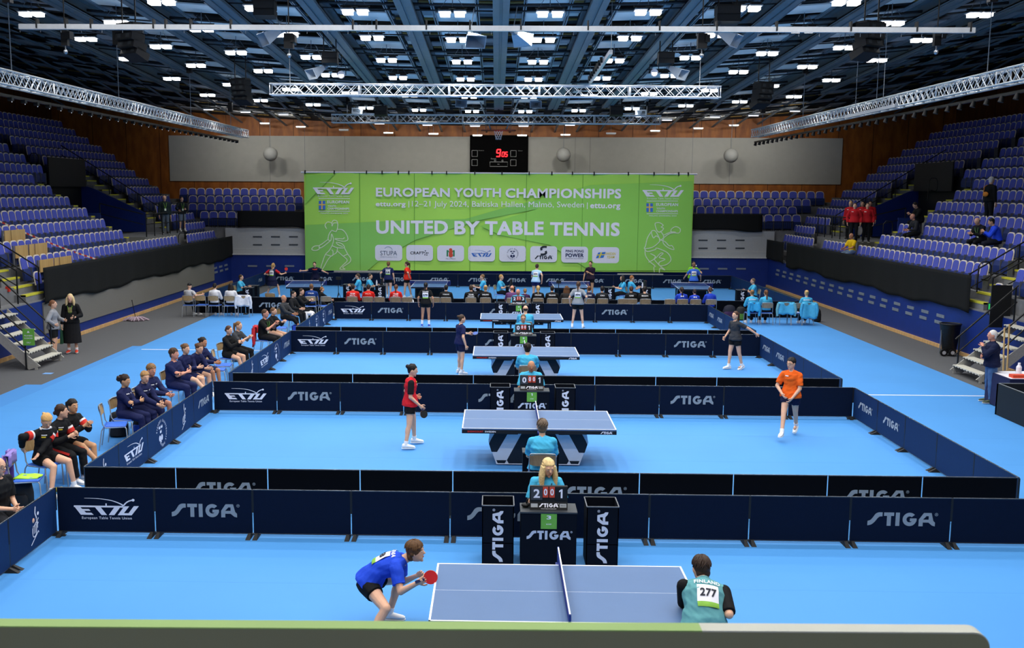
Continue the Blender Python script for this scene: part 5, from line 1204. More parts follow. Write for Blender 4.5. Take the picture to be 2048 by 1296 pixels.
    if kw.get('glasses'):
        m = MB()
        for s in (-1, 1):
            c = hc + hf * .1 * k + hr * (s * .034 * k) + hu * .01 * k; m.path([c + hr * .026 * k * math.cos(a * PI / 6) + hu * .02 * k * math.sin(a * PI / 6) for a in range(13)], .0025, 4); m.tube(c + hr * s * .026 * k, hc + hr * s * .08 * k + hu * .012 * k, .0022, n=4)
        m.tube(hc + hf * .103 * k - hr * .01 * k + hu * .012 * k, hc + hf * .103 * k + hr * .01 * k + hu * .012 * k, .0025, n=4); m.build('glasses', mat('#241c1a', .4), o)
    if kw.get('headphones'):
        m = MB(); c = nb + upC * .02
        m.path([c + rtC * .085 * math.cos(a) * k + fwC * .085 * math.sin(a) * k for a in [-.3 + .5 * i for i in range(8)]], .012, 6)
        for a in (-.5, PI + .4): m.ell(c + rtC * .09 * math.cos(a) + fwC * (.09 * math.sin(a) + .06) - upC * .02, rtC * .03, fwC * .022, upC * .035, 10, 7)
        m.build('headphones', mat('#e4e2e6', .5), o)
    Mw = Matrix.Rotation(-math.radians(h), 3, 'Z'); W3 = lambda p: Mw @ p + V((x, y, z)); Wd3 = lambda p: Mw @ p
    return dict(o=o, rh=W3(J[1]['wr'] + J[1]['d'] * .075 * k), lh=W3(J[-1]['wr'] + J[-1]['d'] * .075 * k), rd=Wd3(J[1]['d']), ld=Wd3(J[-1]['d']), hc=W3(hc), W3=W3)
def racket(c, d, n, label, col='#d8241f', back='#141414'):
    """racket whose grip is at c, blade towards d, red face towards n"""
    d = V(d).normalized(); n = V(n); n = (n - d * n.dot(d)).normalized(); a = d.cross(n); t = thing('racket', label, 'racket', c, 0, 'table tennis rackets')
    bc = d * .125; m = MB(); N = 20; out = [(bc + d * (.078 * math.cos(2 * PI * i / N)) + a * (.075 * math.sin(2 * PI * i / N))) for i in range(N)]
    def disc(d0, d1, name, mt): b = MB(); vs = [p + n * d0 for p in out] + [p + n * d1 for p in out]; b.add(vs, [tuple(range(N))[::-1], tuple(range(N, 2 * N))] + [(i, (i + 1) % N, N + (i + 1) % N, N + i) for i in range(N)]); b.build(name, mt, t)
    disc(-.003, .003, 'blade', BIRCH); disc(.003, .0065, 'rubber', mat(col, .5, 0, .02)); disc(-.0065, -.003, 'rubber', mat(back, .5, 0, .02))
    MB().obox(d * .0, d * .055, a * .014, n * .011).build('handle', mat('#2a2d52', .6), t)
# ================================================================ the people
def local(h, o, p):
    a = math.radians(h); r = V(p) - V((o[0], o[1], 0)); return (r.x * math.cos(a) - r.y * math.sin(a), r.x * math.sin(a) + r.y * math.cos(a), r.z)
NAVY_J = '#1b2148'; WH = '#e9e9ee'
# ---- nearest court
o = AT(738, 1196, 10.7); h = 90; L_ = lambda p: local(h, o, p)
fl, frr = G(778, 1240), G(735, 1300)
d = person(o.x, o.y, h, 'player in bright blue shirt crouching with red racket at left end of nearest table', H=1.72, sex='m', skin='fair', hair='fringe', hcol='#5a3d22', top=('#2248c8', .72), bot=('#111214', .42),
           pz=.56, lean=69, twist=8, head=(4, 14), hem=-.03, neck=.135, loose=.024, lf=(*L_(fl)[:2], 0, 0), rf=(*L_(frr)[:2], 0, 20), lk=(-.7, .9, .1), rk=(.75, .9, .1), lh=L_(AT(834, 1152, 10.75)), rh=L_(AT(834, 1167, 10.28)), lel=(-.2, -.3, -1), rel=(.1, -.35, -1), lpn=(1, 0, .2), rpn=(-1, .1, 0), curl=42, bib='58', back=['SLOVENIA'], shoes='#ececec', vox=.0075)
racket(d['rh'] + V((-.02, 0, .0)), (.93, -.1, .36), (.05, -1, .25), 'red-faced racket held by the crouching player in blue')
o = AT(1409, 1250, 9.25); h = -6; L_ = lambda p: local(h, o, p)
d = person(o.x, o.y, h, 'player in teal and black FINLAND shirt seen from behind at right end of nearest table', H=1.84, sex='m', hair='short', hcol='#38281e', hem=-.14, neck=.125, top=('#5c979d', .92), sleeve='#141416', bot=('#17191c', .6), pz=.68, lean=50, side=17, fat=1.22,
           lf=(-.3, .1, 0, 15), rf=(.3, .0, 0, 15), lk=(-.4, 1, 0), rk=(.4, 1, 0), lh=(.12, .62, .86), rh=L_(AT(1436, 1226, 9.5)), rel=(-.12, -1, -.4), lel=(.0, .3, -1), head=(-4, -6), bib='277', back=['FINLAND'], curl=45, vox=.0075)
racket(d['rh'], (-.3, .8, .2), (.2, .3, 1), 'dark racket held low by the player in teal', '#3a1518', '#121212')
# ---- second court
o = mid(G(812, 899), G(829, 889)); h = 82; L_ = lambda p: local(h, o, p)
d = person(o.x, o.y, h, 'player in red and black shirt standing left of the second court table', H=1.66, hair='bun', hcol='#17120f', skin='fair', top=('#c9202c', .8), sleeve='#17171b', bot=('#121215', .5), lf=(*L_(G(829, 888))[:2], 0, 0), rf=(*L_(G(811, 900))[:2], 0, 0), head=(8, -10), rh=(.2, .17, .86), lh=(-.14, .12, .98), rel=(.35, -1, -.2), shoes='#eeeeee', front=[(-.06, .06, .06, .09, '#e8e8ea'), (-.08, -.02, .12, .14, '#d9c02e')], curl=40)
racket(d['rh'], (.25, -.1, -1), (.5, -1, .1), 'racket held down by the player in red and black', '#1b1b1b', '#c32a22')
o = mid(G(1562, 884), G(1592, 867)); h = -150; L_ = lambda p: local(h, o, p)
d = person(o.x, o.y, h, 'player in orange shirt and navy shorts walking on the right of the second court', H=1.68, hair='tied', hcol='#15110f', skin='fair', top=('#e5601c', .8), bot=('#161a38', .5), lf=(*L_(G(1592, 867))[:2], 0, 0), rf=(*L_(G(1562, 884))[:2], 0, 0), head=(22, -4), lh=(-.08, .2, .86), rh=(.12, .2, .92), lel=(-1, -.5, -.2), rel=(1, -.5, -.2), shoes='#efefef', glasses=True, pitch_l=25, front=[(-.1, -.03, .1, .12, '#f0e6e0')], curl=40)
# ---- third court
o = mid(G(907, 749), G(934, 748)); h = 60
d = person(o.x, o.y, h, 'player in navy kit holding a blue racket on the left of the third court', H=1.66, hair='bun', hcol='#3a281c', skin='fair', top=('#191f48', .7), bot=('#161a3a', .6), lf=(-.18, .05, 0, 8), rf=(.14, -.04, 0, 8), head=(10, -4), lh=(-.22, .36, 1.06), rh=(.27, .02, .82), shoes='#dcdcdc', front=[(-.08, .02, .12, .14, '#e8e8ea')], curl=40)
racket(d['lh'] + V((.0, 0, 0)), (.95, -.1, .12), (.1, -.5, 1), 'blue-faced racket held by the player in navy, third court', '#2a4f9c')
o = mid(G(1461, 744), G(1475, 734)); h = -118
d = person(o.x, o.y, h, 'player in black shirt with left arm out on the right of the third court', H=1.68, hair='pony', hcol='#4a3022', skin='fair', top=('#34363b', .75), bot=('#141517', .5), lf=(-.1, -.2, 0, 5), rf=(.1, .12, 0, 5), head=(-8, 0), lh=(-.42, -.42, 1.02), rh=(.3, .1, .9), lel=(-.5, -.6, .3), shoes='#efefef', pitch_l=20, curl=35)
# ---- fourth court
o = mid(G(846, 653), G(857, 654)); person(o.x, o.y, 4, 'player in black with number bib standing on the left of the fourth court', H=1.66, hair='pony', hcol='#131010', tail=.26, skin='tan', top=('#131416', .7), bot=('#131416', .4), socks=('#eee', .4), shoes='#2f55b8', bib='579', back=['SUDAN'], lf=(-.14, 0, 0, 4), rf=(.12, 0, 0, 4))
o = mid(G(1145, 655), G(1165, 657)); person(o.x, o.y, 12, 'player in light grey shirt standing on the right of the fourth court', H=1.74, hair='pony', hcol='#4a3222', tail=.3, top=('#8b9096', .75), bot=('#131416', .55), bib='494', shoes='#e9e9e9', lf=(-.2, 0, 0, 6), rf=(.2, 0, 0, 6), lh=(-.3, .05, .9), rh=(.28, .08, 1.0))
# ---- far courts, players
def far(px, py, h, lb, Y=None, **kw):
    c = G(px, py) if Y is None else V((AT(px, 540, Y).x, Y, 0)); return person(c.x, c.y, h, lb, **kw)
d = far(545, 596, 15, 'blonde player in navy and red shirt at the leftmost far table', hair='pony', hcol='#b08a52', top=('#1a1e3c', .7), sleeve='#b8262c', bot=('#181b38', .55), skirt=.28, lf=(-.3, 0, 0, 12), rf=(.32, .1, 0, 12), pz=.84, lean=14, lh=(-.4, .25, 1.05), rh=(.45, .4, 1.12), rel=(1, -.2, -1), bib='189', back=['ESP'])
racket(d['rh'] + V((0, 0, .06)), (.1, .1, 1), (0, -1, .1), 'red racket raised by the blonde player in navy and red', '#d5302a')
d = far(631, 0, 180, 'player in navy with arms spread behind the leftmost far table', Y=47.7, hair='tied', hcol='#2b1d15', top=('#1a1c36', .6), bot=('#15172c', .5), pz=.8, lean=24, lh=(-.6, .3, 1.02), rh=(.62, .25, 1.1), lf=(-.3, 0, 0, 10), rf=(.3, 0, 0, 10), front=[(-.14, .14, .13, .17, '#d2452c')])
far(777, 597, 8, 'player in navy shirt with number seen from behind near the red-shirted player', hair='tied', hcol='#6b4a2c', top=('#1c2450', .6), bot=('#121316', .45), bib='58', back=['ROMANIA'], lf=(-.1, .2, 0, 4), rf=(.12, -.12, 0, 4), lh=(-.4, .1, 1.0))
far(815, 597, -70, 'player in bright red shirt standing before the green banner', hair='pony', hcol='#33201a', top=('#d8301f', .8), bot=('#15151a', .45), shoes='#efefef', lh=(-.16, -.16, 1.02), rh=(.18, .16, 1.05), rel=(1, -.4, 0), fat=1.1, lf=(-.14, .1, 0, 8), rf=(.14, -.14, 0, 8))
far(1071, 603, 20, 'player in pale blue shirt leaning away at the far court in the middle', hair='tied', hcol='#3b2a20', top=('#a9cdea', .5), bot=('#1c2350', .5), lean=16, lh=(-.2, .4, .95), rh=(.32, -.1, .95), bib='604')
far(1180, 597, -158, 'player in dark shirt with long ponytail, hand on chest, before the banner', hair='pony', tail=.4, hcol='#1a1413', skin='olive', top=('#241a2a', .7), bot=('#131318', .45), lh=(.02, .2, 1.22), rh=(.3, .08, .9), H=1.78)
far(1386, 600, 6, 'player in blue shirt with number bib at the rightmost far table', hair='tied', hcol='#6b4a32', top=('#3767c8', .7), bot=('#15171f', .5), lh=(-.4, .35, 1.0), rh=(.35, .3, .95), lean=10, bib='630', socks=('#eee', .3))
d = far(1385, 0, 178, 'player in lime green shirt serving behind the rightmost far table', Y=47.8, hair='tied', hcol='#2b2019', top=('#7fc52e', .7), bot=('#20242a', .5), lean=20, lh=(-.35, .4, 1.15), rh=(.1, .4, 1.05))
c = AT(1392, 531.5, 46.9); t = tag(MB().ball((0, 0, 0), .04, 10, 8).build('ball', mat('#f6f6f4', .4, 0, 0), None, c), 'white ball tossed up in front of the green-shirted server', 'ball')
# ---- far umpires beside dark boxes
FU = [(481, 90, 'at the far left', '#3a2a1e', 'short', 'm'), (717, -90, 'left of the pair near the left bench', '#3a2a1e', 'tied', 'f'), (739, 90, 'right of the pair near the left bench', '#2a211c', 'short', 'm'), (966, -90, 'facing left, middle of the far courts', '#7a5a3a', 'short', 'm'), (1001, 105, 'blond, facing right, middle of the far courts', '#b58a4e', 'short', 'm'),
      (1246, -95, 'long haired, left of the pair near the right bench', '#1d1614', 'long', 'f'), (1262, 75, 'ginger haired, right of the pair near the right bench', '#9a6238', 'short', 'm'), (1507, -90, 'at the far right', '#6e5a48', 'short', 'm')]
for px, h, lb, hc_, hs, sx in FU:
    Y = 43.6 if px not in (481, 1507) else 42.6
    c = AT(px, 570, Y); s = 1 if h > 0 else -1
    person(c.x, c.y, h, 'seated far umpire in turquoise shirt, %s' % lb, SIT, H=1.72, sex=sx, hair=hs, hcol=hc_, top=(CYAN, .75), bot=('#16171c', 1.9), lh=(-.12, .36, .78), rh=(.14, .36, .78), shoes='#16161a')
    chair(c.x - s * .02, c.y, h, 'chair under the seated far umpire %s' % lb, 'chairs of the far umpires')
for px, lb, Y in ((497, 'at the far left', 42.0), (507, 'right of the far left one', 42.9), (697, 'left of the first umpire pair', 43.8), (738, 'between the first umpire pair', 42.6), (761, 'right of the first umpire pair', 43.4), (950, 'left of the middle umpires', 43.8), (1021, 'right of the middle umpires', 43.4), (1219, 'left of the right umpire pair', 43.4), (1291, 'right of the right umpire pair', 43.2), (1483, 'at the far right', 42.6)):
    towel_box(AT(px, 580, Y).x, Y, 'dark box with white wordmark among the far courts, %s' % lb, True)
for px, Y, nm, lb in ((765, 43.4, (0, 0, 0, 0), 'left'), (1023, 43.4, (0, 1, 1, 0), 'middle'), (1290, 43.2, (0, 0, 0, 0), 'right')):
    score_machine(AT(px, 570, Y).x, Y, .826, nm, 'small score counter on a dark box of the far courts, %s one' % lb, PI * .5, .8)
# ---- umpires at the desks of the four front courts
US = [('f', 'blonde long haired umpire behind the desk of the nearest court', 'long', '#d9bd86', 'fair', dict(tail=.34, fat=1.18, head=(-18, -12), lanyard='#22262c')), ('m', 'balding grey haired umpire behind the desk of the second court', 'receding', '#77706a', 'tan', dict(head=(-3, -12))),
      ('m', 'grey haired umpire with glasses behind the desk of the third court', 'short', '#6f5a48', 'fair', dict(glasses=True, head=(0, -8))), ('m', 'bald elderly umpire behind the desk of the fourth court', 'bald', '#888', 'ruddy', dict(head=(20, -26), fat=1.2))]
for i, (sx, lb, hs, hc_, sk, kw) in enumerate(US):
    cx, y = UMP[i]; yy = y + .66; kw = dict(dict(fat=1.05), **kw)
    person(cx, yy, 180, lb, SIT, H=1.72, sex=sx, hair=hs, hcol=hc_, skin=sk, top=(CYAN, .85), bot=('#15161a', 1.9), lh=(-.2, .32, .79), rh=(.2, .32, .79), lf=(-.12, .25, 0, 4), rf=(.12, .25, 0, 4), lean=10, shoes='#16161a', loose=.02, lel=(-.35, -.5, -1), rel=(.35, -.5, -1), lpn=(.2, 0, -1), rpn=(-.2, 0, -1), collar=True, **kw)
    chair(cx, yy + .02, 180, 'chair under the umpire at the desk of the %s' % CN[i], 'umpire chairs')
AS = [(1087, C2, 'f', 'short', '#6e5d4e', 'umpire with curly grey hair seen from behind at the second court table', dict(fat=1.25)), (1055, C3, 'm', 'short', '#241c18', 'dark haired umpire seen from behind at the third court table', dict(fat=1.1)), (1050, C4, 'm', 'receding', '#2b221d', 'umpire with bald crown seen from behind at the fourth court table', dict(fat=1.25))]
for i, (px, C, sx, hs, hc_, lb, kw) in enumerate(AS):
    y = C[3] + .78; x = AT(px, 700, y).x
    person(x, y, 0, lb, SIT, H=1.76, sex=sx, hair=hs, hcol=hc_, top=(CYAN, .85), bot=('#15161a', 1.9), lh=(-.16, .36, .74), rh=(.16, .36, .74), lel=(-.35, -.6, -1), rel=(.35, -.6, -1), shoes='#16161a', loose=.022, **kw)
    chair(x, y, 0, 'chair under the umpire seen from behind, %s' % CN[i + 1], 'umpire chairs', True)
    desk(x + .0, y + .36, 'small plain dark table before the umpire seen from behind, %s' % CN[i + 1], 0, False, .3, .3, .7)

# ---- coaches and players sitting behind the fourth court, backs to the camera
YS = 38.62
def back_row(px, lb, Y=None, ch=True, tan=True, **kw):
    Y = Y or YS; c = AT(px, 600, Y)
    if ch: chair(c.x, c.y, 0, 'chair of the %s' % lb[:60].split(',')[0], 'chairs behind the fourth court', tan)
    kw = dict(dict(H=1.7, top=('#18191b', 1.9), bot=('#17181b', 1.9), lh=(-.12, .3, .7), rh=(.12, .3, .7)), **kw)
    return person(c.x, c.y, kw.pop('h', 0), lb, SIT, **kw)
back_row(706, 'man in red tracksuit top, leftmost of the seated trio in red', sex='m', hcol='#2b1f18', top=('#c9231c', 1.9), back=['TEAM', 'MALTA'])
back_row(737, 'woman in red top, middle of the seated trio in red', hair='tied', hcol='#1f1613', top=('#c9231c', 1.9), back=['MALTA'], backcol='#e0b0a8')
back_row(792, 'woman in red top with brown braid, rightmost of the seated trio in red', hair='braid', hcol='#5a3826', top=('#c9231c', 1.9), back=['TEAM', 'MALTA'])
back_row(892, 'person in black jacket seated alone between the two pale chairs', sex='m', hcol='#1c1614', fat=1.1, back=['TÜRKIYE'])
back_row(942, 'man in black jacket with white lettering, left of two seated together', sex='m', hcol='#3a2a20', back=['TEAM', 'ENGLAND']); back_row(971, 'blonde haired woman in black jacket with white lettering, seated beside another', hair='bun', hcol='#b08b5a', back=['ENGLAND'])
back_row(1024, 'bald man in purple top seated behind the fourth court umpire', sex='m', hair='receding', hcol='#6b4a3a', skin='ruddy', top=('#5c3a66', .9), fat=1.2)
back_row(1050, 'child with dark blond hair in purple seated right of the umpire', H=1.45, hair='tied', hcol='#8a6a3e', top=('#3a2244', 1.9))
back_row(1076, 'woman with blonde ponytail and black jacket, seated', hair='pony', hcol='#b99a63', back=['IRELAND']); back_row(1104, 'person in black jacket on chair hung with blue, seated', sex='m', hcol='#241b17', back=['IRELAND'])
back_row(1133, 'woman with long curly brown hair seated beside the grey-shirted player', hair='curly', hcol='#5a3a22', tail=.36, top=('#2c2a2a', 1.9))
back_row(1178, 'woman with bun in navy and red CRE top seated', hair='bun', hcol='#6a4326', top=('#1d1f3a', 1.9), back=['CRE']); back_row(1204, 'man in dark jacket lettered CRO seated', sex='m', hcol='#241a16', top=('#202226', 1.9), back=['CRO'])
back_row(1262, 'woman in black lettered GRE seated, left of the pair', hair='tied', hcol='#3d2418', back=['GRE']); back_row(1289, 'man in black lettered MOLDOVA seated, right of the pair', sex='m', hcol='#1f1815', fat=1.15, back=['MOLDOVA'], top=('#1a1b1d', .9))
for px, hs, lb in ((1363, 'pony', 'left of the seated trio in royal blue'), (1389, 'tied', 'middle of the seated trio in royal blue'), (1420, 'tied', 'right of the seated trio in royal blue')):
    r = back_row(px, 'girl in royal blue jacket, %s' % lb, hair=hs, tail=.5, hcol='#2a1c16' if px < 1400 else '#4a3020', top=('#2340b4', 1.9), back=['M'] if px < 1400 else None, H=1.68 if px != 1389 else 1.5)
for px, lb in ((654, 'right of the navy jacket man'), (760, 'between the two women in red'), (815, 'with a white bag, right of the red braid woman'), (862, 'left of the black clad standing player'), (870, 'right of the black clad standing player'), (1245, 'right of the man in CRO jacket'), (1338, 'left of the girls in royal blue')):
    c = AT(px, 600, YS); chair(c.x, c.y, 0, 'empty tan backed chair %s' % lb, 'chairs behind the fourth court', True)
back_row(623, 'man in navy jacket with blue sleeves seated at left of the far tables', sex='m', hcol='#6b4a30', top=('#1c3a7a', 1.9), back=['ITALIA'], tan=False)
# left cluster in white
back_row(379, 'man in grey shirt and black cap leaning on the next chair, far left', Y=38.6, sex='m', hair='cap', hcol='#17181a', top=('#b4b4b8', .8), rh=(.5, .1, .86), tan=False, h=20)
back_row(430, 'person in white jacket, left of two seated in white', Y=38.6, hair='tied', hcol='#1c1512', top=('#d9d9dd', 1.9), tan=False, back=['SERBIA']); back_row(462, 'woman in white jacket with long dark hair, right of two seated in white', Y=38.6, hair='long', tail=.4, hcol='#201714', top=('#d9d9dd', 1.9), tan=False)
c = AT(404, 600, 38.6); chair(c.x, c.y, 0, 'empty chair with tan back right of the man in black cap', 'chairs behind the fourth court'); c = AT(490, 600, 38.6); chair(c.x, c.y, 0, 'chair with white jacket over its back, far left group', 'chairs behind the fourth court')
# right group in turquoise
back_row(1504, 'woman in turquoise jacket with bun, leftmost of right group', Y=37.6, hair='bun', hcol='#8a6238', top=(CYAN, 1.9), back=['SLOVENIA'], tan=True); back_row(1532, 'woman in turquoise jacket with long ponytail, right group', Y=37.6, hair='pony', tail=.45, hcol='#6a4428', top=(CYAN, 1.9), tan=True)
back_row(1613, 'blonde person in turquoise seated rightmost with jacket over chair', Y=37.6, hair='bun', hcol='#c2a06a', top=(CYAN, .9), tan=True, back=['SLOVENIA'])
for px, lb in ((1568, 'under a turquoise jacket, right group'), (1590, 'holding papers, right group')): c = AT(px, 620, 37.6); chair(c.x, c.y, 0, 'empty chair %s' % lb, 'chairs behind the fourth court', True)

# ---- spectators along the left of the courts, facing right
def seat_side(px, py, h, lb, ch=True, **kw):
    c = G(px, py, .55); x, y = c.x, c.y
    kw = dict(dict(H=1.72, lh=(-.12, .34, .68), rh=(.12, .34, .68)), **kw)
    if ch: a = math.radians(h); chair(x - .0 * math.sin(a), y, h, ('chair under the ' + lb)[:90] if isinstance(ch, bool) else ch, 'spectator chairs along the left')
    return person(x, y, h, lb, SIT, **kw)
TR = dict(top=('#17181b', 1.92), bot=('#17181b', 1.92), leg_stripe='#c2281f', arm_band=('#e6e3e6', '#cf2a20'))
seat_side(90, 914, 112, 'blonde ponytail girl in black and red jacket turning to a purple jacket', hair='pony', hcol='#c79d62', tail=.5, top=('#17181b', 1.92), bot=('#141416', .5), arm_band=('#e6e3e6', '#cf2a20'), headphones=True, head=(20, -32), lean=10, rh=(.34, -.12, .78), lh=(.28, .14, .66), lel=(-.6, .4, -.3), rel=(.9, .1, .2), lf=(-.16, .45, 0, 4), rf=(.3, .42, 0, 12), front=[(-.12, -.04, .12, .135, '#e8e8ea'), (-.12, -.06, .085, .105, '#d8c22c')], skin='fair', twist=8)
seat_side(118, 897, 106, 'brown haired girl in black and red tracksuit sitting behind the blonde one', hair='tied', hcol='#3a251a', head=(-38, 4), lean=12, rh=(.1, .3, .8), lh=(-.06, .32, .82), front=[(-.12, -.04, .12, .135, '#e8e8ea'), (-.12, -.06, .085, .105, '#d8c22c')], **TR)
seat_side(143, 884, 112, 'dark ponytail girl in black and red jacket clapping', hair='pony', hcol='#1a1310', tail=.42, skin='olive', head=(6, 0), lean=10, rh=(.05, .36, .88), lh=(-.05, .36, .89), rpn=(-1, 0, 0), lpn=(1, 0, 0), curl=4, top=('#17181b', 1.92), bot=('#15161a', .6), arm_band=('#e6e3e6', '#cf2a20'), rf=(.0, .62, .16, 4), rk=(.6, 1, 1))
seat_side(-2, 1028, 106, 'bald man with beard and glasses in black shirt at the left edge', sex='m', hair='bald', hcol='#5a4636', skin='fair', glasses=True, fat=1.2, top=('#17191c', .8), bot=('#24252a', .9), rh=(.06, .27, .66), lh=(-.04, .27, .66), rf=(.2, .16, 0, 6), lf=(-.15, .16, 0, 6), head=(2, -4), H=1.78, shoes='#222')
NV = dict(top=(NAVY_J, 1.92), front=[(-.1, -.02, .1, .12, '#dcdce2'), (.03, .1, .1, .12, '#dcdce2')])
seat_side(252, 826, 96, 'woman with dark curly hair up in navy tracksuit, arms folded', hair='curlybun', hcol='#2a1a13', skin='olive', lh=(.13, .2, .8), rh=(-.13, .23, .77), lel=(-1, -.1, -.5), rel=(1, -.1, -.5), bot=(NAVY_J, 1.92), lean=2, head=(4, -10), shoes='#2a2c34', **NV)
seat_side(284, 815, 108, 'fair haired woman in navy tracksuit beside the man in shorts', hair='tied', hcol='#a07a4c', lean=14, lh=(-.06, .42, .68), rh=(.1, .46, .66), bot=(NAVY_J, 1.92), head=(26, -8), shoes='#2a2c34', **NV)
seat_side(296, 803, 108, 'man with short sandy hair in navy jacket and shorts, hands clasped', sex='m', hair='short', hcol='#8a6844', skin='ruddy', H=1.82, fat=1.12, lean=14, lh=(-.02, .5, .74), rh=(.04, .5, .74), bot=('#20264c', .85), lf=(-.24, .42, 0, 8), rf=(.24, .42, 0, 8), head=(16, -6), shoes='#1d1d20', **NV)
seat_side(350, 768, 106, 'man in navy polo shirt with arms folded, seen from behind shoulder', sex='m', hair='short', hcol='#4a3526', skin='ruddy', H=1.82, fat=1.2, top=('#1b2148', .85), bot=('#1b2148', 1.92), lh=(.13, .2, .84), rh=(-.13, .23, .81), lel=(-1, -.1, -.5), rel=(1, -.1, -.5), lean=2, head=(-8, 0))
seat_side(372, 752, 110, 'young woman with bun in navy jacket beside the man in polo shirt', hair='bun', hcol='#6a4a30', top=(NAVY_J, 1.92), bot=('#1b2148', .7), rf=(.05, .66, .12, 4), rk=(.4, 1, 1), lean=4, lh=(.12, .22, .78), rh=(-.12, .25, .75), head=(4, -2))
seat_side(386, 745, 112, 'woman with messy bun leaning forward in navy jacket', hair='bun', hcol='#5a3b26', top=(NAVY_J, 1.92), bot=('#1b2148', .6), lean=26, lh=(-.05, .5, .68), rh=(.1, .46, .7), head=(8, -2))
seat_side(404, 736, 104, 'woman with dark bun in navy jacket, farthest of the navy group', hair='bun', hcol='#1b1310', skin='tan', top=(NAVY_J, 1.92), bot=('#3a3d58', .9), lean=8, lh=(-.06, .42, .72), rh=(.1, .42, .72), head=(4, 0))
seat_side(458, 708, 108, 'girl with low bun in black jacket and shorts clapping', hair='tied', hcol='#4a2e1e', top=('#151618', 1.92), bot=('#17181a', .55), rh=(.04, .36, .88), lh=(-.04, .36, .88), curl=8, rf=(.08, .5, 0, 4), head=(4, -4), lean=4)
seat_side(474, 697, 108, 'girl with braid in dark grey shirt clapping', hair='braid', tail=.3, hcol='#7a5634', top=('#3a3c40', .8), bot=('#17181a', 1.9), rh=(.04, .38, .88), lh=(-.04, .38, .88), curl=8, head=(0, -2), lean=10)
seat_side(529, 673, 104, 'man in black polo and trousers clapping beside a red jacket', sex='m', hair='short', hcol='#4a3424', skin='ruddy', H=1.85, fat=1.12, top=('#141517', .8), bot=('#17181b', 1.9), rh=(.04, .36, .95), lh=(-.04, .36, .95), curl=8, lanyard='#58a83a', lf=(-.12, .55, 0, 4), rf=(.14, .48, 0, 4), rpn=(-1, 0, 0), lpn=(1, 0, 0))
seat_side(546, 664, 108, 'person in black half hidden behind the clapping man in polo', hair='tied', hcol='#6a4a30', top=('#141517', 1.9), bot=('#d9a98c', .1), rh=(.04, .36, .88), lh=(-.04, .36, .88))
seat_side(571, 634, 106, 'bald man in dark grey jacket and black trousers, legs crossed', sex='m', hair='bald', hcol='#555', skin='tan', top=('#34363a', 1.92), bot=('#141518', 1.5), rf=(.05, .62, .1, 4), rk=(.4, 1, .8), lean=-4)
seat_side(586, 624, 106, 'dark haired person with sunglasses beside the bald man', hair='tied', hcol='#1d1512', top=('#1b1c1f', 1.92), bot=('#17181a', 1.9), glasses=True)
seat_side(602, 618, 106, 'young man in black jacket clapping, farthest in the left side row', sex='m', hair='short', hcol='#2f2118', top=('#17181a', 1.92), bot=('#17181a', 1.9), rh=(.04, .38, .88), lh=(-.04, .38, .88), curl=8)
c = G(607, 612, .55); person(c.x + .5, c.y + 1.2, 60, 'child with fair hair in black seated behind the clapping young man', SIT, H=1.4, hair='tied', hcol='#8a5c34', top=('#17181a', 1.9), bot=('#17181a', 1.9)); chair(c.x + .5, c.y + 1.2, 60, 'chair under the child with fair hair', 'spectator chairs along the left')
for px, py, h, lb in ((230, 848, 75, 'empty birch backed chair left of the curly haired woman'), (55, 955, 78, 'empty birch backed chair beside the bald bearded man'), (433, 738, 82, 'empty birch chair left of the girl with low bun, nearer one'), (446, 729, 82, 'empty birch chair left of the girl with low bun, farther one'), (560, 655, 82, 'empty chair beside the blue crate'), (545, 604, 10, 'empty chair behind the bald man in grey'), ):
    c = G(px, py, .46); chair(c.x, c.y, h, lb, 'spectator chairs along the left')

# ---- people on their feet at the sides
o = G(109, 716); person(o.x, o.y, 80, 'woman in grey hoodie and black shorts standing by the left stairs', H=1.74, hair='tied', hcol='#7a4f33', top=('#8b8d92', 1.92), bot=('#17181a', .75), lh=(-.12, .3, 1.1), rh=(.2, .1, 1.02), lel=(-1, -.5, -.5), rel=(1, -.6, -.4), shoes='#e8e4dc', loose=.025)
o = G(146, 706); d = person(o.x, o.y, 168, 'long haired blonde woman in black coat, green lanyard and red shoes', H=1.84, hair='long', hcol='#d8bd8a', tail=.34, top=('#141416', 1.92), bot=('#1a1a1c', 0), coat=.66, coatcol='#1e1e20', shoes='#cf3a22', lanyard='#7fc52e', lh=(-.16, .26, 1.12), rh=(.26, .1, .85), loose=.022, front=[(-.06, .06, -.12, .12, '#8a7a4e')])
tb = thing('tote_bag', 'dark green tote bag with white letter held by the blonde woman', 'bag', d['rh'] + V((0, 0, -.06)), -math.radians(168)); m = MB()
m.add([(-.04, -.15, -.42), (.04, -.15, -.42), (.04, .15, -.42), (-.04, .15, -.42), (-.012, -.17, 0), (.012, -.17, 0), (.012, .17, 0), (-.012, .17, 0)], [(3, 2, 1, 0), (4, 5, 6, 7), (0, 1, 5, 4), (1, 2, 6, 5), (2, 3, 7, 6), (3, 0, 4, 7)])
bb_ = m.build('bag_body', mat('#1d4a34', .8, 0, .08), tb); MB().path([(0, -.1, 0), (0, -.06, .1), (0, .06, .1), (0, .1, 0)], .008, 5).build('handle', mat('#1d4a34', .8, 0, .08), tb)
m = MB(); put_text(m, Fr((.03, 0, -.2), (0, 1, 0), (0, 0, 1)), 'D', -.05, .05, -.06, .06, .02, .01); m.build('letter', mat('#dfe4e0', .6, 0, 0), bb_)
t = thing('phone', 'dark phone held by the blonde woman in black coat', 'phone', d['lh']); MB().obox((0, 0, .03), (.04, 0, 0), (0, .03, .06), (0, .006, -.003)).build('case', BLACK, t)
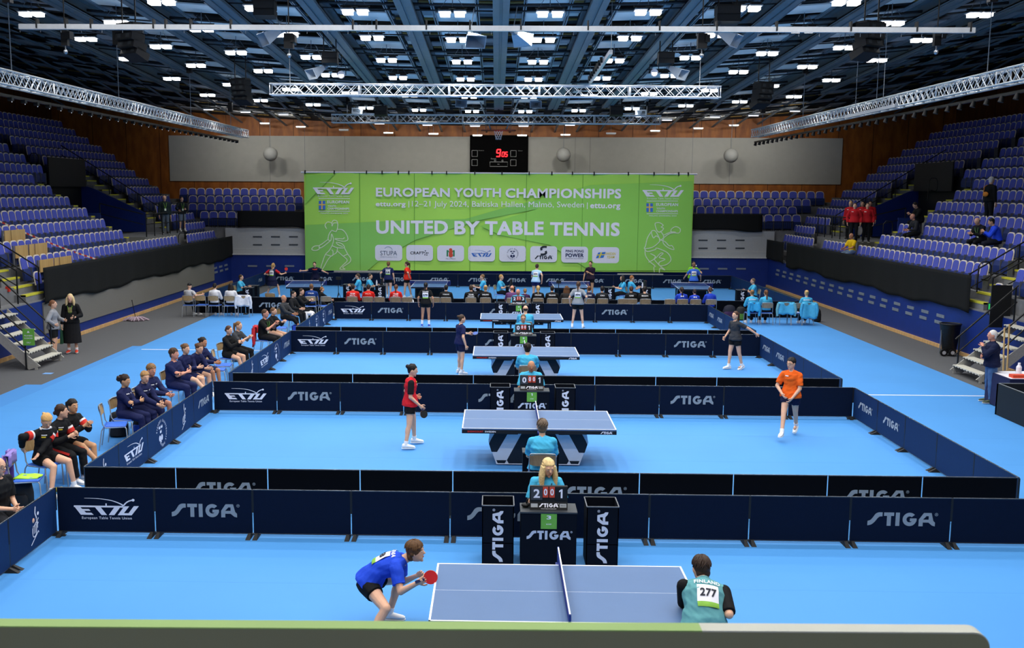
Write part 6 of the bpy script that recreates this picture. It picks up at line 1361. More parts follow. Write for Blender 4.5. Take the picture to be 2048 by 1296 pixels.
o = G(1978, 806); person(o.x, o.y, -82, 'white haired man in navy hoodie and jeans, hand at chin, right side', sex='m', H=1.78, hair='white', hcol='#d2cfca', skin='ruddy', top=('#141b38', 1.92), bot=('#42618c', 1.96), shoes='#3f4a34', lh=(-.04, .24, 1.36), rh=(-.1, .27, 1.14), rel=(.8, -.2, -.9), lel=(-.8, .2, -1), fat=1.12, loose=.025, curl=60)
Z3 = zr(3) + .004
o = G(331, 468, Z3); person(o.x, o.y, 150, 'bald man with lanyard and jeans on the left stand landing', sex='m', H=1.84, hair='bald', skin='fair', top=('#1f2a2c', 1.92), bot=('#55606c', 1.96), shoes='#333', lanyard='#8fcf4a', z=Z3, fat=1.12)
o = G(365, 463, Z3); person(o.x, o.y, 140, 'man in dark jacket and shorts with lanyard on the left stand landing', sex='m', H=1.76, hair='short', hcol='#3c2c22', skin='fair', top=('#1d2226', 1.92), bot=('#6c7788', .95), shoes='#e6e6e6', lanyard='#8fcf4a', z=Z3, rh=(.3, .35, 1.05), lh=(-.1, .25, 1.1))
for i, (px, py, hc_, lb) in enumerate(((1698, 479, '#c09a5a', 'back left'), (1722, 478, '#1d1613', 'back middle'), (1737, 476, '#2a1e18', 'back right'), (1706, 485, '#4a3626', 'front left'), (1731, 485, '#5a4030', 'front right'))):
    o = G(px, py, Z3); d = person(o.x, o.y, -140 - i * 6, 'young man in red tracksuit top on the right stand landing, %s of five' % lb, sex='m', H=1.76 if i < 3 else 1.7, hair='short', hcol=hc_, top=('#b81e26', 1.92), bot=('#15161a', 1.96), shoes='#17181a', z=Z3, front=[(-.12, -.04, .1, .12, '#e8e8e8')])
t = thing('carrier_bag', 'white carrier bag hanging between the men in red', 'bag', d['rh'] + V((0, 0, -.02))); MB().ell((0, 0, -.25), (.14, 0, 0), (0, .07, 0), (0, 0, .2), 10, 8).tube((0, 0, -.1), (0, 0, .02), .02, .008, n=6).build('bag_body', mat('#bdbab4', .6, 0, .1), t)
def on_stand(x, y, k, h, lb, **kw): return person(x, y, h, lb, dict(SIT, lf=(-.13, .2, 0, 6), rf=(.13, .2, 0, 6)), z=zr(k) + .004, **dict(dict(shoes='#1a1b1e'), **kw))
OCC = []
on_stand(14.95, 42.25, 1, -112, 'man in yellow polo and jeans sitting in the front row of the right stand', sex='m', hair='receding', hcol='#3a2a20', skin='tan', top=('#e3bb1c', .8), bot=('#6f86a3', 1.9)); OCC.append((1, 1, 42.25))
on_stand(17.15, 40.9, 4, -95, 'dark haired man in black sitting high at the right stand aisle', sex='m', hair='short', hcol='#1d1612', top=('#131416', 1.92), bot=('#18191c', 1.9), lean=24, fat=1.15, rh=(.05, .42, .8), lh=(-.05, .42, .8), head=(0, -20)); OCC.append((1, 4, 40.9))
on_stand(16.4, 39.4, 3, -95, 'bald man whose head shows over the seats of the right stand', sex='m', hair='bald', skin='ruddy', top=('#2b2c30', 1.92), bot=('#18191c', 1.9), lean=20); OCC.append((1, 3, 39.4))
on_stand(16.4, 34.15, 3, -110, 'man in black jacket with green lanyard sitting in the right stand', sex='m', hair='receding', hcol='#2a211c', skin='fair', top=('#16181d', 1.92), bot=('#181a20', 1.9), lean=22, lanyard='#7fc06a', rh=(.05, .42, .74), lh=(-.05, .42, .74), head=(0, -14), fat=1.1); OCC.append((1, 3, 34.15))
on_stand(16.4, 33.05, 3, -72, 'man in bright blue jacket sitting in the right stand', sex='m', hair='short', hcol='#17120f', skin='olive', top=('#2348d8', 1.92), bot=('#171a26', 1.9), lean=22, lh=(-.1, .4, .85), rh=(.1, .4, .8), head=(0, -12), fat=1.1); OCC.append((1, 3, 33.05))
d = person(17.45, 35.9, 75, 'white haired man in black with yellow bag standing among right stand seats', sex='m', H=1.8, hair='white', hcol='#c9c6c2', top=('#121315', 1.92), bot=('#15171c', 1.96), z=zr(5) + .004, shoes='#222')
c = d['W3'](V((.02, -.19, 1.15))); t = thing('waist_bag', 'yellow sling bag on the back of the man standing in the right stand', 'bag', c, -math.radians(75)); MB().ell((0, 0, 0), (.13, 0, 0), (0, .05, 0), (0, 0, .09), 12, 8).build('bag_body', mat('#c9781c', .7, 0, .1), t); MB().path([(-.1, 0, .06), (-.14, .05, .25), (-.1, .12, .33)], .014, 5).build('strap', mat('#c9781c', .7), t)
bpy.data.scenes.remove(_TS)
# ================================================================ the seats of the stands
RIM = wood_mat('seat_rim', '#ddcfba', '#efe4d2', 5); PADM = mat('#4a55b8', .75, 0, .06, 20, .1); PANM = mat('#152a66', .55, 0, .06); POSTM = mat('#6d7076', .5, .3)
def arch(w_, h, n=8): return [(-w_, 0), (w_, 0)] + [(w_ * math.cos(t) ** .55 if math.cos(t) > 0 else 0, h * .62 + h * .38 * math.sin(t)) for t in [PI / 2 * i / n for i in range(n)]] + [(0, h)] + [(-w_ * math.cos(t) ** .55, h * .62 + h * .38 * math.sin(t)) for t in [PI / 2 * i / n for i in range(n - 1, -1, -1)]]
def seat_parts(n=6):
    """tip-up seat, facing local -y, origin on the tread"""
    sh = Fr((0, .03, .43), (1, 0, 0), (0, .16, 1)); m1 = MB().prism(arch(.235, .43, n), sh, -.012, .012); m2 = MB().prism(arch(.2, .375, n), Fr((0, .034, .445), (1, 0, 0), (0, .16, 1)), .008, .032)
    m3 = MB(); m3.add([(-.22, -.08, .3), (.22, -.08, .3), (.22, .0, .3), (-.22, .0, .3), (-.21, -.035, .46), (.21, -.035, .46), (.21, .0, .46), (-.21, .0, .46), (-.215, -.075, .08), (.215, -.075, .08), (.215, -.03, .08), (-.215, -.03, .08)], [(4, 5, 6, 7), (0, 1, 5, 4), (1, 2, 6, 5), (3, 0, 4, 7), (8, 9, 1, 0), (9, 10, 2, 1), (11, 8, 0, 3), (10, 11, 8, 9), (2, 3, 7, 6), (10, 11, 3, 2)])
    m4 = MB().box((.24, -.1, 0), (.255, .06, .5))
    return m1, m2, m3, m4
sp = seat_parts(); SM = [m.mesh(n, mt) for m, n, mt in zip(sp, ('seat_shell', 'back_pad', 'seat_pan', 'side_bracket'), (RIM, PADM, PANM, POSTM))]
seats = []                                   # (distance, x, y, z, rotation, side, row, index)
PIT = .487
for sd in (-1, 1):
    bx = 14.9 if sd < 0 else 15.12
    for k in range(1, 15):
        x = bx + .73 * (k - 1); segs = []
        ye = 53.4 + .33 * k if k > 1 else 53.0
        segs.append((30.95 if k < 11 else 30.95, 46.6 if k == 1 else (41.9 if k < 8 else 44.2)))
        segs.append((48.0 if k == 1 else 50.2 if k < 9 else 45.8, min(ye, 57)))
        segs.append((20.5, 29.6))
        for q, (a, b) in enumerate(segs):
            for i in range(int((b - a) / PIT)):
                y = a + PIT * (i + .5)
                if any(o_[0] == sd and o_[1] == k and abs(o_[2] - y) < .32 for o_ in OCC): continue
                if k in (2, 3, 4) and 43 < y < 49: continue
                seats.append((math.hypot(x, y), sd * x, y, zr(k), sd * -PI / 2 if sd > 0 else PI / 2, sd, k, i, q))
    for i in range(2 if sd > 0 else 1): y = 29.4 - .545 * i + (0 if sd > 0 else 1.7); seats.append((math.hypot(14.3, y), sd * (14.42 if sd < 0 else 14.68), y, zr(0), -sd * PI / 2, sd, 0, i, 3))
XB = [(AT(a, 440, 57.0).x, AT(b, 440, 57.0).x) for a, b in ((426, 610), (395, 612), (387, 614), (360, 616))]; XB2 = [(AT(a, 440, 57.0).x, AT(b, 440, 57.0).x) for a, b in ((1380, 1585), (1380, 1586), (1380, 1620), (1380, 1648))]
for j in range(4):
    for q, (a, b) in enumerate((XB[j], XB2[j])):
        n = int((b - a) / .5)
        for i in range(n): x = a + .5 * (i + .5); seats.append((90 + j, x, 54.45 + .85 * j, 2.93 + .42 * j, 0, 0, j, i, q))
def pj(x, y, z):
    d = V((x, y, z)) - CAM; f = d.dot(F_); return PCX + FPX * d.dot(R_) / f, 648 - FPX * d.dot(U_) / f
vis = []
for s in seats:
    px, py = pj(s[1], s[2], s[3] + .6)
    if -12 < px < 2060: vis.append(s)
vis.sort()
SIDE = {-1: 'left stand', 1: 'right stand', 0: 'back stand'}
near, rest = vis[:300], vis[300:]
cnt = {}
first = None
for s in sorted(near, key=lambda s: (s[5], s[6], s[2])):
    _, x, y, z, rz, sd, k, i, q = s; cnt[(sd, k)] = cnt.get((sd, k), 0) + 1
    lb = 'blue padded tip-up seat, %s from the near end, %s row of the %s' % (ORD[cnt[(sd, k)] - 1], ORD[k] if k else 'lowest', SIDE[sd])
    if first is None:
        t = first = thing('stand_seat', lb, 'stand seat', (x, y, z), rz, 'tip-up seats of the stands')
        for nm, me in zip(('seat_shell', 'back_pad', 'seat_pan', 'side_bracket'), SM): obj(nm, me, t)
    else: dup(first, (x, y, z), rz, lb)
m = MB(); parts = [(p.v, p.f) for p in seat_parts(3)]
for s in rest:
    _, x, y, z, rz, sd, k, i, q = s; c, n_ = math.cos(rz), math.sin(rz)
    for mi, (vs, fs) in enumerate(parts): m.add([(x + a * c - b * n_, y + a * n_ + b * c, z + e) for a, b, e in vs], fs, mi)
o = m.build('stand_seats', [RIM, PADM, PANM, POSTM]); tag(o, 'rows of blue padded seats farther up and at the back of the stands', 'stand seats', 'tip-up seats of the stands', 'stuff')
# ================================================================ parapet before the camera
t = thing('parapet', 'blurred olive board with pale green top edge in the foreground', 'parapet', (0, 0, 0))
YP = 2.0; a, b = AT(-60, 1254.5, YP), AT(1982, 1268, YP); dz = b.z - a.z
P_ = lambda x: a.z + dz * (x - a.x) / (b.x - a.x)
m = MB(); r = .035; out = [(a.x - .3, P_(a.x - .3))] + [(b.x - 1.2, P_(b.x - 1.2)), (b.x - .6, P_(b.x - .6))] + [(b.x - r + r * math.cos(q), P_(b.x - r) - r + r * math.sin(q)) for q in [PI / 2 - PI / 2 * i / 8 for i in range(9)]] + [(b.x, a.z - .6), (a.x - .3, a.z - .6)]
fr = Fr((0, YP, 0), (1, 0, 0), (0, 0, 1)); m.prism(out[::-1], fr, -.038, 0, 0); m.build('board', mat('#7b7b62', .7, 0, .05, 3), t)
m = MB()
for i in range(len(out) - 3):
    p, q = out[i], out[i + 1]; mi = 0 if 0 < i < 2 else 1
    m.add([(p[0], YP, p[1]), (q[0], YP, q[1]), (q[0], YP + .038, q[1]), (p[0], YP + .038, p[1]), (p[0], YP, p[1] + .003), (q[0], YP, q[1] + .003), (q[0], YP + .038, q[1] + .003), (p[0], YP + .038, p[1] + .003)], [(4, 5, 6, 7), (3, 2, 6, 7), (0, 1, 5, 4)], 1 if i in (1, 0) else 0)
m.build('top_edge', [mat('#b4b5aa', .6, 0, .03), mat('#86a35f', .6, 0, .06, 2)], t)
# ================================================================ stairs, rails, guards
def stairs(nm, sd, xb, xt, ya, yb, zt, n, label):
    t = thing('metal_stairs', label, 'stairs', (0, 0, 0)); st = mat('#a9a7a0', .5, .3, .08, 30)
    for y in (ya, yb):
        m = MB(); m.add([(xb - sd * .12, y - .02, .1), (xb + sd * .2, y - .02, .0), (xt + sd * .05, y - .02, zt - .25), (xt, y - .02, zt), (xb - sd * .12, y + .02, .1), (xb + sd * .2, y + .02, .0), (xt + sd * .05, y + .02, zt - .25), (xt, y + .02, zt)], [(0, 1, 2, 3), (7, 6, 5, 4), (0, 3, 7, 4), (1, 0, 4, 5), (2, 1, 5, 6), (3, 2, 6, 7)])
        m.bar((xb, y, 0), (xb, y, .2), .06, .06); m.build('stringer', st, t)
    for i in range(n):
        x = xb + (xt - xb) * (i + .35) / n; z = zt * (i + 1) / (n + .6); m = MB().cbox((x, (ya + yb) / 2, z), (.29, yb - ya, .04))
        for q in range(9): m.cbox((x - sd * .145, ya + (yb - ya) * (q + .5) / 9, z - .02), (.01, .05, .04), 1)
        m.build('tread', [mat('#c6c3b6', .6, .1, .1, 40), BLACK], t)
stairs('left', -1, -12.6, -14.06, 26.7, 28.2, 1.5, 6, 'grey metal stairs up to the left stand'); stairs('right', 1, 12.75, 14.33, 26.0, 27.5, 1.5, 6, 'grey metal stairs up to the right stand behind the white haired man')
def rail(label, pts, posts, mid=True, r=.024, zf=None):
    t = thing('handrail', label, 'handrail', (0, 0, 0), 0, 'black steel handrails'); MB().path(pts, r, 7).build('top_bar', BLACKM, t)
    if mid: MB().path([(x, y, z - .45) for x, y, z in pts], r * .8, 6).build('middle_bar', BLACKM, t)
    for x, y, z, g in posts: MB().tube((x, y, g), (x, y, z), r, n=7).build('post', BLACKM, t)
for sd in (-1, 1):
    nm = 'left' if sd < 0 else 'right'; X = (lambda v: sd * v)
    yN, yF = (26.65, 28.25) if sd < 0 else (25.95, 27.55)
    for y, q in ((yN, 'near'), (yF, 'far')):
        rail('%s black handrail of the %s metal stairs' % (q, nm), [(X(12.75), y, .95), (X(14.35), y, 2.45)], [(X(12.85), y, 1.05, .02), (X(14.3), y, 2.4, 1.3)])
    x0 = 14.3 if sd < 0 else 14.55
    rail('sloping black handrail beside the near aisle of the %s stand' % nm, [(X(x0 + .05), 30.9, zr(0) + 1.0), (X(x0 + 4.2), 30.9, zr(6) + .9)], [(X(x0 + .05), 30.9, zr(0) + 1, zr(0)), (X(x0 + 1.5), 30.9, zr(2) + 1.0, zr(2)), (X(x0 + 3.0), 30.9, zr(4) + 1, zr(4))])
    rail('near black guard rail above the floor entrance of the %s stand' % nm, [(X(x0 + .02), 29.4, 2.5), (X(x0 + 2.5), 29.4, 4.0)], [(X(x0 + .02), 29.4, 2.5, 1.5), (X(x0 + 1.7), 29.4, 3.5, 2.4)])
    x1 = 15.32 if sd < 0 else 15.6
    rail('black railing on the court side of the %s landing' % nm, [(X(x1), 43.5, zr(3) + 1), (X(x1), 48.8, zr(3) + 1)], [(X(x1), 43.5 + 1.06 * i, zr(3) + 1, zr(3)) for i in range(6)])
    rail('long black handrail rising past the entrance of the %s stand' % nm, [(X(x1 + .9), 49.0, zr(3) + 1.0), (X(x1 + 6), 49.0, zr(10) + 1.0)], [(X(x1 + .9 + 1.4 * i), 49.0, zr(3) + 1.0 + .875 * i * .99, zr(3) + .875 * i * .9 - .2) for i in range(4)])
    rail('black railing at the near side of the %s landing' % nm, [(X(x1 + .1), 43.45, zr(3) + 1), (X(x1 + 2), 43.45, zr(4) + 1)], [(X(x1 + 2), 43.45, zr(4) + 1, zr(4))])
    for k, y in ((1, 30.7), (3, 42.2), (7, 44.9)) if sd > 0 else ((1, 47.3), (9, 44.9)):
        t = thing('loop_rail', 'bent black loop rail at the aisle, %s row, %s stand' % (ORD[k], nm), 'handrail', (X(15.0 + .73 * (k - 1) - .25), y, zr(k)), 0, 'loop rails of the aisles')
        MB().path([(0, 0, 0), (0, 0, .8), (X(.1), 0, .93), (X(.3), 0, .93), (X(.38), 0, .8), (X(.38), 0, .45), (X(.3), 0, .35), (X(.1), 0, .4)], .02, 6).build('loop', BLACKM, t)
# exit sign, black curtain board on the right
c = AT(1978, 613, 28.6); t = thing('exit_sign', 'small green lit sign by the right stairs', 'sign', c); MB().cbox((0, 0, 0), (.07, .05, .2)).build('case', BLACKM, t); MB().cbox((0, -.027, 0), (.055, .005, .17)).build('lit_face', mat('#35d86a', .5, 0, 0, emit=.5), t); MB().tube((0, .01, -.1), (0, .01, 1.5 - c.z), .015, n=6).build('post', BLACKM, t)
a, b = AT(1984, 570, 28.4), AT(2018, 655, 28.4); t = thing('black_board', 'upright black board above the right stairs', 'board', ((a.x + b.x) / 2, 28.4, b.z)); MB().box((-(b.x - a.x) / 2, -.02, 0), ((b.x - a.x) / 2, .02, a.z - b.z)).build('board', BLACK, t)
# folded birch writing boards before the seats of the left stand
for i, (x0, x1, y0, y1, k, lb) in enumerate(((279, 396, 886, 976, 1, 'front row, nearer'), (444, 545, 860, 947, 1, 'front row, farther'), (400, 442, 876, 955, 1, 'front row, narrow middle'), (85, 193, 767, 865, 2, 'second row, nearer'), (248, 352, 750, 842, 2, 'second row, farther'), (200, 246, 762, 850, 2, 'second row, narrow middle'), (58, 178, 645, 742, 3, 'third row, farther'), (4, 58, 652, 745, 3, 'third row, nearer'))):
    X = -(14.9 + .73 * (k - 1) - .2); pa, pb = (x0 / 4, 300 + y0 / 4), (x1 / 4, 300 + y1 / 4); sa = (992 - pa[0]) / -X; sb = (992 - pb[0]) / -X; ya, yb = FPX / sa, FPX / sb
    zt = CAM.z - (pa[1] - 381) / sa; zt = zr(k) + .93; t = thing('writing_board', 'folded up birch writing board before the left stand seats, %s' % lb, 'writing board', (X, (ya + yb) / 2, zr(k)), 0, 'birch writing boards')
    MB().box((-.015, -(yb - ya) / 2 + .03, .3), (.015, (yb - ya) / 2 - .03, .7)).build('board', BIRCH, t); MB().box((-.06, -(yb - ya) / 2 - .05, 0), (-.02, -(yb - ya) / 2 + .02, .7)).box((-.06, -.03, 0), (-.02, .03, .5)).build('bracket', POSTM, t)
# warning tape
p, q = AT(201, 521, 35.5), AT(-30, 441, 33.0); t = thing('barrier_tape', 'red and white warning tape stretched across the left stand', 'tape', p); m = MB(); n = 44
p = V((-14.3, p.y, p.z)); q = V((-17.6, 33.0, 4.35)); t.location = p
for i in range(n):
    u0, u1 = (q - p) * (i / n), (q - p) * ((i + 1) / n); sg = lambda f: V((0, 0, -.5 * f * (1 - f)))
    a, b = u0 + sg(i / n), u1 + sg((i + 1) / n); m.add([a, b, b + V((0, 0, .06)), a + V((0, 0, .06))], [(0, 1, 2, 3)], i % 2)
o = m.build('strip', [mat('#c33a2c', .6, 0, 0), mat('#e0d8c8', .6, 0, 0)], t); o.modifiers.new('thick', 'SOLIDIFY').thickness = .003
# green sign on the left stair rail, red lamp
c = AT(58, 674, 26.6); t = thing('notice', 'green notice with white lettering on the left stairs handrail', 'notice', c); MB().box((-.16, -.03, -.23), (.16, -.02, .23)).build('card', mat('#68a840', .6, 0, .08, 10), t); fr = Fr((0, -.03, 0), (1, 0, 0), (0, 0, 1)); m = MB()
put_text(m, fr, 'PLAYERS', -.11, .11, .02, .06, .01, .002); put_text(m, fr, '& COACHES', -.11, .11, -.05, -.01, .01, .002); put_text(m, fr, 'ONLY', -.06, .06, -.17, -.13, .01, .002); m.poly([fr(-.04, .12, .002), fr(.04, .12, .002), fr(0, .18, .002)]); m.build('print', WHITE, t)
c = AT(16, 578, 29.4); t = thing('rail_clip', 'red clip on the black guard rail at the left', 'clip', c); MB().cbox((0, 0, 0), (.11, .1, .16)).build('body', mat('#cf3a2a', .5, 0, .04), t)
# ================================================================ right corner: bin, brooms, score table
o = G(1897, 710); t = thing('wheeled_bin', 'black wheeled refuse bin against the blue wall of the right stand', 'bin', (o.x, o.y, 0)); m = MB(); rr = []
loft(m, [(V((0, 0, z)), V((w_, 0, 0)), V((0, w_, 0))) for z, w_ in ((.08, .2), (.5, .25), (.92, .3), (.97, .31))], 14); m.build('liner_bag', mat('#0a0b0c', .35, 0, .1, 20, .3), t)
m = MB().path([(.3 * math.cos(a * PI / 8), .3 * math.sin(a * PI / 8), .97) for a in range(17)], .025, 6); m.build('rim', mat('#15171a', .4), t); MB().bar((-.3, -.05, .05), (-.26, 0, .9), .03, .03).bar((-.3, -.15, .06), (.2, -.2, .06), .04, .04).build('trolley_frame', STEEL, t)
for xx in (-.26, .0): MB().tube((xx, -.27, .11), (xx, -.22, .11), .11, n=16).build('wheel', BLACKM, t); MB().tube((xx, -.275, .11), (xx, -.265, .11), .06, n=8).build('hub', ALU, t)
for i, (px, lb) in enumerate(((2009, 'wooden broom handle leaning by the right stairs, left one'), (2019, 'wooden broom handle leaning by the right stairs, right one'))):
    b_ = AT(px - 1, 742 if i == 0 else 700, 25.2 + i * .4); tp = AT(px, 655 if i == 0 else 648, 25.35 + i * .4); b_.z = .02; b_.y = tp.y - .15; t = thing('broom', lb, 'broom', b_, 0, 'broom handles'); MB().tube((0, 0, 0), tp - b_, .022, n=8).build('handle', BIRCH, t)
    MB().cbox((0, 0, .04), (.34, .06, .08)).build('head', BIRCH, t)
a = G(1990, 812); o = (13.35, 22.6)
x0 = AT(2004, 700, 23.0).x
t = thing('cloth_table', 'table under a dark navy cloth at the right edge', 'table', (x0 + 1.0, 23.1, 0)); MB().box((-1.0, -.55, .02), (1.0, .55, .74)).box((-1.0, -.55, .74), (1.0, .55, .76)).build('cloth', mat('#101a44', .85, 0, .08, 6, .15), t)
MB().box((-.95, -.5, .76), (.9, .5, .765)).build('paper', WHITE, t)
t = thing('red_box', 'red orange box lying on the navy cloth table', 'box', (x0 + .28, 22.75, .766)); MB().box((-.16, -.1, 0), (.16, .1, .07)).build('box', mat('#d8492a', .5, 0, .05), t)
t = thing('bottle', 'white bottle on the navy cloth table', 'bottle', (x0 + .42, 23.0, .766)); MB().tube((0, 0, 0), (0, 0, .2), .06, n=10).tube((0, 0, .2), (0, 0, .26), .06, .025, n=10).tube((0, 0, .26), (0, 0, .3), .03, n=8).build('body', WHITE, t)
p = G(1996, 846); xe = AT(1992, 770, 22.3).x
t = thing('floor_barrier', 'black floor panel along the right edge beside the white haired man', 'panel', (xe + .02, 0, .004)); m = MB().box((0, 17.6, 0), (.06, 22.3, .7)).box((0, 22.24, 0), (2.4, 22.3, .7)); m.build('board', BLACK, t); MB().path([(0.03, 17.6, .71), (.03, 22.27, .71), (2.4, 22.27, .71)], .012, 6).build('top_rail', LGREY, t)
# ================================================================ bags, bottles and small things
def bag(px, py, w_, d_, h, col, label, kind='backpack', z=.004, extra=None):
    c = G(px, py, z); t = thing(kind, label, 'bag', (c.x, c.y, z)); m = MB(); loft(m, [(V((0, 0, q * h)), V((w_ * s, 0, 0)), V((0, d_ * s, 0))) for q, s in ((0, .75), (.06, .98), (.5, 1), (.85, .85), (.97, .6), (1, .35))], 12); m.build('bag_body', mat(col, .75, 0, .12, 20, .2), t)
    m = MB(); loft(m, [(V((0, -d_ * .85, h * q)), V((w_ * s, 0, 0)), V((0, d_ * .4, 0))) for q, s in ((.08, .7), (.14, .8), (.42, .75), (.5, .55))], 10); m.build('pocket', mat(extra or col, .75, 0, .15, 20), t); MB().path([(-.05, d_ * .2, h * .97), (-.04, d_ * .2, h * 1.06), (.04, d_ * .2, h * 1.06), (.05, d_ * .2, h * .97)], .009, 5).build('handle', BLACK, t)
bag(238, 872, .2, .14, .5, '#131417', 'black backpack on the floor before the empty birch chair'); bag(475, 722, .2, .15, .45, '#55585c', 'grey backpack on the floor by the girl with low bun'); bag(278, 862, .12, .1, .3, '#14161a', 'small dark bag under the navy tracksuit chairs', extra='#2c56c0')
bag(398, 762, .14, .1, .3, '#1d3438', 'dark bag with green and red parts under the navy group'); bag(595, 690, .16, .13, .42, '#1d1f22', 'black bag beside the bald man with crossed legs'); bag(1457, 636, .32, .2, .55, '#171b2c', 'dark jacket draped pack behind the blue clad girls', extra='#3a1f4a')
bag(1481, 640, .2, .16, .52, '#14161a', 'black and green backpack left of the turquoise group', extra='#4a7a2c'); bag(1633, 643, .17, .14, .5, '#101114', 'black backpack right of the turquoise group'); bag(822, 611, .12, .1, .25, '#d6d6da', 'white bag on an empty chair behind the fourth court', 'sports_bag', .47); bag(1279, 612, .2, .15, .3, '#6f9ccf', 'light blue bag on a chair between the black clad watchers', 'sports_bag', .47)
bag(48, 1010, .16, .13, .4, '#141517', 'black bag under the birch chair at the left edge'); bag(284, 460, .24, .18, .6, '#15171a', 'large black bag on the left stand landing', z=zr(3) + .004)
c = G(603, 668, .0); t = thing('crate', 'blue plastic crate beside the left side spectators', 'crate', (c.x - .1, c.y, .004)); m = MB()
for lo, hi in (((-.2, -.15, 0), (.2, -.13, .3)), ((-.2, .13, 0), (.2, .15, .3)), ((-.2, -.15, 0), (-.18, .15, .3)), ((.18, -.15, 0), (.2, .15, .3)), ((-.2, -.15, 0), (.2, .15, .02))): m.box(lo, hi)
m.build('crate_body', mat('#1d3fa8', .5, 0, .05), t)
def jacket(loc, h, col, label, stripe=None, w_=.27, L=.45):
    """jacket hung over a chair back"""
    t = thing('jacket', label, 'jacket', loc, -math.radians(h)); m = MB()
    m.grid(lambda u, v: ((u - .5) * 2 * w_ * (1 - .12 * v) , -.28 - .03 * math.sin(u * 9) - .05 * (1 - v), .87 - L * (1 - v) + .02 * math.sin(u * 14)), 10, 6); m.grid(lambda u, v: ((.5 - u) * 1.7 * w_, -.2 + .02 * math.sin(u * 9), .87 - .18 * (1 - v)), 10, 3); m.grid(lambda u, v: ((u - .5) * 1.76 * w_, -.28 + .08 * v, .87 + .012 * math.sin(PI * v)), 10, 2)
    o = m.build('cloth', mat(col, .7, 0, .1, 12, .2), t); o.modifiers.new('thick', 'SOLIDIFY').thickness = .016
    for s in (-1, 1): m = MB().path([(s * w_ * .86, -.3, .84), (s * w_ * 1.02, -.31, .6), (s * w_ * .95, -.3, .36)], [.06, .055, .045], 8); m.build('sleeve', mat(stripe or col, .7, 0, .1, 12, .2), t)
c = AT(1568, 620, 37.6); jacket((c.x, c.y, 0), 0, CYAN, 'turquoise jacket with yellow trim over an empty chair, right group', '#6aa8b4', .34); c = AT(1613, 620, 37.6); jacket((c.x, c.y - .02, 0), 0, CYAN, 'turquoise jacket hung over the chair of the rightmost blonde', None, .3, .6); c = AT(1504, 620, 37.6); jacket((c.x, c.y - .02, 0), 0, '#2c9cd0', 'turquoise jacket over the chair of the woman with bun', None, .2, .34)
c = AT(490, 600, 38.6); jacket((c.x, c.y, 0), 0, '#dcdce0', 'white jacket over a chair at the far left group', None, .3, .42); c = G(529, 673, .55); jacket((c.x, c.y, 0), 80, '#c4202a', 'red jacket over the chair of the clapping man in polo', None, .28, .6)
c = G(55, 955, .46); jacket((c.x, c.y, 0), 78, '#8a78c0', 'purple patterned jacket over the birch chair at the left edge', '#5b3a8c', .25, .5)
t = thing('shorts_garment', 'lime green garment lying on the birch chair seat at the left edge', 'garment', (c.x + .02, c.y, .475)); m = MB(); m.grid(lambda u, v: ((u - .5) * .36, (v - .5) * .3 * (1 - .3 * u), .012 + .02 * math.sin(u * 7) * math.sin(v * 6)), 8, 8); o = m.build('cloth', mat('#a6dc3c', .7, 0, .05), t); o.modifiers.new('thick', 'SOLIDIFY').thickness = .02
c = AT(598, 620, C4[2] - 1.2); c = G(618, 622, .5); t = thing('white_garment', 'white jacket heaped beside the left side row of the fourth court', 'garment', (c.x, c.y, .0)); MB().ell((0, 0, .42), (.22, 0, 0), (0, .17, 0), (0, 0, .1), 12, 8).ell((.14, -.1, .22), (.09, 0, 0), (0, .1, 0), (0, 0, .22), 10, 7).ell((-.1, -.13, .3), (.1, 0, 0), (0, .07, 0), (0, 0, .16), 10, 7).build('cloth', mat('#d9d9dd', .8, 0, .08, 14, .3), t)
c = AT(1590, 620, 37.6); t = thing('paper_sheets', 'white papers on the seat of an empty chair, right group', 'papers', (c.x, c.y, .472)); MB().box((-.15, -.11, 0), (.15, .11, .012)).build('sheets', WHITE, t)
c = G(240, 641); t = thing('mop', 'pink fringed mop lying by the left baseboard', 'mop', (c.x + .6, c.y, .0)); m = MB()
for i in range(46): a = rnd.random() * 6.28; l = .2 + .35 * rnd.random(); m.path([(0, 0, .08), (l * .5 * math.cos(a), l * .4 * math.sin(a), .13), (l * math.cos(a), l * .7 * math.sin(a), .02)], .022, 5)
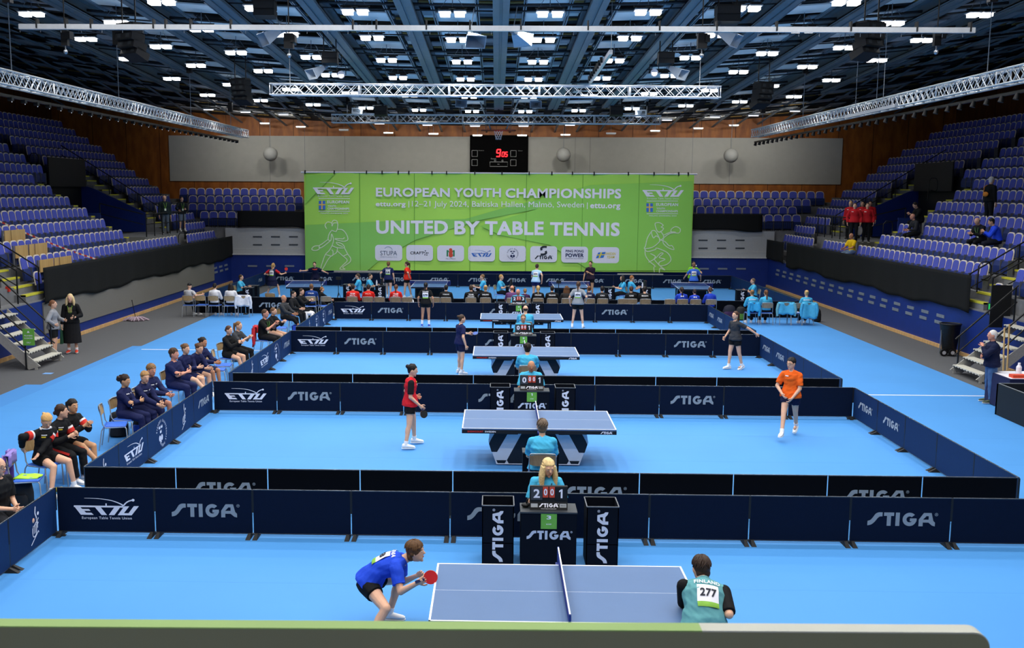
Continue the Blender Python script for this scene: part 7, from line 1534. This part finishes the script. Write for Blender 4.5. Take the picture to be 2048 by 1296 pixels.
m.ell((0, 0, .05), (.34, 0, 0), (0, .24, 0), (0, 0, .1), 12, 7); m.build('fringe', mat('#a08c98', .9, 0, .25, 20, .3), t); MB().tube((0, 0, .1), (-.12, .03, .75), .014, n=6).ball((-.12, .03, .76), .025, 8, 6).build('handle', BLACKM, t)
for px, Y, lb in ((677, 42.4, 'tripod camera right of the leftmost far table'), (1117, 41.5, 'tripod camera before the middle right far table'), (643, 41.6, 'tripod camera below the leftmost far table')):
    c = AT(px, 590, Y); t = thing('camera_tripod', 'black ' + lb, 'tripod', (c.x, Y, .004), 0, 'camera tripods'); MB().tube((0, 0, .45), (0, 0, 1.15), .016, n=6).build('column', BLACKM, t); MB().cbox((0, 0, 1.2), (.2, .07, .12)).tube((0, .03, 1.2), (0, .12, 1.2), .035, n=8).build('camera', BLACK, t)
    for a in (0, 2.1, 4.2): MB().tube((0, 0, .6), (.25 * math.cos(a), .25 * math.sin(a), 0), .012, n=5).build('leg', BLACKM, t)
for px, Y, lb in ((788, 42.9, 'leaning on the box beside the red-shirted player'), (1284, 43.0, 'on the box right of the ginger umpire')):
    c = AT(761 if px < 900 else 1291, 580, 43.4 if px < 900 else 43.2); t = thing('bottle', 'white bottle %s' % lb, 'bottle', (c.x - .15, c.y - .12, .824)); MB().tube((0, 0, 0), (0, 0, .18), .035, n=8).tube((0, 0, .18), (0, 0, .24), .02, n=8).build('body', WHITE, t)
c = G(278, 1003) ; c = G(70, 748); t = thing('paper_scrap', 'blue paper scrap on the grey floor near the left stairs', 'paper', (G(96, 747).x, G(96, 747).y, .0)); MB().box((-.12, -.1, 0), (.12, .1, .004)).build('sheet', mat('#6f9fd8', .6, 0, 0), t)
c = G(120, 966, .3)
t = thing('banana', 'yellow banana shaped bag under the blonde ponytail girl', 'fruit', (G(120, 968, .3).x, G(120, 968, .3).y, .16)); MB().path([(-.12, 0, 0), (-.06, 0, .05), (.02, 0, .06), (.1, 0, .02)], [.02, .04, .04, .02], 8).build('body', mat('#c9b232', .6, 0, .08), t)
